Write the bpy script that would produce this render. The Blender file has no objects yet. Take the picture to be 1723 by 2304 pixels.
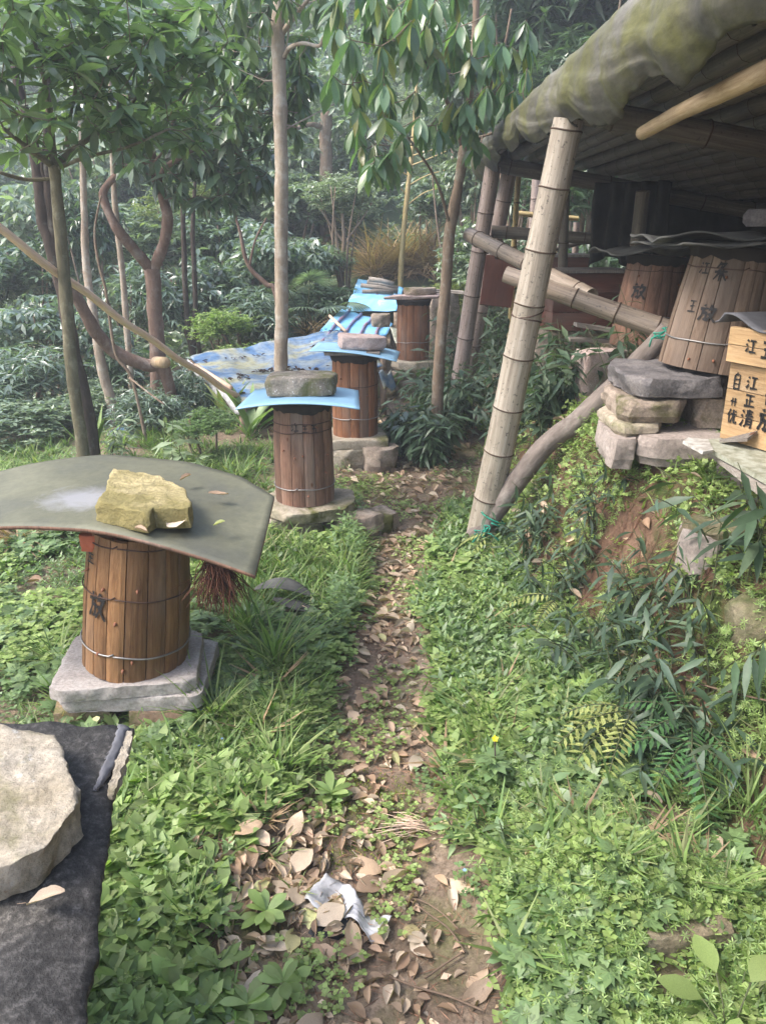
import bpy, math, random
import numpy as np
from mathutils import Vector, Matrix, noise as mnoise

R = math.radians
SC = bpy.context.scene
COL = SC.collection
random.seed(7)
RG = np.random.default_rng(11)

# ------------------------------------------------------------------ camera, sky, sun, exposure
PITCH = R(20.0); EYE = 1.5; FPX = 1740.0; CU, CV = 861.5, 1152.0
cam_data = bpy.data.cameras.new('camera')
cam = bpy.data.objects.new('camera', cam_data); COL.objects.link(cam)
cam.location = (0, 0, EYE); cam.rotation_euler = (R(90) - PITCH, 0, 0)
cam_data.sensor_fit = 'VERTICAL'; cam_data.sensor_height = 24.0
cam_data.lens = 24.0 * FPX / 2304.0
cam_data.clip_start = 0.02; cam_data.clip_end = 400
SC.camera = cam

world = bpy.data.worlds.new('World'); SC.world = world; world.use_nodes = True
wn = world.node_tree.nodes; wl = world.node_tree.links
sky = wn.new('ShaderNodeTexSky'); sky.sky_type = 'NISHITA'; sky.sun_disc = False
sky.sun_elevation = R(50); sky.sun_rotation = math.atan2(-0.92, -0.25)
sky.air_density = 1.0; sky.dust_density = 3.5; sky.ozone_density = 0.7
wn['Background'].inputs['Strength'].default_value = 0.15
wl.new(sky.outputs[0], wn['Background'].inputs['Color'])

sun_data = bpy.data.lights.new('sun', 'SUN'); sun_data.energy = 1.5; sun_data.angle = R(20)
sun_data.color = (1.0, 0.965, 0.92)
sun = bpy.data.objects.new('sun', sun_data); COL.objects.link(sun)
sun.rotation_euler = Vector((0.92 * .66, 0.25 * .66, -math.sin(R(50)))).to_track_quat('-Z', 'Y').to_euler()
SC.view_settings.view_transform = 'Standard'; SC.view_settings.look = 'None'
SC.view_settings.exposure = 1.9; SC.view_settings.gamma = 1.0
SC.view_settings.use_curve_mapping = False
SC.cycles.max_bounces = 5; SC.cycles.diffuse_bounces = 3; SC.cycles.glossy_bounces = 2
SC.cycles.transmission_bounces = 3; SC.cycles.transparent_max_bounces = 4
SC.cycles.volume_bounces = 0
SC.cycles.use_denoising = True

# the thin moist air between here and the hillside
_hz = bpy.data.meshes.new('haze'); _x0, _x1, _y0, _y1, _z0, _z1 = -78, 78, -14, 116, -4, 26
_hz.from_pydata([(x, y, z) for z in (_z0, _z1) for x, y in ((_x0, _y0), (_x1, _y0), (_x1, _y1), (_x0, _y1))], [], [(0, 3, 2, 1), (4, 5, 6, 7), (0, 1, 5, 4), (1, 2, 6, 5), (2, 3, 7, 6), (3, 0, 4, 7)])
_hm = bpy.data.materials.new('haze'); _hm.use_nodes = True; _hm.node_tree.nodes.remove(_hm.node_tree.nodes['Principled BSDF'])
_pv = _hm.node_tree.nodes.new('ShaderNodeVolumePrincipled'); _pv.inputs['Color'].default_value = (.86, .93, 1, 1); _pv.inputs['Density'].default_value = .008; _pv.inputs['Anisotropy'].default_value = .2
_hm.node_tree.links.new(_pv.outputs[0], _hm.node_tree.nodes['Material Output'].inputs['Volume']); _hz.materials.append(_hm)
HAZE = bpy.data.objects.new('haze', _hz); COL.objects.link(HAZE); HAZE['kind'] = 'stuff'; HAZE['label'] = 'thin pale haze between the hives and the hillside'

# ------------------------------------------------------------------ helpers: points seen through the lens, terrain
cP, sP = math.cos(PITCH), math.sin(PITCH)
def ray(u, v):
    a = (u - CU) / FPX; b = (CV - v) / FPX
    return Vector((a, cP + sP * b, -sP + cP * b))
def at(u, v, Y):
    d = ray(u, v); t = Y / d.y
    return Vector((d.x * t, Y, EYE + d.z * t))
def atz(u, v, z):
    d = ray(u, v); t = (z - EYE) / d.z
    return Vector((d.x * t, d.y * t, z))
def proj(p):
    x, y, z = p[0], p[1], p[2] - EYE
    dep = y * cP - z * sP; up = y * sP + z * cP
    if dep < .05: return (1e6, 1e6, dep)
    return (CU + FPX * x / dep, CV - FPX * up / dep, dep)

def sst(a, b, x):
    t = np.clip((x - a) / (b - a), 0, 1); return t * t * (3 - 2 * t)
_NT = RG.random((64, 64))
def vnoise(x, y):
    x = np.asarray(x, float); y = np.asarray(y, float)
    xi = np.floor(x).astype(int); yi = np.floor(y).astype(int)
    fx = x - xi; fy = y - yi; fx = fx * fx * (3 - 2 * fx); fy = fy * fy * (3 - 2 * fy)
    g = lambda i, j: _NT[i & 63, j & 63]
    return ((g(xi, yi) * (1 - fx) + g(xi + 1, yi) * fx) * (1 - fy) + (g(xi, yi + 1) * (1 - fx) + g(xi + 1, yi + 1) * fx) * fy) * 2 - 1
FOOT_Y = [0.5, 1.3, 1.9, 2.6, 3.3, 4.5, 6.0, 9.0]
FOOT_X = [.78, .86, .93, .78, .60, .66, .85, 1.5]
FOOT_H = [.25, .34, .52, .66, .70, .55, .40, .30]
def bank_foot(y): return np.interp(y, FOOT_Y, FOOT_X) + .035 * vnoise(np.asarray(y) * 3.1, 5.5)
def bank_h(y): return np.interp(y, FOOT_Y, FOOT_H)
PY = [0.3, 1.1, 1.5, 2.2, 3.0, 3.8, 4.6, 5.6, 7.5]
PX = [-.04, -.06, -.05, .01, .03, .10, .10, .05, .0]
PW = [.32, .28, .22, .15, .105, .15, .27, .25, .15]
def path_x(y): return np.interp(y, PY, PX)
def path_w(y): return np.interp(y, PY, PW)
def H(x, y):
    x = np.asarray(x, float); y = np.asarray(y, float)
    z = .018 * vnoise(x * 1.9, y * 1.9) + .010 * vnoise(x * 5.3 + 9, y * 5.3) + .004 * vnoise(x * 15, y * 15)
    # worn path a little lower
    z = z - .02 * (1 - sst(.7, 1.3, np.abs(x - path_x(y)) / path_w(y))) * (y < 7)
    # left side falls away into the valley
    z = z - 1.3 * sst(2.6, 7.0, -x) * sst(2.5, 7.0, y) - .10 * sst(1.9, 3.0, -x)
    # ground climbs at the back, then a wooded hillside
    z = z + .20 * np.clip(y - 7.3, 0, 5.5) * sst(-2.6, -.6, x)
    z = z + .52 * np.clip(y - 12.5, 0, 30) + .15 * np.clip(y - 12.5, 0, 6) * sst(-1, 3, x)
    # bank on the right
    f = bank_foot(y); h = bank_h(y)
    near = sst(9.5, 7.0, y)
    z = z + near * h * sst(0, .38, x - f) + .12 * np.clip(x - f - .38, 0, 3) * near
    z = z + .9 * np.clip(x - 2.9, 0, 4) * sst(10, 7.5, y)
    z = z + .05 * sst(0, .3, x - f) * near * vnoise(x * 4, y * 4) + .55 * np.clip(x - 2.0, 0, 8) * sst(7.5, 10, y) * .6
    # moss mound and small step low on the right
    z = z + .11 * np.exp(-(((x - .50) / .17) ** 2 + ((y - 1.42) / .17) ** 2)) + .05 * np.exp(-(((x - .74) / .16) ** 2 + ((y - 1.36) / .14) ** 2))
    return z
def h1(x, y): return float(H(x, y))
def ground(u, v):
    d = ray(u, v); t = .6
    while t < 60:
        p = Vector((d.x * t, d.y * t, EYE + d.z * t))
        if p.z < h1(p.x, p.y): break
        t += .02 if t < 6 else .06
    return Vector((p.x, p.y, h1(p.x, p.y)))

# ------------------------------------------------------------------ helpers: objects
def tag(o, label=None, cat=None, group=None, kind=None):
    if label: o['label'] = label
    if cat: o['category'] = cat
    if group: o['group'] = group
    if kind: o['kind'] = kind
    return o
def empty(name, loc=(0, 0, 0), label=None, cat=None, group=None):
    o = bpy.data.objects.new(name, None); COL.objects.link(o); o.location = loc
    o.empty_display_size = .1
    return tag(o, label, cat, group)
def link(name, me, parent=None, M=None):
    """Link a mesh object; M is its world matrix, its parent is an unrotated Empty or untransformed part."""
    o = bpy.data.objects.new(name, me); COL.objects.link(o)
    if M is None: M = Matrix.Identity(4)
    if parent is not None:
        o.parent = parent
        w = world_of(parent)
        o.matrix_basis = w.inverted() @ M
    else:
        o.matrix_basis = M
    return o
def world_of(o):
    m = o.matrix_basis.copy(); p = o.parent
    if p is not None: return world_of(p) @ m
    loc = Matrix.LocRotScale(o.location, o.rotation_euler, o.scale)
    return loc
def smooth(me):
    me.polygons.foreach_set('use_smooth', np.ones(len(me.polygons), dtype=bool)); return me

class MB:
    def __init__(s): s.v = []; s.f = []; s.m = []
    def add(s, V, F, mi=0, M=None):
        b = len(s.v)
        for p in V:
            p = Vector(p); s.v.append(tuple(M @ p) if M is not None else tuple(p))
        for f in F: s.f.append(tuple(i + b for i in f)); s.m.append(mi)
        return s
    def box(s, c, d, M=None, mi=0, jit=0):
        V = []
        for sz in (-1, 1):
            for sx, sy in ((-1, -1), (1, -1), (1, 1), (-1, 1)):
                V.append((c[0] + sx * d[0] / 2 + random.uniform(-jit, jit), c[1] + sy * d[1] / 2 + random.uniform(-jit, jit), c[2] + sz * d[2] / 2 + random.uniform(-jit, jit)))
        return s.add(V, [(0, 3, 2, 1), (4, 5, 6, 7), (0, 1, 5, 4), (1, 2, 6, 5), (2, 3, 7, 6), (3, 0, 4, 7)], mi, M)
    def tube(s, pts, rad, n=10, cap=True, mi=0, rough=0., rs=8., seed=0):
        V, F = tube_vf(pts, rad, n, cap, rough, rs, seed); return s.add(V, F, mi)
    def mesh(s, mats, sm=True, name='m'):
        me = bpy.data.meshes.new(name); me.from_pydata(s.v, [], s.f)
        for m in (mats if isinstance(mats, (list, tuple)) else [mats]): me.materials.append(m)
        me.polygons.foreach_set('material_index', s.m)
        if sm: smooth(me)
        me.update(); return me
    def build(s, name, mats, parent=None, sm=True, M=None):
        return link(name, s.mesh(mats, sm, name), parent, M)

def tube_vf(pts, rad, n=10, cap=True, rough=0., rs=8., seed=0):
    pts = [Vector(p) for p in pts]; k = len(pts)
    if not hasattr(rad, '__len__'): rad = [rad] * k
    V = []; F = []
    t0 = (pts[1] - pts[0]).normalized()
    ref = Vector((0, 0, 1)) if abs(t0.z) < .9 else Vector((1, 0, 0))
    nx = t0.cross(ref).normalized()
    for i, p in enumerate(pts):
        t = (pts[min(i + 1, k - 1)] - pts[max(i - 1, 0)]).normalized()
        nx = (nx - t * nx.dot(t)).normalized(); ny = t.cross(nx)
        for j in range(n):
            a = 2 * math.pi * j / n; d = nx * math.cos(a) + ny * math.sin(a)
            r = rad[i]
            if rough: r *= 1 + rough * mnoise.noise((p + d * r) * rs + Vector((seed, 0, 0)))
            V.append(p + d * r)
    for i in range(k - 1):
        for j in range(n):
            a = i * n + j; b = i * n + (j + 1) % n
            F.append((a, b, b + n, a + n))
    if cap:
        F.append(tuple(range(n - 1, -1, -1))); F.append(tuple((k - 1) * n + j for j in range(n)))
    return V, F
def spline(pts, per=5):
    """Catmull-Rom through (Vector, radius) nodes -> dense points and radii."""
    P = [Vector(p[0]) for p in pts]; r = [p[1] for p in pts]
    out = []; ro = []
    for i in range(len(P) - 1):
        p0 = P[max(i - 1, 0)]; p1 = P[i]; p2 = P[i + 1]; p3 = P[min(i + 2, len(P) - 1)]
        for k in range(per):
            t = k / per
            out.append(.5 * ((2 * p1) + (p2 - p0) * t + (2 * p0 - 5 * p1 + 4 * p2 - p3) * t * t + (3 * p1 - p0 - 3 * p2 + p3) * t ** 3))
            ro.append(r[i] * (1 - t) + r[i + 1] * t)
    out.append(P[-1]); ro.append(r[-1])
    return out, ro

# numpy bulk meshes
def mesh_np(name, V, F, mat, sm=True):
    V = np.asarray(V, np.float32).reshape(-1, 3); F = np.asarray(F, np.int32)
    k = F.shape[1]
    me = bpy.data.meshes.new(name)
    me.vertices.add(len(V)); me.vertices.foreach_set('co', V.ravel())
    me.loops.add(F.size); me.loops.foreach_set('vertex_index', F.ravel())
    me.polygons.add(len(F))
    me.polygons.foreach_set('loop_start', np.arange(0, F.size, k, dtype=np.int32))
    me.polygons.foreach_set('loop_total', np.full(len(F), k, dtype=np.int32))
    me.materials.append(mat)
    if sm: me.polygons.foreach_set('use_smooth', np.ones(len(F), dtype=bool))
    me.update(calc_edges=True); me.validate()
    return me
def rots(yaw, pitch, roll):
    """m rotation matrices: +Y axis leaf turned to heading yaw, raised by pitch, rolled about itself."""
    yaw, pitch, roll = np.broadcast_arrays(np.asarray(yaw, float), np.asarray(pitch, float), np.asarray(roll, float))
    cy, sy, cp, sp, cr, sr = np.cos(yaw), np.sin(yaw), np.cos(pitch), np.sin(pitch), np.cos(roll), np.sin(roll)
    Z = np.zeros_like(cy); O = np.ones_like(cy)
    mk = lambda *a: np.stack(a, -1).reshape(-1, 3, 3)
    Rz = mk(cy, -sy, Z, sy, cy, Z, Z, Z, O); Rx = mk(O, Z, Z, Z, cp, -sp, Z, sp, cp); Ry = mk(cr, Z, sr, Z, O, Z, -sr, Z, cr)
    return Rz @ Rx @ Ry
def scatter(tpl, pos, rot, scale):
    V, F = tpl; V = np.asarray(V, float); F = np.asarray(F, int); pos = np.asarray(pos, float).reshape(-1, 3)
    m = len(pos); scale = np.broadcast_to(np.asarray(scale, float), (m,))
    W = np.einsum('mij,nj->mni', rot, V) * scale[:, None, None] + pos[:, None, :]
    FF = F[None] + (np.arange(m) * len(V))[:, None, None]
    return W.reshape(-1, 3), FF.reshape(-1, F.shape[1])
def merge(parts):
    Vs = []; Fs = []; b = 0
    for V, F in parts:
        Vs.append(V); Fs.append(np.asarray(F) + b); b += len(V)
    return np.concatenate(Vs), np.concatenate(Fs)
def leaf(L=1., W=.3, rows=4, fold=.25, droop=.3, peak=.45, lift=0., pw=.85):
    """Leaf along +Y from the origin: rows x 2 quads, folded on its midrib and drooping."""
    V = []; F = []
    for i in range(rows + 1):
        t = i / rows
        w = W / 2 * max(.03, (math.sin(math.pi * min(1, t ** (math.log(.5) / math.log(peak)))) ** pw))
        y = t * L; z = -droop * L * t * t + lift * L * t
        V += [(-w, y, z + fold * w), (0, y, z), (w, y, z + fold * w)]
    for i in range(rows):
        a = 3 * i
        F += [(a, a + 1, a + 4, a + 3), (a + 1, a + 2, a + 5, a + 4)]
    return np.array(V, float), np.array(F, int)
def flap(L=1., W=.35, droop=.15, fold=.2):
    """Cheap leaf: a folded diamond of two triangles."""
    return np.array([(0, 0, 0), (-W / 2, L * .45, fold * W * .5), (0, L, -droop * L), (W / 2, L * .45, fold * W * .5)], float), np.array([(0, 2, 1), (0, 3, 2)], int)

def kite(L=1., W=.34, droop=.2, fold=.2):
    return np.array([(0, 0, 0), (-W / 2, L * .42, fold * W * .5 - .04), (0, L * .48, -droop * L * .22), (W / 2, L * .42, fold * W * .5 - .04), (0, L, -droop * L)], float), np.array([(0, 2, 1), (0, 3, 2), (1, 2, 4), (2, 3, 4)], int)

# ------------------------------------------------------------------ materials
def newmat(name, rough=.8, spec=.3):
    m = bpy.data.materials.new(name); m.use_nodes = True
    n = m.node_tree.nodes; b = n['Principled BSDF']
    b.inputs['Roughness'].default_value = rough; b.inputs['Specular IOR Level'].default_value = spec
    return m, n, m.node_tree.links, b
def ramp(n, stops):
    r = n.new('ShaderNodeValToRGB'); e = r.color_ramp.elements
    while len(e) < len(stops): e.new(.5)
    for k, (p, c) in enumerate(stops):
        e[k].position = p; e[k].color = (c[0], c[1], c[2], 1) if not isinstance(c, (int, float)) else (c, c, c, 1)
    return r
def nz(n, l, scale, detail=6, rough=.6, vec=None, dist=0.):
    t = n.new('ShaderNodeTexNoise'); t.inputs['Scale'].default_value = scale; t.inputs['Detail'].default_value = detail
    t.inputs['Roughness'].default_value = rough; t.inputs['Distortion'].default_value = dist
    if vec is not None: l.new(vec, t.inputs['Vector'])
    return t
def coords(n, l, scale=(1, 1, 1), kind='Object', rnd=True):
    tc = n.new('ShaderNodeTexCoord'); mp = n.new('ShaderNodeMapping'); mp.inputs['Scale'].default_value = scale
    l.new(tc.outputs[kind], mp.inputs['Vector'])
    if rnd:
        oi = n.new('ShaderNodeObjectInfo'); ml = n.new('ShaderNodeMath'); ml.operation = 'MULTIPLY'; ml.inputs[1].default_value = 37.
        l.new(oi.outputs['Random'], ml.inputs[0])
        cx = n.new('ShaderNodeCombineXYZ'); l.new(ml.outputs[0], cx.inputs[0]); l.new(ml.outputs[0], cx.inputs[2])
        l.new(cx.outputs[0], mp.inputs['Location'])
    return mp.outputs[0]
def mix(n, l, fac, a, b, mode='MIX'):
    m = n.new('ShaderNodeMix'); m.data_type = 'RGBA'; m.blend_type = mode
    for s, x in ((0, fac), (6, a), (7, b)):
        if isinstance(x, (int, float)): m.inputs[s].default_value = x
        elif isinstance(x, (tuple, list)): m.inputs[s].default_value = (*x[:3], 1)
        else: l.new(x, m.inputs[s])
    return m.outputs[2]
def bump(n, l, b, h, strength=.5, dist=.01, prev=None):
    bp = n.new('ShaderNodeBump'); bp.inputs['Strength'].default_value = strength; bp.inputs['Distance'].default_value = dist
    l.new(h, bp.inputs['Height'])
    if prev is not None: l.new(prev, bp.inputs['Normal'])
    l.new(bp.outputs[0], b.inputs['Normal']); return bp.outputs[0]

def leafmat(name, cols, rough=.42, transl=.3, spec=.5, vmin=.65, vmax=1.35):
    m, n, l, b = newmat(name, rough, spec)
    g = n.new('ShaderNodeNewGeometry'); oi = n.new('ShaderNodeObjectInfo')
    ad = n.new('ShaderNodeMath'); ad.operation = 'ADD'; l.new(g.outputs['Random Per Island'], ad.inputs[0]); l.new(oi.outputs['Random'], ad.inputs[1])
    fr = n.new('ShaderNodeMath'); fr.operation = 'FRACT'; l.new(ad.outputs[0], fr.inputs[0])
    r = ramp(n, [(i / max(1, len(cols) - 1), c) for i, c in enumerate(cols)]); l.new(fr.outputs[0], r.inputs[0])
    m7 = n.new('ShaderNodeMath'); m7.operation = 'MULTIPLY'; m7.inputs[1].default_value = 7.31; l.new(fr.outputs[0], m7.inputs[0])
    f7 = n.new('ShaderNodeMath'); f7.operation = 'FRACT'; l.new(m7.outputs[0], f7.inputs[0])
    mr = n.new('ShaderNodeMapRange'); mr.inputs[3].default_value = vmin; mr.inputs[4].default_value = vmax; l.new(f7.outputs[0], mr.inputs[0])
    tx = nz(n, l, 35, 3, .6, coords(n, l, rnd=False)); rr = ramp(n, [(.3, .75), (.7, 1.2)]); l.new(tx.outputs['Fac'], rr.inputs[0])
    hv = n.new('ShaderNodeHueSaturation'); l.new(r.outputs[0], hv.inputs['Color']); l.new(mr.outputs[0], hv.inputs['Value'])
    c = mix(n, l, .6, hv.outputs[0], rr.outputs[0], 'MULTIPLY')
    l.new(c, b.inputs['Base Color'])
    if transl > 0:
        t = n.new('ShaderNodeBsdfTranslucent'); tc = mix(n, l, 1., c, (1.25, 1.5, .6), 'MULTIPLY'); l.new(tc, t.inputs['Color'])
        ms = n.new('ShaderNodeMixShader'); ms.inputs[0].default_value = transl
        l.new(b.outputs[0], ms.inputs[1]); l.new(t.outputs[0], ms.inputs[2]); l.new(ms.outputs[0], n['Material Output'].inputs[0])
    return m

def woodmat(name, c1, c2, c3, stain=.5, rough=.75, knots=True, tint=1., ends=True):
    """Softwood with streaks along local Z, knots, grey weathering and dark stain."""
    m, n, l, b = newmat(name, rough, .25)
    v = coords(n, l, (1, 1, .07)); v2 = coords(n, l, (1, 1, .35))
    a = nz(n, l, 75, 10, .8, v, 1.2); r = ramp(n, [(.32, c1), (.5, c2), (.68, c3)]); l.new(a.outputs['Fac'], r.inputs[0])
    w = nz(n, l, 7, 5, .65, v2); wr = ramp(n, [(.42, 0.), (.68, 1.)]); l.new(w.outputs['Fac'], wr.inputs[0])
    oi = n.new('ShaderNodeObjectInfo'); mr = n.new('ShaderNodeMapRange'); mr.inputs[3].default_value = .66; mr.inputs[4].default_value = 1.18
    l.new(oi.outputs['Random'], mr.inputs[0])
    hv = n.new('ShaderNodeHueSaturation'); l.new(r.outputs[0], hv.inputs['Color']); l.new(mr.outputs[0], hv.inputs['Value'])
    ws = n.new('ShaderNodeMath'); ws.operation = 'MULTIPLY'; ws.inputs[1].default_value = stain; l.new(wr.outputs[0], ws.inputs[0])
    c = mix(n, l, ws.outputs[0], hv.outputs[0], (.045, .030, .022))
    g = nz(n, l, 4, 3, .5, v2); gr = ramp(n, [(.5, 0.), (.75, .5)]); l.new(g.outputs['Fac'], gr.inputs[0])
    c = mix(n, l, gr.outputs[0], c, (.30, .25, .21))
    if knots:
        vo = n.new('ShaderNodeTexVoronoi'); vo.inputs['Scale'].default_value = 5.5; l.new(coords(n, l, (1.6, 1.6, .8)), vo.inputs['Vector'])
        kr = ramp(n, [(.035, 1.), (.07, 0.)]); l.new(vo.outputs['Distance'], kr.inputs[0])
        c = mix(n, l, kr.outputs[0], c, (.10, .035, .015))
    l.new(c, b.inputs['Base Color'])
    f = nz(n, l, 140, 6, .7, v); bump(n, l, b, f.outputs['Fac'], .5, .004)
    return m

def stonemat(name, c1, c2, c3, scale=6, moss=None, mossamt=.5, bstr=.7, bdist=.012, speck=None):
    m, n, l, b = newmat(name, .92, .2)
    v = coords(n, l)
    a = nz(n, l, scale, 10, .68, v); r = ramp(n, [(.3, c1), (.5, c2), (.7, c3)]); l.new(a.outputs['Fac'], r.inputs[0])
    c = r.outputs[0]
    f = nz(n, l, scale * 14, 6, .7, v); fr = ramp(n, [(.32, .6), (.65, 1.25)]); l.new(f.outputs['Fac'], fr.inputs[0])
    c = mix(n, l, .8, c, fr.outputs[0], 'MULTIPLY')
    if speck:
        vo = n.new('ShaderNodeTexVoronoi'); vo.inputs['Scale'].default_value = scale * 7; l.new(v, vo.inputs['Vector'])
        sr = ramp(n, [(.12, 1.), (.26, 0.)]); l.new(vo.outputs['Distance'], sr.inputs[0])
        s2 = nz(n, l, scale * 2, 3, .5, v); s3 = ramp(n, [(.45, 0.), (.6, 1.)]); l.new(s2.outputs['Fac'], s3.inputs[0])
        c = mix(n, l, mix(n, l, 1., sr.outputs[0], s3.outputs[0], 'MULTIPLY'), c, speck)
    if moss:
        k = nz(n, l, scale * .6, 6, .65, v, .5); kr = ramp(n, [(.62 - mossamt * .4, 0.), (.72 - mossamt * .3, 1.)]); l.new(k.outputs['Fac'], kr.inputs[0])
        c = mix(n, l, kr.outputs[0], c, mix(n, l, f.outputs['Fac'], tuple(x * .6 for x in moss), tuple(x * 1.3 for x in moss)))
    l.new(c, b.inputs['Base Color'])
    p = bump(n, l, b, a.outputs['Fac'], bstr, bdist * 2)
    bump(n, l, b, f.outputs['Fac'], bstr, bdist * .35, p)
    return m

def barkmat(name, c1, c2, lichen=(.34, .33, .28), lam=.4, sc=1.):
    m, n, l, b = newmat(name, .9, .15)
    v = coords(n, l, (1, 1, .3)); a = nz(n, l, 26 * sc, 8, .7, v, .4)
    r = ramp(n, [(.3, c1), (.7, c2)]); l.new(a.outputs['Fac'], r.inputs[0])
    k = nz(n, l, 9 * sc, 8, .7, coords(n, l)); kr = ramp(n, [(.62 - lam * .3, 0.), (.70, .8)]); l.new(k.outputs['Fac'], kr.inputs[0])
    c = mix(n, l, kr.outputs[0], r.outputs[0], lichen)
    l.new(c, b.inputs['Base Color']); bump(n, l, b, a.outputs['Fac'], .8, .012)
    return m

def bamboomat(name, c1, c2, c3, stain=.35):
    m, n, l, b = newmat(name, .5, .4)
    v = coords(n, l, (1, 1, .04), rnd=True); a = nz(n, l, 70, 7, .7, v, .4)
    r = ramp(n, [(.3, c1), (.52, c2), (.75, c3)]); l.new(a.outputs['Fac'], r.inputs[0])
    k = nz(n, l, 10, 8, .7, coords(n, l, (1, 1, .4))); kr = ramp(n, [(.5, 0.), (.72, stain)]); l.new(k.outputs['Fac'], kr.inputs[0])
    c = mix(n, l, kr.outputs[0], r.outputs[0], (.10, .08, .06))
    s = nz(n, l, 55, 4, .6, coords(n, l)); sr = ramp(n, [(.60, 0.), (.67, .75)]); l.new(s.outputs['Fac'], sr.inputs[0])
    c = mix(n, l, sr.outputs[0], c, (.06, .05, .04))
    l.new(c, b.inputs['Base Color']); bump(n, l, b, a.outputs['Fac'], .25, .003)
    return m

def plainmat(name, c, rough=.8, var=.25, scale=12, spec=.3, bd=.004, c2=None, metal=0.):
    m, n, l, b = newmat(name, rough, spec); b.inputs['Metallic'].default_value = metal
    a = nz(n, l, scale, 8, .65, coords(n, l))
    c2 = c2 or tuple(x * (1 - var) for x in c)
    r = ramp(n, [(.35, c2), (.65, tuple(x * (1 + var * .5) for x in c))]); l.new(a.outputs['Fac'], r.inputs[0])
    l.new(r.outputs[0], b.inputs['Base Color']); bump(n, l, b, a.outputs['Fac'], .4, bd)
    return m

def soilmat():
    m, n, l, b = newmat('soil', .95, .1)
    tc = n.new('ShaderNodeTexCoord'); v = tc.outputs['Object']
    a = nz(n, l, 3.2, 10, .7, v); r = ramp(n, [(.3, (.11, .08, .058)), (.5, (.22, .165, .12)), (.7, (.35, .28, .21))]); l.new(a.outputs['Fac'], r.inputs[0])
    f = nz(n, l, 70, 8, .75, v); fr = ramp(n, [(.35, .5), (.65, 1.35)]); l.new(f.outputs['Fac'], fr.inputs[0])
    c = mix(n, l, .85, r.outputs[0], fr.outputs[0], 'MULTIPLY')
    g = nz(n, l, 2.1, 8, .7, v); gr = ramp(n, [(.50, 0.), (.64, 1.)]); l.new(g.outputs['Fac'], gr.inputs[0])
    c = mix(n, l, mix(n, l, .7, gr.outputs[0], f.outputs['Fac'], 'MULTIPLY'), c, (.10, .13, .03))
    l.new(c, b.inputs['Base Color'])
    p = bump(n, l, b, a.outputs['Fac'], .6, .03); bump(n, l, b, f.outputs['Fac'], .9, .008, p)
    return m

MAT = {}
MAT['soil'] = soilmat()
MAT['bank'] = stonemat('bank_soil', (0.072, 0.040, 0.025), (0.158, 0.094, 0.061), (0.238, 0.151, 0.101), 5, (0.050, 0.072, 0.018), .35, .9, .03)
MAT['hill'] = stonemat('hill_undergrowth', (.06, .07, .045), (.10, .12, .075), (.15, .16, .10), 2, (.09, .13, .07), .7, .6, .05)
MAT['stave_warm'] = woodmat('warm_fir', (0.103, 0.045, 0.018), (0.233, 0.120, 0.051), (0.309, 0.179, 0.086), .40)
MAT['stave_red'] = woodmat('red_fir', (0.102, 0.038, 0.019), (0.230, 0.098, 0.047), (0.297, 0.145, 0.072), .50)
MAT['stave_grey'] = woodmat('weathered_fir', (0.103, 0.051, 0.033), (0.233, 0.126, 0.084), (0.327, 0.195, 0.134), .65)
MAT['stave_pale'] = woodmat('pale_fir', (0.083, 0.054, 0.037), (0.167, 0.117, 0.083), (0.220, 0.162, 0.117), .6)
MAT['yellow_pine'] = woodmat('yellow_pine', (.24, .14, .065), (.40, .26, .13), (.50, .36, .20), .4, knots=True)
MAT['dark_red_wood'] = woodmat('dark_red_board', (.07, .02, .014), (.15, .05, .034), (.20, .08, .05), .5)
MAT['grey_wood'] = woodmat('grey_wood', (.12, .10, .085), (.26, .23, .20), (.38, .35, .31), .5)
MAT['peeled'] = woodmat('peeled_pole', (.24, .16, .09), (.40, .29, .17), (.50, .39, .26), .45)
MAT['split_bamboo'] = woodmat('split_bamboo', (.50, .32, .21), (.66, .47, .34), (.76, .62, .50), .15, knots=False)
MAT['bamboo'] = bamboomat('dry_bamboo', (0.162, 0.130, 0.098), (0.324, 0.280, 0.223), (0.454, 0.413, 0.356), .55)
MAT['bamboo_pink'] = bamboomat('pinkish_bamboo', (0.170, 0.123, 0.102), (0.323, 0.255, 0.225), (0.442, 0.383, 0.357), .5)
MAT['bamboo_dark'] = bamboomat('dark_shaded_bamboo', (.06, .05, .04), (.13, .11, .085), (.24, .21, .165), .8)  # darker bamboo copy; shade under the roof is put into its colour
MAT['bamboo_brown'] = bamboomat('brown_bamboo', (.12, .09, .068), (.25, .20, .155), (.38, .32, .26), .6)
MAT['bamboo_yellow'] = bamboomat('yellow_bamboo', (.26, .19, .07), (.42, .32, .14), (.52, .42, .22))
MAT['node'] = plainmat('bamboo_node', (.07, .045, .03), .8)
MAT['wire'] = plainmat('steel_wire', (.30, .29, .28), .45, metal=.6)
MAT['rust'] = plainmat('rusty_wire', (.07, .04, .03), .8)
MAT['nail'] = plainmat('wooden_peg', (.22, .09, .05), .7)
MAT['ink'] = plainmat('black_ink', (.012, .011, .011), .6, .1)
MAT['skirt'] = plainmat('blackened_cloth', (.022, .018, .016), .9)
MAT['concrete'] = stonemat('concrete_slab', (0.264, 0.233, 0.214), (0.352, 0.320, 0.296), (0.390, 0.365, 0.340), 7, None, 0, .5, .006)
MAT['sandstone'] = stonemat('sandstone', (.24, .20, .145), (.36, .31, .24), (.44, .39, .31), 5, (.10, .10, .03), .25, .7, .012)
MAT['brownstone'] = stonemat('brown_stone', (.16, .13, .10), (.28, .225, .18), (.40, .34, .28), 7, (.09, .09, .03), .25, .7, .014)
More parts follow.
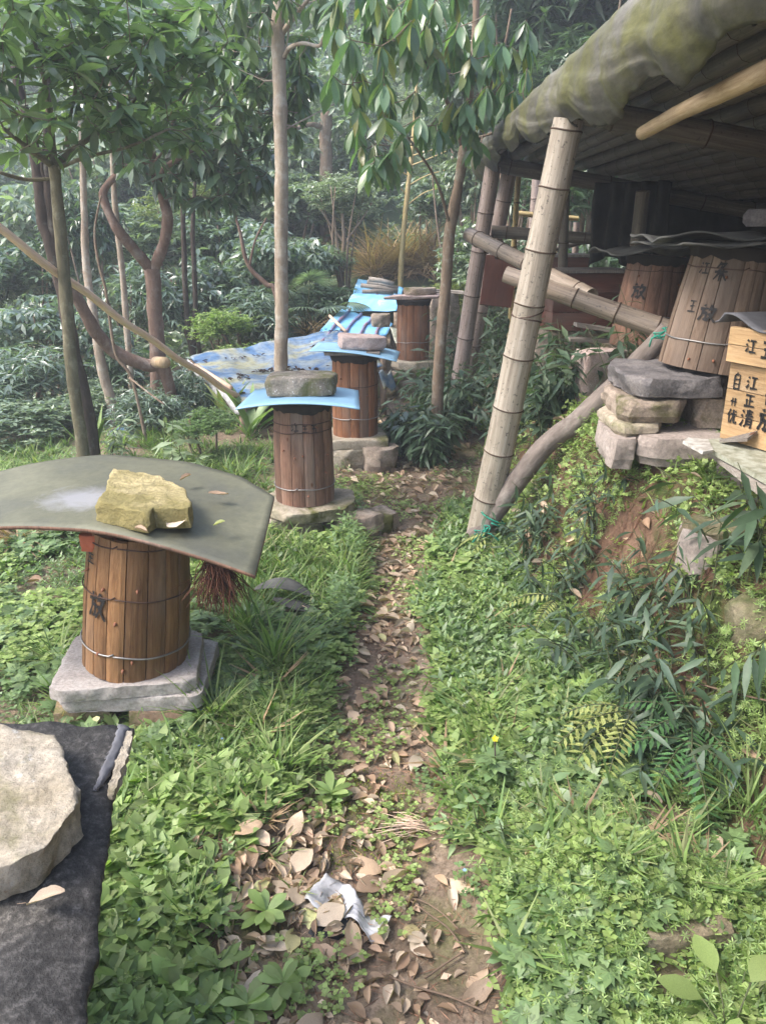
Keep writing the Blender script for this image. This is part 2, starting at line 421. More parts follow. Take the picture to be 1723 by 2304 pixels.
MAT['greystone'] = stonemat('dark_grey_stone', (.07, .066, .066), (.14, .13, .13), (.22, .20, .19), 9, None, 0, .8, .012)
MAT['pinkstone'] = stonemat('pinkish_stone', (.25, .18, .155), (.40, .31, .28), (.48, .39, .36), 9, None, 0, .6, .008, speck=(.55, .48, .46))
MAT['pebble'] = stonemat('smooth_boulder', (0.202, 0.167, 0.145), (0.289, 0.246, 0.217), (0.361, 0.310, 0.282), 5, None, 0, .5, .008)
MAT['mossrock'] = stonemat('yellow_moss_rock', (0.373, 0.310, 0.156), (0.493, 0.408, 0.220), (0.537, 0.458, 0.277), 5, (0.257, 0.218, 0.090), .45, 1., .022)
MAT['lichenstone'] = stonemat('lichen_stone', (.12, .10, .075), (.25, .215, .17), (.34, .30, .25), 8, (.12, .12, .05), .3, .8, .012, speck=(.60, .57, .52))
MAT['bigrock'] = stonemat('pale_granite', (0.235, 0.195, 0.134), (0.335, 0.291, 0.224), (0.379, 0.340, 0.279), 6, (0.167, 0.156, 0.078), .2, .9, .012, speck=(0.402, 0.379, 0.335))
MAT['mossboulder'] = stonemat('mossy_boulder', (.12, .10, .06), (.22, .18, .12), (.30, .26, .19), 5, (.10, .115, .045), .4, .9, .02)
MAT['brick'] = stonemat('old_brick', (.25, .15, .10), (.36, .24, .17), (.42, .31, .24), 9, (.12, .13, .04), .3)
MAT['rope'] = plainmat('green_rope', (.02, .22, .15), .6, .3, 60)
MAT['blue_plastic'] = plainmat('blue_plastic_board', (.25, .44, .60), .38, .10, 5, .5, .001)
MAT['silt'] = plainmat('clay_smear', (.36, .10, .05), .8)
MAT['root'] = plainmat('root_fibre', (.09, .035, .02), .9)
def rubbermat():
    m, n, l, b = newmat('rubber_sheet', .62, .35)
    v = coords(n, l, rnd=False); a = nz(n, l, 2.6, 8, .6, v, .4); r = ramp(n, [(.30, (.075, .077, .066)), (.5, (.108, .108, .072)), (.7, (.155, .152, .10))]); l.new(a.outputs['Fac'], r.inputs[0])
    f = nz(n, l, 40, 6, .7, v); fr = ramp(n, [(.35, .8), (.65, 1.15)]); l.new(f.outputs['Fac'], fr.inputs[0])
    c = mix(n, l, .7, r.outputs[0], fr.outputs[0], 'MULTIPLY')
    # pale dried puddle beside the rock
    g = n.new('ShaderNodeVectorMath'); g.operation = 'DISTANCE'; g.inputs[1].default_value = (-.06, -.05, .0)
    mp = n.new('ShaderNodeMapping'); mp.inputs['Scale'].default_value = (1, 1.3, 0); l.new(v, mp.inputs['Vector']); l.new(mp.outputs[0], g.inputs[0])
    k = nz(n, l, 16, 6, .7, v, 1.); ad = n.new('ShaderNodeMath'); ad.operation = 'MULTIPLY_ADD'; l.new(k.outputs['Fac'], ad.inputs[0]); ad.inputs[1].default_value = .22; l.new(g.outputs['Value'], ad.inputs[2])
    pr = ramp(n, [(.16, .7), (.27, 0.)]); l.new(ad.outputs[0], pr.inputs[0])
    c = mix(n, l, pr.outputs[0], c, (.27, .27, .29))
    l.new(c, b.inputs['Base Color']); bump(n, l, b, f.outputs['Fac'], .2, .002); return m
MAT['rubber'] = rubbermat()
def tarmat():
    m, n, l, b = newmat('tar_felt', .68, .3)
    v = coords(n, l, rnd=False); a = nz(n, l, 5, 8, .6, v); r = ramp(n, [(.3, (.024, .023, .022)), (.5, (.048, .045, .042)), (.72, (.115, .105, .092))]); l.new(a.outputs['Fac'], r.inputs[0])
    vo = n.new('ShaderNodeTexVoronoi'); vo.inputs['Scale'].default_value = 160; vo.inputs['Randomness'].default_value = 1.; l.new(v, vo.inputs['Vector'])
    f = nz(n, l, 75, 6, .75, v); fl_ = ramp(n, [(.36, .25), (.52, .75), (.66, 2.2)]); l.new(f.outputs['Fac'], fl_.inputs[0])
    l.new(mix(n, l, .9, r.outputs[0], fl_.outputs[0], 'MULTIPLY'), b.inputs['Base Color'])
    p = bump(n, l, b, vo.outputs['Distance'], .15, .002); p = bump(n, l, b, f.outputs['Fac'], .8, .006, p); bump(n, l, b, a.outputs['Fac'], .5, .02, p); return m
MAT['tar'] = tarmat()
def tarpmat():
    m, n, l, b = newmat('mouldy_tarpaulin', .7, .3)
    v = coords(n, l, (1, .35, 1), rnd=False); a = nz(n, l, 4, 8, .65, v, .6); r = ramp(n, [(.28, (.035, .033, .028)), (.5, (.095, .090, .072)), (.72, (.20, .19, .165))]); l.new(a.outputs['Fac'], r.inputs[0])
    k = nz(n, l, 5.5, 7, .6, coords(n, l, rnd=False), .3); kr = ramp(n, [(.42, 0.), (.62, .85)]); l.new(k.outputs['Fac'], kr.inputs[0])
    c = mix(n, l, kr.outputs[0], r.outputs[0], (.10, .10, .03))
    s = nz(n, l, 55, 6, .7, v); sr = ramp(n, [(.3, .55), (.6, 1.1)]); l.new(s.outputs['Fac'], sr.inputs[0])
    c = mix(n, l, .8, c, sr.outputs[0], 'MULTIPLY')
    l.new(c, b.inputs['Base Color']); bump(n, l, b, s.outputs['Fac'], .4, .004); return m
MAT['tarp'] = tarpmat()
def bluetarp():
    m, n, l, b = newmat('patched_blue_tarp', .45, .5)
    v = coords(n, l, rnd=False); a = nz(n, l, 1.7, 7, .6, v, 1.4); r = ramp(n, [(.30, (.035, .085, .20)), (.42, (.08, .16, .29)), (.50, (.24, .28, .30)), (.58, (.32, .30, .17)), (.72, (.26, .33, .38))]); l.new(a.outputs['Fac'], r.inputs[0])
    f = nz(n, l, 22, 6, .7, v); fr = ramp(n, [(.36, .45), (.55, 1.1)]); l.new(f.outputs['Fac'], fr.inputs[0])
    l.new(mix(n, l, .7, r.outputs[0], fr.outputs[0], 'MULTIPLY'), b.inputs['Base Color']); bump(n, l, b, a.outputs['Fac'], .5, .03); return m
MAT['bluetarp'] = bluetarp()
def bluesheet():
    m, n, l, b = newmat('blue_roof_sheet', .42, .5)
    v = coords(n, l, rnd=False); a = nz(n, l, 3.2, 7, .65, v, .5); r = ramp(n, [(.38, (.14, .40, .70)), (.58, (.24, .52, .74)), (.70, (.72, .74, .76))]); l.new(a.outputs['Fac'], r.inputs[0])
    l.new(r.outputs[0], b.inputs['Base Color']); return m
MAT['bluesheet'] = bluesheet()
MAT['ridge'] = plainmat('rusty_blue_ridge', (.10, .20, .40), .6, .5, 9, c2=(.28, .12, .10))
MAT['whiteboard'] = plainmat('white_painted_board', (0.449, 0.435, 0.408), .6, .35, 25, c2=(0.231, 0.211, 0.177))
MAT['greensheet'] = plainmat('grey_green_board', (0.336, 0.344, 0.288), .7, .3, 22, c2=(0.176, 0.176, 0.120))
MAT['asbestos'] = plainmat('grey_fibre_sheet', (0.084, 0.084, 0.077), .85, .4, 14)
MAT['felt'] = plainmat('grey_felt', (.12, .12, .13), .7, .25, 18)
MAT['plastic_white'] = plainmat('torn_plastic', (.48, .475, .48), .4, .45, 16, .5, .004)
MAT['charcoal'] = plainmat('black_residue', (.016, .018, .022), .6, .5, 30)
MAT['yellow_flower'] = plainmat('yellow_petal', (.75, .62, .02), .5, .1)
MAT['blue_flower'] = plainmat('pale_blue_petal', (.25, .40, .80), .5, .1)
MAT['stem'] = plainmat('plant_stem', (.06, .07, .03), .7, .3)
MAT['twig'] = plainmat('dry_twig', (.16, .11, .075), .85, .4, 20)
MAT['bark_brown'] = barkmat('brown_bark', (.12, .09, .065), (.26, .19, .135), lam=.35)
MAT['bark_pale'] = barkmat('pale_bark', (.20, .155, .12), (.38, .31, .235), (.48, .44, .38), .5)
MAT['bark_log'] = barkmat('weathered_log', (.09, .075, .065), (.24, .20, .175), (.32, .29, .26), .3, .8)
MAT['bark_dark'] = barkmat('dark_bark', (.035, .028, .022), (.08, .06, .05), (.14, .14, .12), .15)
MAT['bark_red'] = barkmat('reddish_bark', (.10, .062, .046), (.22, .15, .115), (.28, .24, .21), .35)
MAT['bark_olive'] = barkmat('olive_bark', (.075, .068, .042), (.17, .15, .095), (.30, .28, .20), .35)
# leaves
MAT['L_silver'] = leafmat('silvery_leaf', [(.20, .25, .18), (.28, .33, .24), (.24, .29, .20)], .28, .3, .9)
MAT['L_near'] = leafmat('glossy_broad_leaf', [(.08, .135, .07), (.12, .185, .09), (.155, .22, .11), (.105, .165, .10)], .27, .38, .9)
MAT['L_hang'] = leafmat('hanging_leaf', [(.085, .155, .08), (.125, .21, .105), (.105, .18, .10), (.14, .23, .10), (.26, .26, .07)], .33, .42, .7)
MAT['L_bush'] = leafmat('bush_leaf', [(0.123, 0.178, 0.135), (0.178, 0.240, 0.185), (0.147, 0.209, 0.154), (0.246, 0.308, 0.234)], .27, .3, 1.)
MAT['L_dark'] = leafmat('dark_leaf', [(0.063, 0.105, 0.059), (0.098, 0.154, 0.084), (0.077, 0.126, 0.077)], .33, .28, .8)
MAT['L_forest'] = leafmat('forest_leaf', [(0.134, 0.196, 0.135), (0.187, 0.249, 0.166), (0.241, 0.302, 0.180), (0.160, 0.217, 0.166)], .33, .3, .8)
MAT['L_yellow'] = leafmat('yellowing_leaf', [(.16, .20, .07), (.22, .25, .09), (.14, .19, .07)], .4, .3, .5)
MAT['L_bamboo'] = leafmat('broad_bamboo_leaf', [(.045, .08, .045), (.07, .115, .065), (.06, .10, .07), (.11, .15, .085)], .48, .3, .4)
MAT['L_fresh'] = leafmat('fresh_herb', [(.18, .27, .075), (.25, .345, .11), (.22, .31, .12), (.31, .38, .14)], .5, .38, .4)
MAT['L_mid'] = leafmat('mat_herb', [(.13, .205, .08), (.185, .27, .11), (.15, .235, .105), (.23, .31, .13)], .42, .38, .55)
MAT['L_grass'] = leafmat('grass_blade', [(.10, .18, .05), (.15, .24, .07), (.20, .28, .09), (.28, .29, .15)], .5, .42, .35)
MAT['L_clover'] = leafmat('clover_leaf', [(.20, .285, .08), (.27, .36, .12), (.32, .39, .15)], .5, .38, .35)
MAT['L_pale'] = leafmat('pale_grey_leaf', [(.20, .26, .15), (.26, .32, .20)], .5, .3, .4)
MAT['L_fern'] = leafmat('green_fern', [(.06, .14, .05), (.09, .19, .07)], .5, .3, .3)
MAT['L_fernyellow'] = leafmat('yellow_fern', [(.24, .28, .09), (.32, .34, .13)], .4, .3, .4)
MAT['L_moss'] = leafmat('moss_tip', [(.12, .17, .02), (.19, .24, .03), (.24, .29, .05)], .7, .3, .2)
MAT['L_drygrass'] = leafmat('dry_grass', [(.30, .20, .12), (.42, .30, .19), (.24, .17, .11)], .7, .3, .2)
MAT['L_dead'] = leafmat('dead_leaf', [(.34, .23, .15), (.48, .34, .24), (.56, .44, .32), (.42, .30, .20), (.26, .17, .11), (.60, .50, .38), (.44, .36, .28)], .6, .15, .35, .6, 1.2)
MAT['L_deadgreen'] = leafmat('fading_leaf', [(.34, .36, .14), (.42, .42, .20), (.46, .38, .20)], .55, .2, .4)
MAT['L_needle'] = leafmat('brown_needle', [(.22, .11, .07), (.30, .17, .11), (.16, .09, .06)], .8, 0, .2)

# ------------------------------------------------------------------ ground, path, bank, hillside (one height field cut into four sheets)
def axis(segs):
    out = []
    for a, b, s in segs: out += list(np.arange(a, b - 1e-6, s))
    out.append(segs[-1][1]); return np.array(out)
gx = axis([(-70, -20, 4), (-20, -6, .7), (-6, -2, .14), (-2, 2.2, .028), (2.2, 5, .12), (5, 20, .7), (20, 70, 4)])
gy = axis([(-12, -1, 1), (-1, .4, .2), (.4, 5.2, .03), (5.2, 9, .08), (9, 16, .25), (16, 40, .8), (40, 110, 5)])
X, Y = np.meshgrid(gx, gy); Z = H(X, Y)
V = np.stack([X, Y, Z], -1).reshape(-1, 3)
nx, ny = len(gx), len(gy)
I, J = np.meshgrid(np.arange(nx - 1), np.arange(ny - 1)); a = (J * nx + I).ravel()
F = np.stack([a, a + 1, a + nx + 1, a + nx], -1)
cx = V[F].mean(1)
pathm = (np.abs(cx[:, 0] - path_x(cx[:, 1])) < path_w(cx[:, 1]) * (1 + .25 * vnoise(cx[:, 0] * 8, cx[:, 1] * 8))) & (cx[:, 1] > .3) & (cx[:, 1] < 7)
bankm = (cx[:, 0] > bank_foot(cx[:, 1]) - .03) & (cx[:, 1] > .3) & (cx[:, 1] < 8.5) & (cx[:, 0] < 9) & ~pathm
hillm = (cx[:, 1] > 9.5) & ~bankm
for nm, msk, mt in (('path', pathm, 'soil'), ('earth_bank', bankm, 'bank'), ('hillside', hillm, 'hill'), ('ground', ~(pathm | bankm | hillm), 'soil')):
    f = F[msk]; u, inv = np.unique(f, return_inverse=True)
    o = link(nm, mesh_np(nm, V[u], inv.reshape(f.shape), MAT[mt])); tag(o, kind='structure')

# ------------------------------------------------------------------ brush writing
CH = {
 'jiang': [[(.12, .88), (.25, .76)], [(.05, .62), (.18, .5)], [(.03, .10), (.24, .4)], [(.40, .82), (.92, .84)], [(.66, .82), (.64, .14)], [(.33, .12), (.98, .14)]],
 'fang': [[(.22, .97), (.30, .86)], [(.02, .70), (.52, .76)], [(.22, .72), (.20, .4), (.02, .06)], [(.22, .50), (.44, .52), (.42, .2), (.30, .10)], [(.68, .97), (.54, .62)], [(.62, .74), (.97, .77)], [(.86, .74), (.72, .36), (.44, .04)], [(.60, .52), (.76, .26), (1.0, .02)]],
 'zheng': [[(.08, .88), (.92, .90)], [(.5, .88), (.5, .1)], [(.5, .5), (.85, .52)], [(.24, .6), (.24, .1)], [(.03, .07), (.98, .09)]],
 'zi': [[(.5, 1.), (.38, .85)], [(.2, .82), (.2, .02)], [(.2, .82), (.82, .85), (.80, .02)], [(.2, .58), (.8, .6)], [(.2, .33), (.8, .35)], [(.2, .08), (.8, .09)]],
 'qing': [[(.1, .92), (.22, .8)], [(.03, .64), (.16, .53)], [(.03, .08), (.22, .4)], [(.40, .89), (.93, .91)], [(.45, .77), (.88, .78)], [(.35, .64), (.98, .66)], [(.66, 1.), (.66, .64)], [(.46, .52), (.44, .2), (.34, .02)], [(.46, .52), (.86, .53), (.86, .05), (.76, .08)], [(.48, .37), (.84, .37)], [(.48, .22), (.84, .22)]],
 'wu': [[(.10, .9), (.9, .92)], [(.45, .9), (.35, .08)], [(.2, .52), (.75, .54), (.72, .08)], [(.02, .05), (.98, .07)]],
 'nian': [[(.1, .55), (.9, .57)], [(.35, .9), (.30, .12)], [(.68, .92), (.66, .1)]],
 'you': [[(.3, .95), (.05, .5)], [(.2, .7), (.2, .05)], [(.38, .65), (.95, .68)], [(.6, .95), (.58, .5), (.35, .05)], [(.7, .6), (.7, .15), (.95, .12), (.97, .25)], [(.78, .9), (.88, .8)]],
 'shi': [[(.3, .95), (.05, .5)], [(.2, .7), (.2, .05)], [(.4, .55), (.98, .57)], [(.7, .95), (.7, .05)]],
 'yong': [[(.40, .98), (.15, .66)], [(.36, .86), (.74, .92), (.50, .66), (.26, .5)], [(.42, .76), (.70, .56)], [(.08, .48), (.94, .52)], [(.50, .52), (.46, .04)], [(.40, .46), (.10, .10)], [(.56, .46), (.96, .08)]],
 'wang': [[(.12, .88), (.88, .9)], [(.5, .88), (.5, .1)], [(.2, .5), (.8, .52)], [(.02, .07), (.98, .09)]],
}
def brush(chars, mapf, w=.085):
    """Ribbon strokes; chars = [(name, x0, y0, width, height)], mapf maps sheet coordinates to a point."""
    mb = MB()
    for nm, x0, y0, cw, chh in chars:
        for st in CH[nm]:
            P = [Vector((x0 + cw * (p[0] + random.uniform(-.02, .02)), y0 + chh * (p[1] + random.uniform(-.02, .02)), 0)) for p in st]
            D = []
            for i in range(len(P) - 1):
                for k in range(4): D.append(P[i].lerp(P[i + 1], k / 4))
            D.append(P[-1]); n = len(D); V = []; F = []
            for i, p in enumerate(D):
                t = (D[min(i + 1, n - 1)] - D[max(i - 1, 0)]).normalized(); q = Vector((-t.y, t.x, 0))
                ww = cw * w * (.62 + .5 * abs(math.cos(3.0 * i / n)) + random.uniform(-.12, .12)) * (.55 if i == n - 1 else 1)
                V += [mapf(*(p + q * ww).xy), mapf(*(p - q * ww).xy)]
            for i in range(n - 1): F.append((2 * i, 2 * i + 1, 2 * i + 3, 2 * i + 2))
            mb.add(V, F)
    return mb

# ------------------------------------------------------------------ stones and slabs
def stone(name, outline, z0, th, mat, label=None, cat='stone', group=None, cuts=None, amp=.012, fs=9, bevel=.22, N=52, under=.9, parent=None, seed=0, top=None, tilt=(0, 0), sag=0., dome=0.):
    """Slab or boulder from its plan outline (world x, y): rounded rim, uneven faces, own thickness."""
    P = [Vector((p[0], p[1])) for p in outline]
    c = sum(P, Vector((0, 0))) / len(P)
    P.sort(key=lambda p: math.atan2(p.y - c.y, p.x - c.x))
    per = [(P[(i + 1) % len(P)] - P[i]).length for i in range(len(P))]; T = sum(per); ring = []
    for k in range(N):
        d = T * k / N; i = 0
        while d > per[i]: d -= per[i]; i += 1
        ring.append(P[i].lerp(P[(i + 1) % len(P)], d / per[i]))
    size = T / 4
    prof = [(0, 0), (.5 * under, 0), (under, 0), (.985 * (under * .5 + .5), th * bevel * .5), (1., th * bevel * 1.1), (1.005, th * .5), (1., th * (1 - bevel * .8)), (.985, th * (1 - bevel * .25)), (.95, th)] + [(q, th * (1 + dome * min(1, (1 - q) * 1.4))) for q in (.90, .82, .73, .64, .55, .46, .37, .28, .19, .10, .04)]
    prof[5:6] = [(1.004, th * .32), (1.005, th * .5), (1.004, th * .68)]
    V = []; F = []
    # broken faces: planes that shear off corners and rims
    fr = random.Random(int(abs(c.x * 371 + c.y * 913 + z0 * 77)) + seed); planes = []
    for _ in range((9 if mat not in ('pebble', 'concrete') else 3) if cuts is None else cuts):
        az = fr.uniform(0, 6.283); el = fr.choice((fr.uniform(-.25, .25), fr.uniform(.5, 1.1), fr.uniform(-.6, -.2))); d = Vector((math.cos(az) * math.cos(el), math.sin(az) * math.cos(el), math.sin(el)))
        sup = max((p.x - c.x) * d.x + (p.y - c.y) * d.y + (th * d.z if d.z > 0 else 0) for p in ring)
        planes.append((d, sup * fr.uniform(.86, .97)))
    for s, z in prof:
        for p in ring:
            q = c + (p - c) * s
            v = Vector((q.x - c.x, q.y - c.y, z))
            for d, k0 in planes:
                e_ = v.dot(d) - k0
                if e_ > 0: v -= d * e_
            w = Vector((q.x * 1., q.y * 1., z + z0)) * fs + Vector((seed, 0, seed))
            n1 = mnoise.noise_vector(w) * amp + mnoise.noise_vector(w * 2.9) * amp * .55 + mnoise.noise_vector(w * 7) * amp * .30 + mnoise.noise_vector(w * 15) * amp * .12
            k = min(1, s * 1.1 + .12); v += Vector((n1.x * k, n1.y * k, n1.z * (.6 if z > th * .4 else .2)))
            v.z += tilt[0] * v.x + tilt[1] * v.y
            V.append(v)
    for r in range(len(prof) - 1):
        for k in range(N):
            a = r * N + k; b = r * N + (k + 1) % N
            F.append((a, b, b + N, a + N))
    F.append(tuple((len(prof) - 1) * N + k for k in range(N)))
    me = bpy.data.meshes.new(name); me.from_pydata([tuple(v) for v in V], [], F); me.materials.append(MAT[mat]); smooth(me)
    me.validate(); me.update(); me.set_sharp_from_angle(angle=R(38))
    o = link(name, me, parent, Matrix.Translation((c.x, c.y, z0)))
    if label: tag(o, label, cat, group)
    return o
def poly(cx, cy, rx, ry, n=9, rot=0., jit=.12):
    out = []
    for k in range(n):
        a = 2 * math.pi * k / n; r = 1 + random.uniform(-jit, jit)
        x, y = rx * r * math.cos(a), ry * r * math.sin(a)
        out.append((cx + x * math.cos(rot) - y * math.sin(rot), cy + x * math.sin(rot) + y * math.cos(rot)))
    return out
def rect(cx, cy, a, b, rot=0, cut=.12):
    o = []
    for sx, sy in ((1, 1), (-1, 1), (-1, -1), (1, -1)):
        for kx, ky in (((1 - cut), 1), (1, (1 - cut))):
            x, y = sx * a * kx, sy * b * ky
            o.append((cx + x * math.cos(rot) - y * math.sin(rot), cy + x * math.sin(rot) + y * math.cos(rot)))
    return o
def pxs(pts, z): return [tuple(atz(u, v, z).xy) for u, v in pts]

# ------------------------------------------------------------------ thin sheets
def sheet(name, fn, ns, nt, th, mats, parent=None, edge=None, M=None):
    mb = MB(); V = []; top = {}; k = 0
    for i in range(ns + 1):
        for j in range(nt + 1):
            V.append(Vector(fn(i / ns, j / nt)))
    n = len(V); W = [v - Vector((0, 0, th)) for v in V]
    g = lambda i, j: i * (nt + 1) + j
    F = []; m = []
    for i in range(ns):
        for j in range(nt):
            F.append((g(i, j), g(i + 1, j), g(i + 1, j + 1), g(i, j + 1))); m.append(0)
            F.append((n + g(i, j), n + g(i, j + 1), n + g(i + 1, j + 1), n + g(i + 1, j))); m.append(0)
    e = 1 if edge else 0
    for i in range(ns):
        F.append((g(i, 0), n + g(i, 0), n + g(i + 1, 0), g(i + 1, 0))); m.append(e)
        F.append((g(i, nt), g(i + 1, nt), n + g(i + 1, nt), n + g(i, nt))); m.append(e)
    for j in range(nt):
        F.append((g(0, j), g(0, j + 1), n + g(0, j + 1), n + g(0, j))); m.append(e)
        F.append((g(ns, j), n + g(ns, j), n + g(ns, j + 1), g(ns, j + 1))); m.append(e)
    c = sum(V, Vector()) / n
    me = bpy.data.meshes.new(name); me.from_pydata([tuple(v - c) for v in V + W], [], F)
    me.materials.append(MAT[mats]);
    if edge: me.materials.append(MAT[edge])
    me.polygons.foreach_set('material_index', m); smooth(me)
    # keep the rim crisp
    me.update()
    return link(name, me, parent, Matrix.Translation(c) if M is None else M)
def pl(pts, s):
    """point at fraction s of a polyline"""
    k = s * (len(pts) - 1); i = min(int(k), len(pts) - 2); f = k - i
    a, b = pts[i], pts[i + 1]
    return tuple(x * (1 - f) + y * f for x, y in zip(a, b))

# ------------------------------------------------------------------ barrel hives
def hive(base, Rb, Rt, h, n, mat, hoops, label, tilt=(0, 0), spin=0., bulge=.005, chars=None, pegs=0, skirt=True, cat='beehive', cs=None):
    root = empty('barrel_hive', base, label, cat, 'round stave beehives')
    root.rotation_euler = (tilt[0], tilt[1], 0)
    W = root.matrix_basis.copy()
    def rad(t): return Rb + (Rt - Rb) * t + bulge * math.sin(math.pi * t)
    ws = [random.uniform(.78, 1.25) for _ in range(n)]; S = sum(ws); a0 = spin
    protos = {}
    for k in range(n):
        w = 2 * math.pi * ws[k] / S; key = round(w, 3)
        gap = .0016 / Rb
        V = []; rows = 8; cols = 5; hh = h + random.uniform(-.004, .004)
        for i in range(rows + 1):
            t = i / rows; r = rad(t)
            for j in range(cols):
                a = -w / 2 + gap + (w - 2 * gap) * j / (cols - 1)
                rr = r - (.0022 if j in (0, cols - 1) else 0) + .0009 * mnoise.noise(Vector((k * 3.1 + j, t * 9, 0)))
                V.append((rr * math.cos(a), rr * math.sin(a), t * hh))
            for a in (w / 2 - gap, -w / 2 + gap): V.append(((r - .017) * math.cos(a), (r - .017) * math.sin(a), t * hh))
        c = cols + 2; F = []
        for i in range(rows):
            for j in range(c):
                p = i * c + j; q = i * c + (j + 1) % c
                F.append((p, q, q + c, p + c))
        F.append(tuple(range(c - 1, -1, -1))); F.append(tuple(rows * c + j for j in range(c)))
        me = bpy.data.meshes.new('stave'); me.from_pydata(V, [], F); me.materials.append(MAT[mat]); me.update()
        off = random.uniform(-.0012, .0015)
        link('stave', me, root, W @ Matrix.Rotation(a0 + w / 2, 4, 'Z') @ Matrix.Translation((off, 0, 0)))
        a0 += w
    for t, kind, tl in hoops:
        mb = MB(); pts = []
        for k in range(73):
            a = 2 * math.pi * k / 72 - 1.7; tt = t + tl * math.sin(a + 1) + .006 * math.sin(3 * a) + .003 * math.sin(7 * a)
            r = rad(tt) + .0035
            pts.append((r * math.cos(a), r * math.sin(a), tt * h + (.008 if k == 72 else 0)))
        mb.tube(pts, .0028 if kind == 'wire' else .0022, 6)
        mb.build('wire_hoop', MAT[kind], root, M=W)
    for k in range(pegs):
        a = spin + random.uniform(-2.6, -.5) if cs is None else cs + random.uniform(-1, 1); t = random.choice([.12, .3, .52, .74]) + random.uniform(-.04, .04)
        mb = MB(); r = rad(t); d = Vector((math.cos(a), math.sin(a), 0)); p = d * r + Vector((0, 0, t * h))
        mb.tube([p - d * .004, p + d * .004, p + d * .011 - Vector((0, 0, .004))], [.0055, .005, .002], 7)
        mb.build('peg', MAT['nail'], root, M=W)
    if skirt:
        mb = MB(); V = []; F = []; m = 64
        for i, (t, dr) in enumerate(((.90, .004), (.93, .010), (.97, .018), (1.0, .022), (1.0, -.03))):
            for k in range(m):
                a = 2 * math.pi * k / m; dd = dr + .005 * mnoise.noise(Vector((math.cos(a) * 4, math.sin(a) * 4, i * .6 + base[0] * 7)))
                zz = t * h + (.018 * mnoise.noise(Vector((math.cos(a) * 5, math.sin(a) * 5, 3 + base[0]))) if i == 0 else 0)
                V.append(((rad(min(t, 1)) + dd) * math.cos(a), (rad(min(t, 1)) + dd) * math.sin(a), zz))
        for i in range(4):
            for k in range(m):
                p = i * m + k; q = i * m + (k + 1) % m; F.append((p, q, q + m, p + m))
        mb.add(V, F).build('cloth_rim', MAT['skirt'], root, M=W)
    if chars:
        def mp(x, y, _r=rad):
            t = y / h; r = _r(max(0, min(1, t))) + .0042; a = x / Rb
            return Vector((r * math.cos(a), r * math.sin(a), y))
        for grp in chars: brush([grp], mp, .075).build('painted_character', MAT['ink'], root, sm=False, M=W)
    return root

# hive 1 (nearest standing barrel)
p1 = atz(311, 1537, .175); C1 = Vector((p1.x - .055, p1.y + .165, .175))
HT1 = .47
sq = rect(C1.x - .01, C1.y + .0, .215, .19, .16, .12)
for dx, dy, rr in ((-.12, -.10, .2), (.12, -.10, .05), (-.10, .12, .1), (.12, .11, .2)):
    tag(MB().box((0, 0, 0), (.17, .11, .088), jit=.006).build('brick', MAT['brick'], M=Matrix.Translation((C1.x + dx - .02, C1.y + dy - .02, .036)) @ Matrix.Rotation(rr, 4, 'Z'), sm=False),
        {-.12: 'old red brick at the front left under the pale concrete slabs', .12: 'old red brick at the right under the pale concrete slabs', -.10: 'old red brick at the back left under the pale concrete slabs'}[dx] if not (dx == .12 and dy > 0) else 'old red brick at the back right under the pale concrete slabs', 'brick', 'bricks under the nearest barrel hive')
stone('concrete_slab', rect(C1.x + .012, C1.y + .006, .228, .182, .04, .10), .078, .052, 'concrete', 'lower of two pale pinkish concrete slabs under the nearest barrel hive', 'slab', 'concrete slabs under the nearest barrel', amp=.005, fs=26, bevel=.07, N=110, seed=3, under=.99)
stone('concrete_slab', rect(C1.x - .015, C1.y - .0, .222, .185, .14, .16), .129, .046, 'concrete', 'upper of two pale concrete slabs, directly under the nearest barrel hive', 'slab', 'concrete slabs under the nearest barrel', amp=.005, fs=26, bevel=.07, N=110, seed=8, under=.99)
hv1 = hive(tuple(C1), .168, .150, HT1, 19, 'stave_warm', [(.95, 'rust', .006), (.60, 'rust', .0), (.19, 'wire', .0)], 'warm brown barrel hive under the curved olive sheet, nearest of the barrels', tilt=(0, R(7.5)), spin=.3, pegs=0, skirt=False,
     chars=[('fang', -2.27 * .168, .205, .066, .092), ('wang', -2.45 * .168, .375, .04, .035)])
for az, t in ((-1.95, .66), (-1.30, .68), (-1.68, .44), (-2.02, .19), (-1.36, .17), (-1.52, .10), (-2.45, .74)):
    d = Vector((math.cos(az), math.sin(az), 0)); r = .168 - .018 * t + .005 * math.sin(math.pi * t); p = d * r + Vector((0, 0, t * HT1))
    MB().tube([p - d * .004, p + d * .004, p + d * .010 - Vector((0, 0, .006))], [.0052, .0048, .002], 7).build('peg', MAT['nail'], hv1, M=hv1.matrix_basis.copy())
    
# its curved rubber sheet
FR = [(-1.42, 2.02), (-1.15, 2.10), (-.85, 2.06), (-.60, 2.00), (-.355, 1.955)]
BK = [(-1.50, 2.55), (-1.28, 2.68), (-1.02, 2.78), (-.72, 2.73), (-.50, 2.60), (-.36, 2.43)]
def f1(s, t):
    a = pl(FR, s); b = pl(BK, s); x = a[0] * (1 - t) + b[0] * t; y = a[1] * (1 - t) + b[1] * t
    dx = x + .86
    z = .690 - .22 * max(0, dx) ** 2 * (1.4 - .5 * t) - .22 * max(0, -dx - .12) ** 2 + .028 * t + .010 * math.sin(5 * x + 2 * t) - .055 * max(0, -x - 1.2) * (1 - t)
    return (x, y, z)
cs1 = sum((Vector(f1(i / 26, j / 16)) for i in range(27) for j in range(17)), Vector()) / (27 * 17)
tag(sheet('rubber_sheet', f1, 34, 18, .011, 'rubber', edge='stave_grey'), 'large curved olive grey rubber sheet laid over the nearest barrel hive', 'sheet')
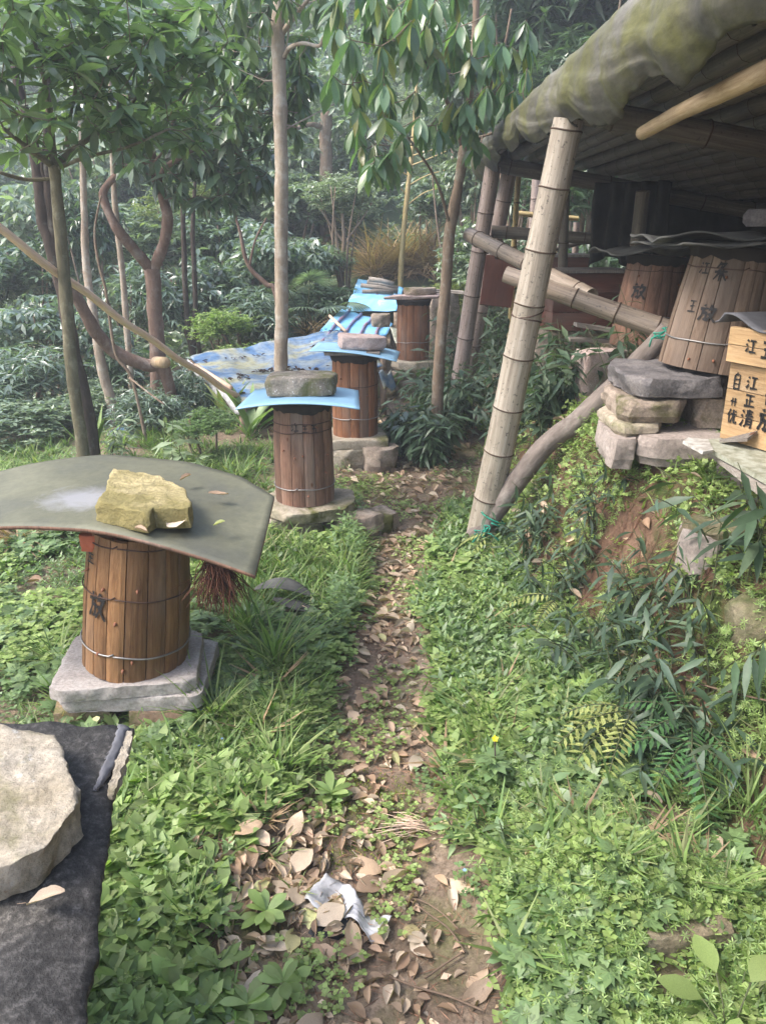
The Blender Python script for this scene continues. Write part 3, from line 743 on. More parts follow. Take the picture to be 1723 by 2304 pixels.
rk = pxs([(255, 1048), (298, 1050), (360, 1066), (413, 1086), (430, 1118), (424, 1130), (345, 1134), (328, 1146), (285, 1138), (210, 1124), (236, 1100), (244, 1074)], .765)
stone('rock', rk, .690, .066, 'mossrock', 'flat yellow mossy rock on the curved olive sheet', 'rock', 'rocks weighing down hive covers', amp=.009, fs=20, tilt=(-.06, 0), bevel=.07, N=90, under=.93, seed=5)
# root fibre tuft and red clay under the sheet
def tuft(p, n, L, spread, mat, name, label, cat, r=.0016, seedv=1):
    mb = MB(); random.seed(seedv)
    for k in range(n):
        a = random.uniform(0, 6.28); q = Vector(p) + Vector((random.gauss(0, spread * .5), random.gauss(0, spread * .5), 0)); pts = [q.copy()]
        d = Vector((random.gauss(0, .3), random.gauss(0, .3), -1))
        for i in range(6):
            d = (d + Vector((random.gauss(0, .28), random.gauss(0, .28), -.15))).normalized(); q = q + d * L / 6 * random.uniform(.6, 1.2); pts.append(q.copy())
        mb.tube(pts, [r, r, r * .9, r * .8, r * .7, r * .6, r * .4], 3, cap=False)
    return tag(mb.build(name, MAT[mat]), label, cat)
tuft(atz(487, 1255, .625), 240, .17, .03, 'root', 'root_tuft', 'brown hairy root tuft hanging under the right corner of the olive sheet', 'roots')
cl = atz(215, 1236, .60)
stone('clay_pot_shard', poly(cl.x, cl.y + .03, .055, .04, 8), .595, .05, 'silt', 'reddish brown clay lump tucked beneath the olive sheet', 'clay lump', amp=.006, bevel=.4)

# hive 2
p2 = atz(681, 1141, .15); C2 = Vector((p2.x, p2.y + .15, .15)); HT2 = .545
stone('boulder', poly(C2.x + .29, C2.y - .09, .13, .11, 8), -.03, .125, 'brownstone', 'rounded brown boulder propping the right side of the round sandstone base', 'boulder', 'stones under hive bases', amp=.014, bevel=.5, dome=.1)
stone('boulder', poly(C2.x + .40, C2.y - .02, .10, .10, 8), -.04, .12, 'brownstone', 'small dark boulder outermost at the path side of the round sandstone base', 'boulder', 'stones under hive bases', amp=.016, bevel=.5, seed=4)
stone('stone_block', rect(C2.x - .12, C2.y - .02, .20, .15, .1), -.02, .105, 'sandstone', 'squared stone block beneath the left half of the round sandstone base', 'stone block', 'stones under hive bases', amp=.01)
stone('round_base_stone', poly(C2.x + .03, C2.y - .005, .265, .245, 13, jit=.07), .083, .068, 'sandstone', 'round sandstone slab carrying the barrel hive with the lichen stone on top', 'base stone', 'flat base stones of the hives', amp=.012, bevel=.22, N=72)
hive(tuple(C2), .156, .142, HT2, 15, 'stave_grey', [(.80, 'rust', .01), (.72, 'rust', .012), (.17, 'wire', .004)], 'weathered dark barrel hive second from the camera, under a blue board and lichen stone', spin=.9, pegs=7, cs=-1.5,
     chars=[('jiang', -1.85 * .156, .40, .04, .045), ('wang', -1.50 * .156, .395, .035, .04), ('wu', -1.20 * .156, .39, .035, .045)])
lz = C2.z + HT2 + .012
def f2(s, t):
    x = C2.x - .295 + .60 * s + .02 * t * (1 - 2 * s); y = C2.y - .255 + .46 * t
    return (x, y, lz + .012 - .05 * (2 * s - 1) ** 2 * .55 - .02 * s * 0 + .012 * (s > .9) * 0)
tag(sheet('blue_board', f2, 20, 8, .006, 'blue_plastic'), 'light blue plastic board with bowed ends under the lichen covered stone', 'board', 'blue boards covering hives')
stone('rock', [(C2.x - .165, C2.y - .10), (C2.x - .17, C2.y + .12), (C2.x + .14, C2.y + .13), (C2.x + .185, C2.y + .03), (C2.x + .16, C2.y - .085), (C2.x, C2.y - .105)], lz + .0135, .092, 'lichenstone', 'blocky brown stone with pale lichen spots on the nearer blue board', 'rock', 'rocks weighing down hive covers', amp=.010, fs=14, bevel=.10, N=80, under=.98)

# hive 3
p3 = atz(798, 987, .19); C3 = Vector((p3.x, p3.y + .155, .19)); HT3 = .555
stone('boulder', poly(C3.x + .17, C3.y - .16, .13, .12, 8), -.02, .16, 'brownstone', 'wedge shaped brown rock under the right corner of the square base slab', 'boulder', 'stones under hive bases', amp=.016, bevel=.3)
stone('boulder', poly(C3.x - .10, C3.y - .10, .20, .15, 9), -.03, .16, 'sandstone', 'mossy low boulder under the left part of the square base slab', 'boulder', 'stones under hive bases', amp=.016, bevel=.3, seed=9)
stone('square_base_stone', rect(C3.x - .01, C3.y - .01, .215, .20, .12, .06), .118, .074, 'sandstone', 'thick square sandstone slab under the reddish barrel hive in the middle', 'base stone', 'flat base stones of the hives', amp=.010, bevel=.18, N=72, seed=6)
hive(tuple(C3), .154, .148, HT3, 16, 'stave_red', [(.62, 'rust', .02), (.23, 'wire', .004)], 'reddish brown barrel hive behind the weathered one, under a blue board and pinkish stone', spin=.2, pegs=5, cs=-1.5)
lz3 = C3.z + HT3 + .012
MB().box((C3.x + .02, C3.y - .02, lz3 - .006), (.36, .34, .016), jit=.004)
tag(MB().box((0, 0, 0), (.36, .30, .014), jit=.004).build('wooden_board', MAT['grey_wood'], M=Matrix.Translation((C3.x - .01, C3.y - .03, lz3 - .002)), sm=False), 'thin grey wooden board between the middle hive and its blue board', 'board')
def f3(s, t):
    x = C3.x - .285 + .56 * s + .03 * t; y = C3.y - .225 + .10 * (s - .5) * -1 + .42 * t
    return (x, y, lz3 + .018 - .05 * (s - .4) - .02 * (2 * s - 1) ** 2)
tag(sheet('blue_board', f3, 16, 8, .006, 'blue_plastic'), 'light blue plastic board tilting to the right under the pinkish brown stone', 'board', 'blue boards covering hives')
stone('rock', [(C3.x - .10, C3.y - .12), (C3.x - .11, C3.y + .08), (C3.x + .12, C3.y + .10), (C3.x + .215, C3.y + .02), (C3.x + .21, C3.y - .07), (C3.x + .1, C3.y - .125)], lz3 + .012, .082, 'pinkstone', 'pinkish brown flat stone on the farther blue board', 'rock', 'rocks weighing down hive covers', amp=.008, fs=14, bevel=.15, N=72, tilt=(-.05, 0))

# hive 4
C4 = at(930, 812, 7.25); C4 = Vector((C4.x, 7.40, C4.z)); HT4 = .55
g4 = h1(C4.x, C4.y); zz = g4 - .03; lay = [(.20, .19, .075), (.22, .20, .085), (.20, .18, .06), (.24, .20, .085)]
tot = sum(t[2] for t in lay); k4 = (C4.z - zz) / tot
for i, (rx_, ry_, t_) in enumerate(lay):
    t_ *= k4
    if i == 2:
        for j, dx in enumerate((-.15, -.02, .12)):
            stone('stone', poly(C4.x + dx, C4.y - .10 + .02 * j, .065, .10, 7), zz, t_, 'brownstone', ('small square stone at the left of the middle course under the farthest barrel hive', 'small square stone in the centre of the middle course under the farthest barrel hive', 'small square stone at the right of the middle course under the farthest barrel hive')[j], 'stone', 'stones stacked under the farthest barrel hive', amp=.008, seed=j * 4)
        stone('stone', poly(C4.x, C4.y + .10, .18, .08, 7), zz, t_, 'brownstone', 'long stone at the back of the middle course under the farthest barrel hive', 'stone', 'stones stacked under the farthest barrel hive', amp=.01, seed=31)
    else:
        stone('flat_stone', poly(C4.x + (.03, -.02, 0, .03)[i], C4.y, rx_, ry_, 8), zz, t_ - .002, 'brownstone' if i < 3 else 'sandstone', ('lowest flat stone of the pile under the farthest barrel hive', 'second flat stone from the bottom under the farthest barrel hive', '', 'topmost wide flat stone directly under the farthest barrel hive')[i], 'flat stone', 'stones stacked under the farthest barrel hive', amp=.012, bevel=.2, seed=i * 7)
    zz += t_
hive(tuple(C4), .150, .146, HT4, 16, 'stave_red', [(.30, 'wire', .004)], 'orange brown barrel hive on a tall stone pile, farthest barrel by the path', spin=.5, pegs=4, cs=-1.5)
z4 = C4.z + HT4
stone('stone_slab', [(C4.x - .30, C4.y - .13), (C4.x - .18, C4.y + .12), (C4.x + .12, C4.y + .15), (C4.x + .30, C4.y + .05), (C4.x + .24, C4.y - .12), (C4.x - .05, C4.y - .17)], z4 + .004, .028, 'pinkstone', 'thin irregular stone slab roofing the farthest barrel hive', 'stone slab', amp=.012, fs=10, bevel=.3, tilt=(.02, 0))
stone('rock', poly(C4.x + .06, C4.y, .155, .10, 10, jit=.06), z4 + .034, .062, 'brownstone', 'smooth oval stone on the thin slab of the farthest barrel hive', 'rock', 'rocks weighing down hive covers', amp=.006, bevel=.5)
b4 = at(1000, 700, 8.1)
tag(MB().box((0, 0, 0), (.42, .2, .02), jit=.01).build('wooden_board', MAT['grey_wood'], M=Matrix.Translation((b4.x - .02, b4.y, b4.z + .2)) @ Matrix.Rotation(.06, 4, 'Y'), sm=False), 'grey board lying flat behind the farthest barrel hive', 'board')
stone('stone_block', rect(b4.x - .02, b4.y, .16, .12, .2), h1(b4.x, b4.y) - .05, b4.z + .19 - h1(b4.x, b4.y) + .05, 'brownstone', 'rough stone support under the grey board behind the farthest hive', 'stone block', amp=.02)

# foreground hive cover, bottom left
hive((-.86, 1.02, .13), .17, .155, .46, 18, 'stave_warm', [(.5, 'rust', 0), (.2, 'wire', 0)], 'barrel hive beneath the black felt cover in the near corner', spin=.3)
stone('base_slab', rect(-.86, 1.02, .20, .2, .05), -.02, .15, 'concrete', 'concrete slab under the hive with the black felt cover', 'slab', amp=.006)
ZT = .60
Rg = [tuple(atz(u, v, ZT).xy) for u, v in [(160, 2420), (182, 2304), (200, 2200), (215, 2080), (232, 1960), (244, 1880), (258, 1790), (300, 1648)]]
Lf = [(-1.25, .42), (-1.27, .60), (-1.27, .8), (-1.26, 1.0), (-1.2, 1.22)]
def f0(s, t):
    r = pl(Rg, t); l = pl(Lf, t); x = l[0] * (1 - s) + r[0] * s; y = l[1] * (1 - s) + r[1] * s
    y += .035 * math.sin(t * 3) * math.sin(s * math.pi) * t
    e = max(0, (s - .88) / .12)
    n = mnoise.noise(Vector((x * 5, y * 5, 2))) * .008 + mnoise.noise(Vector((x * 17, y * 17, 2))) * .003
    n += .005 * mnoise.noise(Vector((x * 40, y * 40, 5))) + .004 * abs(mnoise.noise(Vector((x * 9, y * 9, 8))))
    return (x + (.014 * mnoise.noise(Vector((y * 16, 1, 1))) + .006 * mnoise.noise(Vector((y * 60, 1, 1)))) * (s > .97), y + .012 * mnoise.noise(Vector((x * 15, 4, 1))) * (t > .95), ZT + n - .020 * e * e * (1.6 - t) + .02 * t)
tag(sheet('felt_cover', f0, 60, 50, .012, 'tar'), 'black tar felt hive cover in the near corner under the big pale rock', 'hive cover')
big = pxs([(-190, 1640), (0, 1621), (60, 1620), (104, 1628), (130, 1662), (158, 1712), (174, 1760), (170, 1808), (142, 1862), (96, 1900), (40, 1935), (-30, 1960), (-150, 1950)], .682)
stone('rock', big, ZT + .010, .066, 'bigrock', 'big flat pale granite rock on the black felt cover', 'rock', 'rocks weighing down hive covers', amp=.010, fs=14, bevel=.09, N=120, under=.80, seed=12)
# crumbly mortar and a curled scrap of felt along the far right rim
mo = pxs([(300, 1646), (286, 1658), (276, 1690), (258, 1745), (246, 1800), (252, 1806), (264, 1790), (284, 1730), (300, 1668)], ZT + .012)
stone('mortar_strip', mo, ZT + .008, .016, 'bigrock', 'crumbly sandy mortar strip along the rim of the black felt cover', 'mortar', None, amp=.005, fs=40, bevel=.3, N=80)
q = [atz(u, v, ZT + .02) for u, v in [(270, 1640), (258, 1680), (242, 1716), (225, 1750), (214, 1776)]]
def fs_(s, t):
    p = Vector(pl([tuple(k) for k in q], s)); a = -2.4 + 4.0 * t; r = .011 * (1 - .75 * s ** 3) * (1 + .3 * mnoise.noise(Vector((s * 8, t, 3))))
    return (p.x + r * math.cos(a) * 1.5 + .004 * mnoise.noise(Vector((s * 20, t * 4, 1))), p.y, p.z + r * math.sin(a) + .003 * mnoise.noise(Vector((s * 15, t * 5, 1))))
tag(sheet('felt_scrap', fs_, 30, 14, .002, 'felt'), 'small curled scrap of mossy grey felt on the black cover', 'felt scrap')

# ------------------------------------------------------------------ bamboo shed
def roofz(x): return 2.045 - .17 * (x - .85)
shed = empty('bamboo_shed', (1.3, 3.6, .7), 'open bamboo shed with a mouldy tarpaulin roof sheltering hives on the bank', 'shed')
def culm(name, parent, a, b, ra, rb, mat, gap=.27, rings=True, bend=0., n=14, first=.12, ringparts=True, label=None):
    """Bamboo culm as a mesh in its own frame (Z along the culm) with swollen nodes; rings are sub-parts."""
    a = Vector(a); b = Vector(b); L = (b - a).length; q = (b - a).to_track_quat('Z', 'Y'); M = Matrix.LocRotScale(a, q, None)
    zs = [0]; nodes = []; z = first * random.uniform(.8, 1.2)
    while z < L - .03: nodes.append(z); z += gap * random.uniform(.88, 1.12)
    for zn in nodes: zs += [zn - .018, zn - .006, zn, zn + .007, zn + .018]
    k = max(2, int(L / .2)); zs += [L * i / k for i in range(1, k)]; zs = sorted(set(round(s, 4) for s in zs + [L] if 0 <= s <= L))
    pts = []; rr = []
    bx, by = random.uniform(-1, 1) * bend, bend
    off = lambda z: Vector((bx * math.sin(math.pi * z / L) + .004 * math.sin(z * 5 + a.x * 9), by * math.sin(math.pi * z / L), z))
    rd = lambda z: ra + (rb - ra) * z / L
    for z in zs:
        r = rd(z); 
        for zn in nodes:
            d = abs(z - zn)
            if d < .02: r *= 1 + .05 * (1 - d / .02)
        pts.append(off(z)); rr.append(r)
    mb = MB(); mb.tube(pts, rr, n, cap=False)
    # hollow ends
    for zz, sgn in ((0, 1), (L, -1)):
        r = rd(zz); c = off(zz); base = len(mb.v)
        for s, dz in ((1, 0), (.82, 0), (.80, sgn * .05)):
            for j in range(n):
                t = 2 * math.pi * j / n; mb.v.append(tuple(c + Vector((r * s * math.cos(t), r * s * math.sin(t), dz))))
        for i in range(2):
            for j in range(n):
                p = base + i * n + j; w = base + i * n + (j + 1) % n
                mb.f.append((p, w, w + n, p + n)); mb.m.append(0)
        mb.f.append(tuple(base + 2 * n + j for j in range(n))); mb.m.append(0)
    mats = [MAT[mat], MAT['node']]
    if rings and not ringparts:
        for zn in nodes:
            c = off(zn + .003); mb.tube([c - Vector((0, 0, .003)), c + Vector((0, 0, .003))], rd(zn) * 1.062, n, cap=False, mi=1)
    o = mb.build(name, mats, parent, M=M)
    if label: o['label'] = label
    if rings and ringparts:
        for zn in nodes:
            c = off(zn + .002); m2 = MB(); P = []
            for j in range(25):
                t = 2 * math.pi * j / 24; P.append(c + Vector((rd(zn) * 1.045 * math.cos(t), rd(zn) * 1.045 * math.sin(t), .0012 * math.sin(3 * t))))
            m2.tube(P, .0036, 5, cap=False); link('node_ring', m2.mesh(MAT['node']), o, M)
    return o
def coil(name, parent, c, axis, r, turns, rope, mat, pitch=.008):
    ax = Vector(axis).normalized(); ref = Vector((0, 0, 1)) if abs(ax.z) < .9 else Vector((1, 0, 0)); u_ = ax.cross(ref).normalized(); v_ = ax.cross(u_)
    P = [Vector(c) + u_ * (r + rope * .6) * math.cos(t) + v_ * (r + rope * .6) * math.sin(t) + ax * (pitch * t / 6.28 + .004 * math.sin(2 * t)) for t in [turns * 6.2832 * k / (20 * turns) for k in range(int(20 * turns) + 1)]]
    return MB().tube(P, rope, 5).build(name, MAT[mat], parent)
# main post
A = at(1075, 1222, 3.66); A.z = h1(A.x, A.y) - .06; A = Vector((at(1073, 1225, 3.66).x, 3.66, A.z)); B = at(1278, 268, 3.47)
culm('bamboo_post', shed, A, B, .074, .060, 'bamboo', .245, n=24, first=.09, label='thick pale main post leaning outwards at the path')
dm = (B - A).normalized()
for t, s in ((.60, .12), (.615, -.15)):
    c = A.lerp(B, t); coil('wire_tie', shed, c, dm + Vector((0, s, 0)) + Vector((s * 1.5, 0, .1)), .066, 1.1, .0035, 'rust', .01)
# far posts
def px_post(u0, v0, Y0, u1, v1, Y1, r0, r1, mat, nm='bamboo_post', **k):
    a = at(u0, v0, Y0); b = at(u1, v1, Y1); g = h1(a.x, a.y)
    if v0 > 600 and a.z > g - .02:
        d = (b - a); a = a - d * ((a.z - g + .05) / max(.3, d.z))
    return culm(nm, shed, a, b, r0, r1, mat, **k)
px_post(1038, 815, 6.15, 1108, 375, 6.0, .064, .056, 'bamboo_pink', gap=.3, n=18, label='pinkish corner post at the far end')
px_post(1084, 680, 6.35, 1146, 385, 6.25, .064, .056, 'bamboo_pink', gap=.28, n=18)
px_post(1152, 640, 6.5, 1166, 385, 6.4, .026, .022, 'bamboo_yellow', gap=.3, n=10)
px_post(1190, 640, 7.6, 1208, 390, 7.5, .05, .045, 'bamboo_pink', gap=.3, n=12)
px_post(1262, 690, 5.6, 1272, 420, 5.5, .035, .03, 'bamboo_dark', gap=.3, n=10)
px_post(1290, 640, 6.8, 1296, 500, 6.8, .028, .025, 'bamboo_pink', gap=.3, n=10)
px_post(1420, 640, 5.4, 1445, 430, 5.3, .05, .045, 'bamboo_dark', gap=.3, n=10)
# horizontals and braces
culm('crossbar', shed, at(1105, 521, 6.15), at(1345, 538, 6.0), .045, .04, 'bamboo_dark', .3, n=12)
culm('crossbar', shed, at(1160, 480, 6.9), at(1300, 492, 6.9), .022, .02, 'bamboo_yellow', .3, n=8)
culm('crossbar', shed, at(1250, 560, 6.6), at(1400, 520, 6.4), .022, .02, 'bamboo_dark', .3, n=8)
culm('brace', shed, at(1056, 528, 5.5), at(1330, 668, 4.3), .048, .046, 'bamboo_brown', .28, n=16, label='thin brown brace with a hollow cut end beyond the main post')
culm('brace', shed, at(1137, 617, 3.80), at(1512, 748, 3.48), .038, .048, 'bamboo_brown', .2, n=18, label='brown brace running from the main post into the shed')
aa, bb = at(1137, 617, 3.80), at(1512, 748, 3.48)
coil('wire_tie', shed, at(1095, 548, 5.33), bb - aa, .054, 1.4, .004, 'rust', .02)
coil('wire_tie', shed, at(1120, 562, 5.22), bb - aa, .054, 1.2, .004, 'rust', .015)
# log from post foot up to the stones
lg = [(at(1052, 1232, 3.62), .052), (at(1120, 1140, 3.60), .052), (at(1220, 1010, 3.52), .048), (at(1300, 945, 3.45), .046), (at(1400, 850, 3.40), .044), (at(1505, 742, 3.36), .042)]
pp, rr_ = spline(lg, 6)
M_ = Matrix.LocRotScale(pp[0], (pp[-1] - pp[0]).to_track_quat('Z', 'Y'), None); Mi_ = M_.inverted()
MB().tube([Mi_ @ p for p in pp], rr_, 22, rough=.14, rs=9).build('brace_log', MAT['bark_log'], shed, M=M_)
# green rope knots
def knot(c, s, name='rope_knot'):
    P = []
    for k in range(60):
        t = k / 59 * 6.28 * 2.5; P.append(Vector(c) + Vector((s * (math.sin(t) + .6 * math.sin(2.2 * t)), s * .7 * math.cos(1.3 * t), s * (math.cos(t * .9) * .8 + .3 * math.sin(3 * t)))))
    MB().tube(P, s * .13, 6).build(name, MAT['rope'], shed)
kc = at(1086, 1196, 3.50); knot(kc, .026)
coil('rope', shed, A + dm * .13, dm + Vector((-.4, 0, .3)), .076, 1.0, .005, 'rope', .01)
coil('rope', shed, at(1105, 1165, 3.60), Vector(lg[1][0]) - Vector(lg[0][0]), .070, 1.2, .005, 'rope', .015)
for e in ((1062, 1222), (1122, 1216)):
    MB().tube([kc, kc.lerp(at(e[0], e[1], 3.45), .5) + Vector((0, 0, .01)), at(e[0], e[1], 3.45)], .0045, 5).build('rope', MAT['rope'], shed)
kc = at(1490, 750, 3.26); knot(kc, .022)
coil('rope', shed, at(1497, 745, 3.40), bb - aa, .056, 1.3, .005, 'rope', .015)
MB().tube([kc, at(1465, 762, 3.25), at(1460, 780, 3.26)], .004, 5).build('rope', MAT['rope'], shed)
# crossbeams under the roof
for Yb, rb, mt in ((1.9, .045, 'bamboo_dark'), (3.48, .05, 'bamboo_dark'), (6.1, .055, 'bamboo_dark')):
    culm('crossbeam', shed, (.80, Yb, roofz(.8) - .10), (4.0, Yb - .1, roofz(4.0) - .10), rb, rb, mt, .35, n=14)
yb = at(1352, 232, 3.30)
MB().tube([yb, yb + Vector((.04, .14, 0))], [.032, .036], 7, rough=.2).build('beam_end', MAT['peeled'], shed)
# roof culms
x = .92; k = 0
while x < 3.6:
    r = random.uniform(.044, .060); x += r
    za = roofz(x) + random.uniform(-.012, .018); zb = roofz(x) + random.uniform(-.02, .02)
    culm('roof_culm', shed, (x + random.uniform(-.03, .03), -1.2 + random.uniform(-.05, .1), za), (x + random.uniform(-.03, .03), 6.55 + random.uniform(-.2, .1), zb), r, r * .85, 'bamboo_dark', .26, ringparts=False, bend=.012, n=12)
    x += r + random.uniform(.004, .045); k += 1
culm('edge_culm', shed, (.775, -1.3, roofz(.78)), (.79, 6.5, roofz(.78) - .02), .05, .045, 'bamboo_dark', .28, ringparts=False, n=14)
# tarpaulin over the roof with its rolled, sagging front edge
def q_hem(y, s): return .030 * mnoise.noise(Vector((y * 3.7, 2, 8))) * s + (.012 * mnoise.noise(Vector((y * 19, 2, 8))) if s > .97 else 0)
def tf(s, t):
    y = -1.4 + 7.87 * t
    n1 = mnoise.noise(Vector((y * 1.15, 0, 5))); n2 = mnoise.noise(Vector((y * 2.6, 1, 5)))
    near = sst(3.25, 2.85, y) * 1.
    R0 = (.080 + .020 * float(near)) * (1 + .25 * n1) * (1 - .12 * t); hang = .10 + .035 * float(near) + .06 * n2 + .02 * math.sin(y * 2.3)
    fold = math.sin(y * 9.5 + 6 * n1) * .45 + mnoise.noise(Vector((y * 5.3, 3, 1))) * .9
    xe, ze = .755, roofz(.8) + .08
    if s < .40:      # top of the roof, from deep inside to the edge
        x = 4.2 + (xe - 4.2) * (s / .40); z = roofz(x) + .085 + .015 * mnoise.noise(Vector((x * 3, y * 3, 0))); k = 0
    elif s < .62:    # over the edge
        a = (s - .40) / .22 * R(95); x = xe - R0 * math.sin(a); z = ze - R0 * (1 - math.cos(a)); k = (s - .40) / .22 * .4
    else:            # hanging flap with a free wavy hem
        a = R(95); q = (s - .62) / .38; x = xe - R0 * math.sin(a) + hang * q * (-.18 + .75 * q * q); z = ze - R0 * (1 - math.cos(a)) - hang * 1.35 * q; k = .4 + .6 * q
    x += k * .034 * fold + k * .008 * mnoise.noise(Vector((y * 13, s * 7, 4)))
    cr = .3 - abs(mnoise.noise(Vector((y * 3.0 + s * 6, s * 5, 7)))); x -= .030 * cr * (s > .5) * k
    z += k * q_hem(y, s) + .012 * cr * (s > .38)
    return (x, y, z)
sheet('tarpaulin', tf, 64, 300, .006, 'tarp', shed)
fl = at(1113, 335, 6.2)
def ff(s, t):
    x = fl.x - .035 + .13 * s; z = fl.z + .10 - .23 * t * (1 - .35 * s)
    return (x + .012 * math.sin(t * 7), fl.y - .28 + .25 * s + .012 * math.sin(s * 14), z)
def vsheet(name, fn, ns, nt, mat, parent=None, th=.004, label=None, cat=None, group=None):
    mb = MB(); V = [Vector(fn(i / ns, j / nt)) for i in range(ns + 1) for j in range(nt + 1)]; n = len(V)
    g = lambda i, j: i * (nt + 1) + j
    F = [(g(i, j), g(i + 1, j), g(i + 1, j + 1), g(i, j + 1)) for i in range(ns) for j in range(nt)]
    c = sum(V, Vector()) / n
    me = bpy.data.meshes.new(name); me.from_pydata([tuple(v - c) for v in V], [], F); me.materials.append(MAT[mat]); smooth(me)
    o = link(name, me, parent, Matrix.Translation(c))
    md = o.modifiers.new('thickness', 'SOLIDIFY'); md.thickness = th; md.offset = 0
    if label: tag(o, label, cat, group)
    return o
vsheet('tarpaulin_corner', ff, 12, 10, 'tarp', shed)
m_ = MB(); 
P = [fl + Vector((.0 + .016 * math.cos(t), -.30, .03 + .016 * math.sin(t))) for t in np.linspace(0, 6.2832, 17)]
m_.tube(P, .004, 5, cap=False); m_.build('eyelet', MAT['wire'], shed)
# dark cloths hanging at the back and far end of the shed
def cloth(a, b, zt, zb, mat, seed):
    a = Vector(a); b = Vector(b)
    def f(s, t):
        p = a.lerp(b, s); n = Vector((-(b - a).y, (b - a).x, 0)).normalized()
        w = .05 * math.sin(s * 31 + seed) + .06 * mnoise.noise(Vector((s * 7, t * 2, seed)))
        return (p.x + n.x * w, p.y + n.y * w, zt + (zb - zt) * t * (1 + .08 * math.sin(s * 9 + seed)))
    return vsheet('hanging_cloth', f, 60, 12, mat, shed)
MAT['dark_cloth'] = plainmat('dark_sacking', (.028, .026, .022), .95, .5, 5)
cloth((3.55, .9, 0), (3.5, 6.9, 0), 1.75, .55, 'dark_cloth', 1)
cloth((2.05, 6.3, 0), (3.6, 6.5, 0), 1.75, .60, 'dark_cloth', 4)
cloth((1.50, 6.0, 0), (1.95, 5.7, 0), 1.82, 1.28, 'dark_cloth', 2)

# peeled pole hanging under the roof (held by the shed)
pa, pb = at(1443, 300, 2.75), at(1790, 128, 1.80)
pp, rr_ = spline([(pa, .021), (pa.lerp(pb, .3) + Vector((0, 0, .005)), .022), (pa.lerp(pb, .65) + Vector((0, 0, .003)), .024), (pb, .026)], 5)
M = Matrix.LocRotScale(pa, (pb - pa).to_track_quat('Z', 'Y'), None); Mi = M.inverted()
tag(MB().tube([Mi @ p for p in pp], rr_, 14, rough=.10, rs=30).build('wooden_pole', MAT['peeled'], M=M), 'peeled yellowish pole hanging under the shed roof', 'pole')

# ------------------------------------------------------------------ stones and hives on the bank
C5 = Vector((at(1597, 845, 3.08).x, 3.10, at(1590, 845, 2.93).z)); HT5 = .455
zb5 = h1(C5.x - .1, C5.y)
def pst(px, z, th, mat, label, amp=.014, back=.34, cat='stone', fs=10, bevel=.3, seed=0, top=0):
    """stone from the front outline seen in the picture (left u, right u, v of lower front edge) carried back in depth"""
    uL, uR, v, Y = px; l = at(uL, v, Y); r = at(uR, v, Y)
    cx_, w = (l.x + r.x) / 2, (r.x - l.x) / 2
    out = rect(cx_, Y + back / 2, w, back / 2, random.uniform(-.08, .08), .3)
    return stone('stone', out, z, th, mat, label, cat, 'stones stacked under the shed hives', amp=amp, fs=fs, bevel=bevel, seed=seed, N=64)
pst((1425, 1665, 860, 2.88), C5.z - .085, .083, 'greystone', 'broad dark grey slate slab directly under the lettered barrel hive', .018, .48, bevel=.12, seed=2)
pst((1408, 1565, 890, 2.86), C5.z - .172, .085, 'brownstone', 'thick brown stone under the left end of the dark slate slab', .018, .42, bevel=.3, seed=5)
pst((1580, 1700, 900, 2.90), C5.z - .205, .118, 'brownstone', 'brown stone wedge under the right part of the dark slate slab', .016, .40, bevel=.25, seed=8)
pst((1395, 1510, 908, 2.84), C5.z - .218, .048, 'sandstone', 'thin rounded tan stone below the thick brown stone', .012, .36, bevel=.45, seed=11)
pst((1455, 1660, 960, 2.76), C5.z - .315, .108, 'pebble', 'long smooth grey boulder, widest of the bottom course', .007, .30, bevel=.5, seed=14)
pst((1388, 1452, 965, 2.80), C5.z - .335, .120, 'pebble', 'smooth pale boulder at the left end of the bottom course', .009, .36, bevel=.4, seed=17)
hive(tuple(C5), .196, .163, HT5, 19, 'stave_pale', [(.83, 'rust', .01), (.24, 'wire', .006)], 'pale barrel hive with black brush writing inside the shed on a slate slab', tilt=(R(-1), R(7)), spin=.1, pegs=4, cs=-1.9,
     chars=[('jiang', -2.72 * .196, .345, .044, .048), ('yong', -2.38 * .196, .325, .058, .072), ('wang', -2.72 * .196, .205, .036, .048), ('fang', -2.44 * .196, .180, .066, .064)])
C6 = Vector((at(1447, 790, 4.5).x, 4.55, at(1447, 788, 4.37).z))
st6 = stone('stone_slab', rect(C6.x, C6.y, .24, .22, .1), h1(C6.x, C6.y) - .05, C6.z - h1(C6.x, C6.y) + .05, 'brownstone', 'stone block under the rear barrel hive in the shed', 'stone block', amp=.014)
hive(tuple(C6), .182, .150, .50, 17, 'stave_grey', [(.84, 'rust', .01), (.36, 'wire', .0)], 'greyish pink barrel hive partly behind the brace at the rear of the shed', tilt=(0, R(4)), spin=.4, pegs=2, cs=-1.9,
     chars=[('fang', -2.55 * .18, .265, .085, .085)])
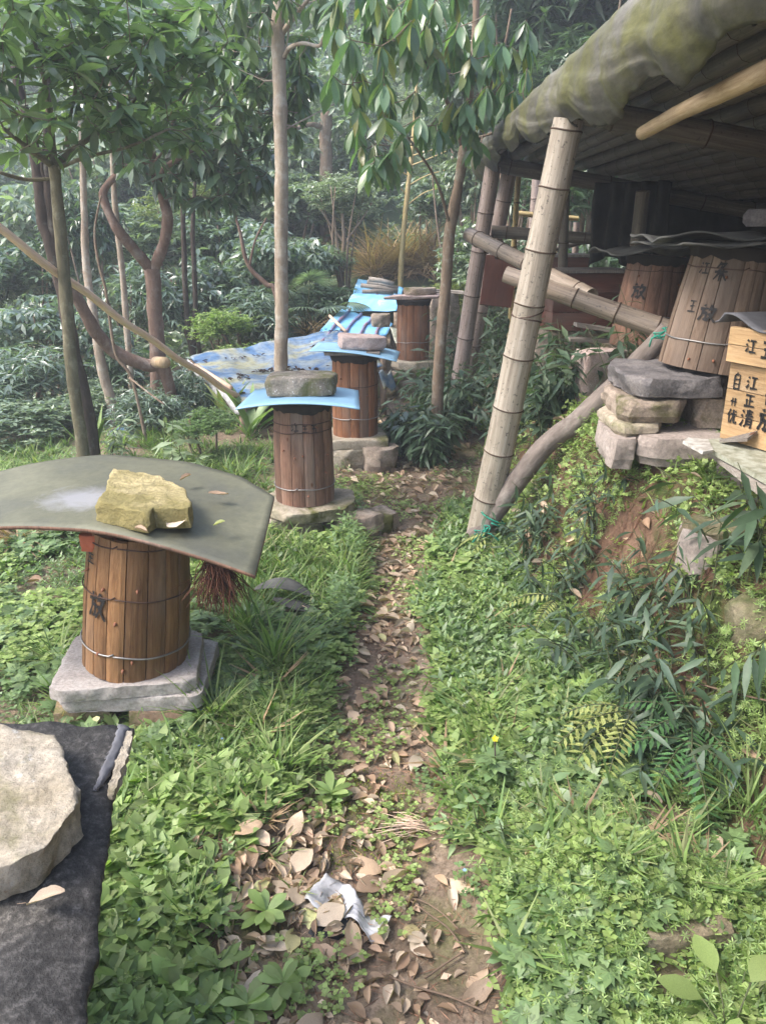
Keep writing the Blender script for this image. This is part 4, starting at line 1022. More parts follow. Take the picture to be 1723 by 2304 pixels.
# their lids: warped grey fibre sheets
def warped(c, hx, hy, seed, mat, label, rot=0., amp=.018, wave=0., th=.007, cat='sheet', group='warped sheets over the shed hives', drop=0.):
    def f(s, t):
        x = (2 * s - 1) * hx; y = (2 * t - 1) * hy
        z = amp * mnoise.noise(Vector((x * 5 + seed, y * 5, seed))) * 1.6 + wave * math.sin(x * 26 + seed) - drop * (x / hx) ** 2
        e = .03 * mnoise.noise(Vector((x * 9, seed, 1))) * (t < .05) + .03 * mnoise.noise(Vector((y * 9, seed, 2))) * (s < .04)
        return (c[0] + x * math.cos(rot) - y * math.sin(rot), c[1] + x * math.sin(rot) + y * math.cos(rot) + e, c[2] + z)
    return tag(sheet('warped_sheet', f, 36, 18, th, mat), label, cat, group)
t5 = C5 + Vector((math.sin(R(7)) * HT5, 0, HT5))
warped((t5.x + .02, t5.y - .02, t5.z + .020), .36, .26, 3, 'asbestos', 'lower warped grey sheet on the lettered barrel hive', .05, .012, .003)
warped((t5.x + .05, t5.y - .02, t5.z + .044), .42, .23, 8, 'asbestos', 'upper curled grey sheet on the lettered barrel hive', -.05, .020, .004)
warped((C6.x + .04, C6.y - .02, C6.z + .53), .34, .26, 5, 'asbestos', 'dark sagging sheet over the rear barrel hive of the shed', .0, .03, .004)
stone('rock', poly(t5.x + .12, t5.y, .12, .09, 8), t5.z + .075, .06, 'greystone', 'dark rock pressing down the curled sheets on the lettered hive', 'rock', 'rocks weighing down hive covers', amp=.01)

# red brown box hives further inside, under brace
def plank_box(name, c, L, W, Hh, n, mat, rot, label, cat, group=None, th=.018, lid=True):
    root = empty(name, c, label, cat, group); root.rotation_euler = (0, 0, rot); M0 = root.matrix_basis.copy(); hp = Hh / n
    me = MB().box((0, 0, 0), (L, th, hp - .003), jit=.0008).mesh(MAT[mat], False); me2 = MB().box((0, 0, 0), (th, W - 2 * th - .002, hp - .003), jit=.0008).mesh(MAT[mat], False)
    for k in range(n):
        z = hp * (k + .5)
        for s in (-1, 1):
            link('plank', me, root, M0 @ Matrix.Translation((0, s * (W / 2 - th / 2), z)) @ Matrix.Rotation(R(0), 4, 'Z'))
            link('plank', me2, root, M0 @ Matrix.Translation((s * (L / 2 - th / 2), 0, z)))
    if lid: link('lid', MB().box((0, 0, 0), (L + .04, W + .04, .02), jit=.002).mesh(MAT['grey_wood'], False), root, M0 @ Matrix.Translation((0, 0, Hh + .011)))
    return root
# wood grain of these boards runs along local Z, so the boards get a rotated material copy
def grain_x(src, name, sc=(.07, 1, 1)):
    m = MAT[src].copy(); m.name = name
    for nd in m.node_tree.nodes:
        if nd.bl_idname == 'ShaderNodeMapping':
            s = nd.inputs['Scale'].default_value; nd.inputs['Scale'].default_value = (s[2], s[2] if s[2] < .1 and False else 1., 1.)
    MAT[name] = m; return m
grain_x('dark_red_wood', 'dark_red_x'); grain_x('yellow_pine', 'yellow_pine_x'); grain_x('grey_wood', 'grey_wood_x')
rb = at(1318, 745, 5.15); plank_box('box_hive', (rb.x, 5.35, rb.z), .52, .40, .36, 3, 'dark_red_x', .12, 'dark reddish brown plank box behind the brace in the shed', 'box hive', 'plank boxes in the shed')
stone('stone_block', rect(rb.x, 5.35, .28, .2, .1), h1(rb.x, 5.35) - .05, rb.z - h1(rb.x, 5.35) + .05, 'brownstone', 'stone footing beneath the dark reddish plank box', 'stone block', amp=.012)
rb = at(1255, 660, 6.1); plank_box('box_hive', (rb.x, 6.3, rb.z), .46, .40, .26, 2, 'dark_red_x', -.1, 'small dark plank box farther back than the reddish one', 'box hive', 'plank boxes in the shed')
stone('stone_block', rect(rb.x, 6.3, .24, .2, .1), h1(rb.x, 6.3) - .05, rb.z - h1(rb.x, 6.3) + .05, 'brownstone', 'stone footing beneath the small dark plank box', 'stone block', amp=.012)
# overturned wooden sheet leaning at the far post
lp = at(1112, 700, 5.6)
tag(MB().box((0, 0, 0), (.22, .02, .34), jit=.006).build('leaning_board', MAT['dark_red_wood'], M=Matrix.Translation((lp.x + .02, lp.y, lp.z + .20)) @ Matrix.Rotation(-.2, 4, 'X') @ Matrix.Rotation(.12, 4, 'Y'), sm=False), 'reddish brown board leaning beside the far bamboo posts', 'board')
sb = at(1345, 830, 4.1)
stone('stone', rect(sb.x, sb.y, .13, .10, .3), h1(sb.x, sb.y) - .04, sb.z - h1(sb.x, sb.y) + .14, 'pinkstone', 'pinkish angular stone half hidden by leaves below the shed brace', 'stone', amp=.014)
for k, (u_, v_, w_) in enumerate(((1290, 765, .30), (1310, 740, .34))):
    p = at(u_, v_, 4.7); tag(MB().box((0, 0, 0), (w_, .10, .02), jit=.004).build('yellow_plank', MAT['grey_wood_x'], M=Matrix.Translation((p.x + .12, p.y, p.z)) @ Matrix.Rotation(.05 + .1 * k, 4, 'Y') , sm=False), ('mossy plank lying low beside the rear barrel hive', 'upper loose plank between the brace and the rear barrel hive')[k], 'plank', 'loose planks by the rear barrel hive')

# yellow box hive at the right edge
CB = at(1618, 985, 2.70); CB = Vector((CB.x, 2.70, CB.z)); rot = R(-66)
def face(dx, dz, dn=0.):   # point on the front face: dx along the face from its left edge, dz up
    return CB + Vector((math.cos(rot) * dx + math.sin(rot) * dn * 1., math.sin(rot) * dx - math.cos(rot) * dn, dz))
ctr = CB + Vector((math.cos(rot) * .23 - math.sin(rot) * .19, math.sin(rot) * .23 + math.cos(rot) * .19, 0))
b1 = plank_box('box_hive', (ctr.x, ctr.y, CB.z), .46, .38, .27, 3, 'yellow_pine_x', rot, 'honey coloured wooden box hive with black brush writing at the shed edge', 'box hive', 'plank boxes in the shed', .02, lid=False)
for k in range(2):
    for s in (-1, 1):
        link('plank', MB().box((0, 0, 0), (.475 if 1 else 0, .02, .057), jit=.0006).mesh(MAT['yellow_pine_x'], False), b1, b1.matrix_basis @ Matrix.Translation((0, s * .199, .273 + .03 + .0595 * k)))
        link('plank', MB().box((0, 0, 0), (.02, .376, .057), jit=.0006).mesh(MAT['yellow_pine_x'], False), b1, b1.matrix_basis @ Matrix.Translation((s * .2275, 0, .273 + .03 + .0595 * k)))
def fmap(off):
    def m(x, y): return face(x, y, off)
    return m
for g in [('jiang', .070, .312, .045, .052), ('wu', .135, .305, .052, .055)]:
    brush([g], fmap(.0235), .085).build('painted_character', MAT['ink'], b1, sm=False)
for g in [('zi', .022, .180, .034, .062), ('nian', .022, .120, .034, .035), ('you', .020, .060, .042, .055), ('jiang', .080, .190, .046, .050), ('zheng', .082, .132, .044, .046), ('qing', .078, .060, .052, .065), ('shi', .160, .150, .050, .060), ('fang', .150, .060, .070, .080)]:
    brush([g], fmap(.0032), .085).build('painted_character', MAT['ink'], b1, sm=False)
def fl_(s, t):
    p = ctr + Vector((math.cos(rot) * (s - .5) * .60 - math.sin(rot) * (t - .42) * .52, math.sin(rot) * (s - .5) * .60 + math.cos(rot) * (t - .42) * .52, 0))
    return (p.x, p.y, CB.z + .412 + .014 * math.sin(s * 9 + 1) + .012 * (1 - t) * math.sin(s * 15) - .02 * (s < .05))
tag(sheet('felt_sheet', fl_, 34, 14, .006, 'felt'), 'wavy grey felt sheet capping the honey coloured box hive', 'sheet')
# entrance wedge
w0 = face(.10, .0, .03); tag(MB().add([face(.045, .004, .004), face(.16, .052, .006), face(.16, .030, .05), face(.045, .0, .05), face(.045, .012, .006), face(.16, .064, .008), face(.16, .042, .05), face(.045, .010, .05)], [(0, 3, 2, 1), (4, 5, 6, 7), (0, 1, 5, 4), (1, 2, 6, 5), (2, 3, 7, 6), (3, 0, 4, 7)]).build('wooden_wedge', MAT['grey_wood_x'], sm=False), 'small wooden wedge at the entrance of the honey coloured box', 'wedge')
# boards under it
def board(pts, z, th, mat, label, name='landing_board'):
    P = [Vector((p[0], p[1], z)) for p in pts]; c = sum(P, Vector()) / len(P); n = len(P)
    V = [tuple(p - c) for p in P] + [tuple(p - c - Vector((0, 0, th))) for p in P]
    me = bpy.data.meshes.new(name); me.from_pydata(V, [], [tuple(range(n)), tuple(range(2 * n - 1, n - 1, -1))] + [(i, i + n, (i + 1) % n + n, (i + 1) % n) for i in range(n)]); me.materials.append(MAT[mat])
    o = link(name, me, None, Matrix.Translation(c)); return tag(o, label, 'board', 'boards under the honey coloured box')
zb = CB.z - .004
board(pxs([(1560, 990), (1640, 985), (1900, 1080), (1900, 1180), (1690, 1060)], zb), zb, .016, 'greensheet', 'worn grey green floor board under the honey coloured box')
board(pxs([(1535, 992), (1548, 984), (1592, 988), (1604, 1012), (1580, 1016)], zb + .012), zb + .012, .010, 'whiteboard', 'small broken white painted board at the tip of the floor board')
board(pxs([(1578, 1002), (1700, 1062), (1900, 1200), (1900, 1250), (1690, 1090)], zb - .022), zb - .022, .016, 'grey_wood_x', 'mossy lower board below the worn floor board')
cg = Vector((ctr.x - .04, ctr.y, 0)); g_ = h1(cg.x, cg.y)
stone('stone_block', rect(cg.x, cg.y, .20, .20, rot, .2), g_ - .1, zb - .042 - g_ + .1, 'pebble', 'big tan stone plinth under the boards of the honey coloured box', 'stone block', amp=.022, fs=6, bevel=.12, N=80)
p = at(1580, 1120, 2.35); stone('stone', poly(p.x + .06, p.y + .06, .09, .09, 8), h1(p.x, p.y) - .05, .22, 'pebble', 'upright pinkish grey stone in front of the tan plinth', 'stone', amp=.014, bevel=.35)
p = at(1700, 1325, 2.05); stone('boulder', poly(p.x + .07, p.y + .06, .10, .10, 9), h1(p.x, p.y) - .05, .20, 'mossboulder', 'mossy boulder in the bank at the right edge of the picture', 'boulder', amp=.02, bevel=.35)
p = at(1640, 1270, 2.3); stone('stone_slab', poly(p.x + .08, p.y + .1, .22, .13, 9), h1(p.x, p.y) - .06, .13, 'mossboulder', 'flat brown stone in the bank below the bamboo leaves', 'stone slab', amp=.02, bevel=.25, seed=7)
p = ground(1520, 2130); stone('boulder', poly(p.x, p.y + .02, .13, .07, 9), p.z - .05, .095, 'mossboulder', 'low mossy brown stone half buried beside the bright moss', 'boulder', amp=.014, bevel=.35, seed=3)

# ------------------------------------------------------------------ blue covers on low racks at the back
def quad(fnpts, ns, nt, dz=None):
    (a, b, c, d) = [Vector(p) for p in fnpts]  # a near-left, b near-right, c far-right, d far-left
    def f(s, t):
        p = a.lerp(b, s).lerp(d.lerp(c, s), t)
        if dz: p.z += dz(s, t)
        return tuple(p)
    return f
An, Ar, Af, Al = at(545, 905, 5.9), at(862, 822, 6.7), at(770, 742, 8.0), at(428, 802, 7.2)
rk_ = empty('tarp_shelter', (An + Ar + Af + Al) / 4 - Vector((0, 0, .45)), 'low rack covered by a patched blue and yellow tarpaulin with leaf litter', 'shelter')
def wr(s, t): return .016 * mnoise.noise(Vector((s * 7, t * 5, 0))) + .008 * mnoise.noise(Vector((s * 22, t * 18, 0))) - .08 * math.sin(math.pi * s) * math.sin(math.pi * t) + .02 * (math.sin(math.pi * s * 3) ** 2)
sheet('tarpaulin', quad((An, Ar, Af, Al), 1, 1, wr), 60, 40, .01, 'bluetarp', rk_)
for a, b in ((An, Al), (An, Ar)):
    MB().tube([a - Vector((0, 0, .05)), b - Vector((0, 0, .05))], .022, 8, rough=.15).build('rail', MAT['bark_brown'], rk_)
for p in (at(450, 830, 6.9), at(470, 850, 6.7), An, Ar, Af, Al):
    g = h1(p.x, p.y); MB().tube([(p.x, p.y, g - .1), (p.x, p.y, max(g + .2, p.z - .05))], [.032, .028], 8, rough=.2, rs=12).build('post', MAT['bark_brown'], rk_)
# white edge strip hanging on the tarpaulin's near side
def es(s, t):
    p = An.lerp(Al, s); return (p.x - .02, p.y - .03 - .03 * t, p.z - .015 - .07 * t - .02 * math.sin(s * 18) * t)
vsheet('white_edge', es, 40, 3, 'plastic_white', rk_)
def roofsheet(name, pts, label, ridges=4, bends=.02, cat='roof sheet'):
    root = empty(name, sum((Vector(p) for p in pts), Vector()) / 4, label, cat, 'blue sheets over the rear racks')
    f = quad(pts, 1, 1, lambda s, t: bends * math.sin(math.pi * t) + .014 * mnoise.noise(Vector((s * 6, t * 6, pts[0][0]))))
    sheet('panel', f, 30, 16, .006, 'bluesheet', root)
    for k in range(ridges):
        s = (k + .7) / (ridges + .4); P = [Vector(f(s + .01 * math.sin(j), j / 10)) + Vector((0, 0, .010)) for j in range(11)]
        MB().tube(P, .017, 6).build('ridge', MAT['ridge'], root)
    for p in pts:
        p = Vector(p); g = h1(p.x, p.y)
        if p.z - g > .12: MB().tube([(p.x, p.y, g - .1), (p.x, p.y, p.z - .015)], .03, 8, rough=.2).build('post', MAT['bark_brown'], root)
    return root
roofsheet('blue_roof_sheet', (at(700, 770, 7.6), at(862, 775, 7.6), at(884, 728, 8.7), at(770, 695, 9.0)), 'bright blue metal sheet with rusty ridges, lower of the rear covers')
roofsheet('blue_roof_sheet', (at(778, 700, 9.0), at(892, 700, 8.9), at(905, 668, 9.5), at(800, 660, 9.7)), 'blue and white sheet in the middle of the rear covers', 0, .06)
roofsheet('blue_roof_sheet', (at(792, 668, 9.7), at(898, 690, 9.5), at(908, 648, 10.4), at(806, 627, 10.5)), 'pale blue sheet with grey sticks on it, uppermost of the rear covers', 1)
for k, (a, b) in enumerate((((826, 640), (895, 655)), ((812, 648), (895, 662)), ((815, 662), (885, 664)), ((830, 634), (886, 645)))):
    pa_, pb_ = at(a[0], a[1], 10.0 - .1 * k), at(b[0], b[1], 9.95 - .1 * k)
    pa_.z += .03; pb_.z += .03
    tag(MB().tube([pa_, pa_.lerp(pb_, .5) + Vector((0, 0, .01)), pb_], .028, 7, rough=.2).build('wooden_stick', MAT['grey_wood'], None), ('longest grey stick on the uppermost blue sheet', 'second grey stick down on the uppermost blue sheet', 'lowest grey stick on the uppermost blue sheet', 'short grey stick at the top rim of the uppermost blue sheet')[k], 'stick', 'sticks on the uppermost blue sheet')
p = at(856, 725, 7.9); stone('rock', poly(p.x, p.y, .10, .09, 8), p.z - .04, .12, 'brownstone', 'dark rock on the right side of the ridged blue sheet', 'rock', 'rocks weighing down hive covers', amp=.015)
tag(MB().tube([at(742, 722, 8.25) + Vector((0, 0, .05)), at(778, 757, 7.75) + Vector((0, 0, .05))], .016, 6).build('wooden_stick', MAT['split_bamboo']), 'pale stick lying on the lower ridged blue sheet', 'stick')
pb4 = at(905, 750, 7.7)
vsheet('green_plastic', lambda s, t: (at(872, 735, 7.9).lerp(at(905, 790, 7.4), t) + Vector((.16 * s, 0, -.04 * s + .03 * math.sin(9 * t)))).to_tuple(), 8, 8, 'greensheet', None, .004, 'pale green plastic sheet hanging off the end of the ridged blue sheet', 'plastic sheet')
vsheet('blue_scrap', lambda s, t: (at(852, 838, 5.7) + Vector((.09 * s + .04 * t, .05 * s, -.13 * t + .02 * math.sin(7 * s)))).to_tuple(), 8, 8, 'bluetarp', None, .004, 'scrap of blue plastic beside the middle barrel hive', 'plastic scrap')
# blue board beyond the nearest hive
p = at(305, 978, 5.9); g = h1(p.x, p.y)
tag(MB().box((0, 0, 0), (.36, .26, .014), jit=.006).build('blue_board', MAT['bluetarp'], M=Matrix.Translation((p.x, p.y, max(p.z, g + .02))) @ Matrix.Rotation(.08, 4, 'Y'), sm=False), 'dull blue board lying in the weeds beyond the olive sheet', 'board', 'blue boards covering hives')
stone('flat_stone', poly(p.x + .09, p.y, .13, .08, 8), max(p.z, g + .02) + .008, .03, 'brownstone', 'flat brown stone on the dull blue board in the weeds', 'flat stone', amp=.008)
stone('stone_block', poly(p.x, p.y, .12, .1, 8), g - .1, max(p.z, g + .02) - g + .09, 'brownstone', 'stone holding up the dull blue board in the weeds', 'stone block', amp=.01)

# ------------------------------------------------------------------ long split bamboo pole across the left
pa, pb = at(-60, 470, 3.7), at(535, 893, 6.0)
M = Matrix.LocRotScale(pa, (pb - pa).to_track_quat('Z', 'Y'), None); Mi = M.inverted(); L_ = (pb - pa).length
P = [pa.lerp(pb, k / 20) + Vector((0, 0, -.03 * math.sin(math.pi * k / 20) + .008 * math.sin(k * 1.3))) for k in range(21)]
tag(MB().tube([Mi @ p for p in P], [.020 + .004 * k / 20 for k in range(21)], 9, rough=.12, rs=20).build('bamboo_pole', MAT['split_bamboo'], M=M), 'long pale orange split pole slanting down across the left trees', 'pole')
pa, pb = at(440, 822, 6.6), at(520, 872, 5.9)
tag(MB().tube([pa, pb], .018, 8, rough=.1).build('bamboo_pole', MAT['split_bamboo']), 'short pale pole end under the patched tarpaulin edge', 'pole')

# ------------------------------------------------------------------ trees
def hull_pts(ells, n, shell=.55):
    out = []
    vol = np.array([e[3] * e[4] * e[5] for e in ells]) ** (2 / 3); vol /= vol.sum()
    for k in range(n):
        e = ells[int(RG.choice(len(ells), p=vol))]; d = Vector(RG.normal(size=3)).normalized(); r = shell + (1 - shell) * RG.random() ** .6
        out.append(Vector((e[0] + d.x * e[3] * r, e[1] + d.y * e[4] * r, e[2] + d.z * e[5] * r)))
    return out
def grow(skel, targets, step=.18, r0=.004, wob=.05, up=.25):
    """skel: list of (Vector, radius). Joins each target to the nearest node by a curved twig; returns twigs, and each tip's direction."""
    nodes = [(p, r) for p, r in skel]; NP = np.array([tuple(p) for p, _ in nodes]); NR = [r for _, r in nodes]
    twigs = []; dirs = []; root = NP.mean(0)
    order = sorted(range(len(targets)), key=lambda i: np.min(((NP - np.array(targets[i])) ** 2).sum(1)))
    dirs = [None] * len(targets)
    for i in order:
        t = np.array(targets[i]); d2 = ((NP - t) ** 2).sum(1) + .8 * np.clip(NP[:, 2] - t[2] + .05, 0, None) ** 2 * 4; j = int(np.argmin(d2))
        a = Vector(NP[j]); b = Vector(t); L = (b - a).length
        if L < .02: dirs[i] = Vector((0, 0, 1)); continue
        rs = min(NR[j] * .72, r0 + .012 * L); k = max(2, int(L / step) + 1); pts = []; rr = []
        side = Vector(RG.normal(size=3)) * wob * L
        for q in range(k + 1):
            f = q / k; p = a.lerp(b, f) + side * math.sin(math.pi * f) - Vector((0, 0, up * L * .35 * math.sin(math.pi * f)))
            pts.append(p); rr.append(max(r0 * .6, rs * (1 - f) + r0 * .8 * f))
        twigs.append((pts, rr)); dirs[i] = (pts[-1] - pts[-2]).normalized()
        NP = np.vstack([NP, [tuple(p) for p in pts[1:]]]); NR += rr[1:]
    return twigs, dirs
def whorls(tips, dirs, n_leaf, L, droop_el, spread=.35, sc=.25):
    """rosettes at twig tips: arrays of leaf position, rotation and scale. droop_el = mean elevation of the leaves in radians."""
    P = []; Yw = []; E = []; Ro = []; S = []
    for p, d in zip(tips, dirs):
        n = int(RG.integers(n_leaf[0], n_leaf[1] + 1)); y0 = RG.random() * 6.28
        for k in range(n):
            yaw = y0 + 2 * math.pi * k / n + RG.normal() * .25; el = droop_el + RG.normal() * spread
            P.append((p.x + RG.normal() * .006, p.y + RG.normal() * .006, p.z - .012 * RG.random())); Yw.append(yaw); E.append(el); Ro.append(RG.normal() * .45); S.append(L * (1 + sc * RG.normal() * .6))
    S = np.clip(S, L * .45, L * 1.5)
    return np.array(P), rots(np.array(Yw), np.array(E), np.array(Ro)), S
def tree(name, base, label, trunks, ells, n_wh, leafspec, mats, singles=0, cat='tree', group=None, r0=.004, extra_tips=None, shell=.5, wob=.05, min_view=True):
    root = empty(name, base, label, cat, group)
    skel = []
    for i, tr in enumerate(trunks):
        pp, rr = spline(tr, 6)
        MB().tube(pp, rr, 14 if rr[0] > .03 else 8, rough=.16, rs=11, seed=i * 5 + base[0]).build('trunk' if i == 0 else 'limb', MAT[mats[0]], root)
        for p, r in list(zip(pp, rr))[(len(pp) // 2 if i == 0 else 0):]: skel.append((p, r))
    if n_wh:
        tips = hull_pts(ells, n_wh, shell) + [Vector(e) for e in (extra_tips or [])]
        tw, dirs = grow(skel, tips, r0=r0, wob=wob)
        parts = [tube_vf(p, r, 5, False) for p, r in tw]
        Vt, Ft = merge([(np.array([tuple(q) for q in v]), np.array(f)) for v, f in parts])
        o = link('twigs', mesh_np('twigs', Vt, Ft, MAT[mats[0]]), root); o['kind'] = 'stuff'
        tpl, n_leaf, L, el, spread = leafspec
        P, Rm, S = whorls(tips, dirs, n_leaf, L, el, spread)
        if singles:
            ctr_ = P + np.einsum('mij,j->mi', Rm, np.array([0, .5, 0])) * S[:, None]
            vis = []
            for i in range(len(P)):
                u, v, d = proj(ctr_[i]); vis.append(d if (0 < u < 1723 and 0 < v < 2304 and d > .3) else 999 + d)
            o_ = np.argsort(vis); pick = o_[:singles]; rest = o_[singles:]
            lms = [mesh_np('leaf', tpl_v[0] * np.array([1, 1, 1]), tpl_v[1], MAT[mats[1]]) for tpl_v in (tpl, tpl_var(tpl, .7), tpl_var(tpl, 1.3))]
            for c, i in enumerate(pick):
                M = Matrix([[*(Rm[i][r] * S[i]), P[i][r]] for r in range(3)] + [[0, 0, 0, 1]])
                link('leaf', lms[c % 3], root, M)
            P, Rm, S = P[rest], Rm[rest], S[rest]
        if len(P):
            Vl, Fl = scatter(tpl, P, Rm, S); o = link('foliage', mesh_np('foliage', Vl, Fl, MAT[mats[1]]), root); o['kind'] = 'stuff'
    return root
def tpl_var(t, k):
    V = t[0].copy(); V[:, 2] *= k; V[:, 0] *= .8 + .2 * k; return V, t[1]
LEAF_A = leaf(1., .34, 4, .20, .22, .52)
LEAF_H = leaf(1., .32, 4, .25, .18, .55)
LEAF_S = leaf(1., .34, 2, .2, .2, .5)
LEAF_L = leaf(1., .20, 4, .2, .3, .35)

# slim tree, left front, big canopy over the top left
T = lambda u, v, Y, r: (at(u, v, Y), r)
g = at(188, 1060, 4.15); gz = h1(g.x, 4.15)
E = lambda u, v, Y, a, b, c: (*at(u, v, Y), a, b, c)
tree('slender_tree', (g.x, 4.15, gz), 'slim grey green tree with big glossy leaves, nearest trunk on the left',
     [[(Vector((g.x + .01, 4.15, gz - .1)), .036), T(186, 1000, 4.15, .034), T(163, 840, 4.15, .032), T(152, 700, 4.15, .032), T(140, 560, 4.15, .030), T(130, 450, 4.15, .029), T(122, 372, 4.15, .026)],
      [T(122, 376, 4.15, .022), T(116, 300, 4.15, .016), T(100, 180, 4.1, .012), T(70, 60, 4.0, .008)],
      [T(124, 374, 4.15, .020), T(180, 325, 4.2, .015), T(235, 290, 4.3, .011), T(300, 230, 4.4, .008), T(370, 120, 4.4, .006)],
      [T(120, 374, 4.15, .018), T(60, 330, 4.0, .012), T(10, 290, 3.9, .008)],
      [T(130, 378, 4.15, .012), T(200, 352, 4.1, .009), T(290, 330, 4.1, .007), T(380, 290, 4.1, .005)],
      [T(120, 402, 4.15, .010), T(60, 404, 4.1, .009), T(0, 388, 4.0, .008)],
      [T(150, 330, 4.2, .014), T(170, 200, 4.2, .010), T(178, 60, 4.1, .007)]],
     [E(90, 170, 3.9, .42, .55, .38), E(260, 150, 4.2, .40, .5, .36), E(400, 190, 4.5, .30, .35, .28), E(120, 20, 3.9, .5, .5, .3), E(420, 60, 4.4, .28, .4, .25), E(40, 290, 3.9, .25, .3, .12), E(330, 290, 4.2, .35, .3, .10)],
     235, (LEAF_A, (6, 9), .118, -.15, .42), ('bark_olive', 'L_near'), singles=290, cat='tree', shell=.35)
# hanging leaf tree, right of centre
g = at(985, 880, 5.45); gz = h1(g.x, 5.45)
tree('drooping_leaf_tree', (g.x, 5.45, gz), 'brown trunk with drooping whorls of pale green leaves, right of the path',
     [[(Vector((g.x, 5.45, gz - .1)), .048), T(984, 900, 5.45, .043), T(990, 780, 5.45, .040), T(1003, 640, 5.45, .038), T(1012, 520, 5.45, .038), T(1030, 420, 5.45, .034), T(1046, 318, 5.45, .032)],
      [T(1046, 322, 5.45, .028), T(1052, 240, 5.45, .026), T(1066, 120, 5.4, .022), T(1074, -60, 5.4, .018)],
      [T(1040, 330, 5.45, .016), T(1000, 215, 5.3, .012), T(950, 130, 5.1, .009), T(925, 60, 5.0, .006)],
      [T(1052, 300, 5.45, .015), T(1085, 230, 5.4, .011), T(1130, 120, 5.3, .008), T(1150, 20, 5.3, .006)],
      [T(1012, 510, 5.45, .012), T(985, 415, 5.3, .009), T(940, 340, 5.2, .007), T(880, 260, 5.1, .005)],
      [T(1050, 318, 5.45, .010), T(1130, 290, 5.3, .007), T(1215, 240, 5.1, .005), T(1270, 170, 5.0, .004)]],
     [E(850, 160, 4.9, .35, .4, .42), E(960, 120, 4.9, .38, .4, .40), E(1110, 110, 5.0, .35, .4, .42), E(820, 60, 4.9, .3, .3, .35), E(1000, 0, 5.0, .6, .5, .3), E(840, 330, 5.0, .2, .25, .16), E(1020, 270, 5.0, .30, .25, .16)],
     88, (LEAF_H, (7, 8), .150, -1.0, .20), ('bark_brown', 'L_hang'), singles=290, shell=.30,
     extra_tips=[at(u, v, 4.9) for u, v in ((918, 95), (862, 180), (876, 235), (935, 205), (988, 290), (1048, 225), (1120, 95), (1065, 220), (1148, 105), (1190, 100), (865, 340), (842, 350), (795, 190), (790, 90), (1050, 155), (1035, 60), (900, 30), (760, 20), (810, 240), (960, 55))])
# tall straight trunk in the middle
g = at(632, 900, 5.6); gz = h1(g.x, 5.6)
tree('tall_tree', (g.x, 5.6, gz), 'tall straight pale brown trunk rising behind the lichen stone hive', [[(Vector((g.x, 5.6, gz - .1)), .052), T(632, 860, 5.6, .050), T(634, 700, 5.6, .047), T(632, 520, 5.6, .045), T(634, 400, 5.6, .047), T(632, 300, 5.6, .043), T(630, 210, 5.6, .046), T(627, 120, 5.6, .045), T(625, 50, 5.6, .042), T(622, -80, 5.6, .004), T(618, -420, 5.5, .04)],
      [T(635, 75, 5.6, .018), T(668, 30, 5.5, .013), T(705, -20, 5.4, .010), T(740, -120, 5.3, .007)],
      [T(640, 128, 5.58, .015), T(652, 108, 5.5, .013), T(682, 97, 5.4, .012), T(718, 103, 5.35, .011), T(730, 80, 5.3, .009), T(748, 48, 5.3, .006)],
      [T(640, 130, 5.6, .006), T(650, 60, 5.6, .005), T(640, 20, 5.6, .004)],
      [T(640, 280, 5.6, .006), T(672, 288, 5.8, .004)], [T(640, 292, 5.6, .006), T(760, 230, 6.2, .003)]],
     [E(570, 90, 5.9, .40, .3, .35), E(560, 200, 5.9, .38, .3, .25), E(660, 180, 6.0, .15, .2, .35), E(600, -60, 5.6, .6, .5, .25)], 120, (LEAF_H, (6, 8), .145, -.75, .4), ('bark_pale', 'L_near'), singles=200, shell=.3)
# forked tree with dark canopy
g = at(352, 930, 6.6); gz = h1(g.x, 6.6)
tree('forked_tree', (g.x, 6.6, gz), 'reddish forked tree spreading into two curved limbs on the left', [[(Vector((g.x, 6.6, gz - .1)), .070), T(356, 800, 6.6, .066), T(350, 720, 6.6, .063), T(346, 650, 6.6, .062), T(342, 605, 6.6, .064)],
      [T(344, 610, 6.6, .046), T(368, 550, 6.55, .042), T(378, 495, 6.5, .042), T(366, 440, 6.5, .035), T(354, 405, 6.5, .039), T(344, 370, 6.5, .030), T(342, 300, 6.5, .024)],
      [T(340, 606, 6.6, .049), T(305, 565, 6.5, .044), T(265, 515, 6.4, .040), T(238, 460, 6.4, .034), T(236, 425, 6.4, .029), T(282, 380, 6.4, .021), T(335, 362, 6.4, .018)],
      [T(356, 402, 6.5, .025), T(372, 378, 6.4, .022), T(410, 352, 6.3, .018), T(442, 330, 6.3, .015), T(500, 280, 6.3, .010), T(590, 230, 6.4, .007)],
      [T(344, 372, 6.5, .022), T(372, 330, 6.4, .002), T(400, 250, 6.3, .012), T(480, 120, 6.2, .008)],
      [T(345, 398, 6.45, .012), T(328, 390, 6.4, .007)]],
     [E(400, 300, 6.4, .6, .5, .3), E(520, 330, 6.5, .5, .5, .28), E(470, 400, 6.7, .55, .5, .22), E(300, 250, 6.5, .6, .5, .35), E(480, 180, 6.4, .5, .5, .45), E(540, 60, 6.5, .5, .5, .35)],
     330, (LEAF_S, (6, 8), .150, -.6, .45), ('bark_red', 'L_dark'), r0=.005, shell=.4)
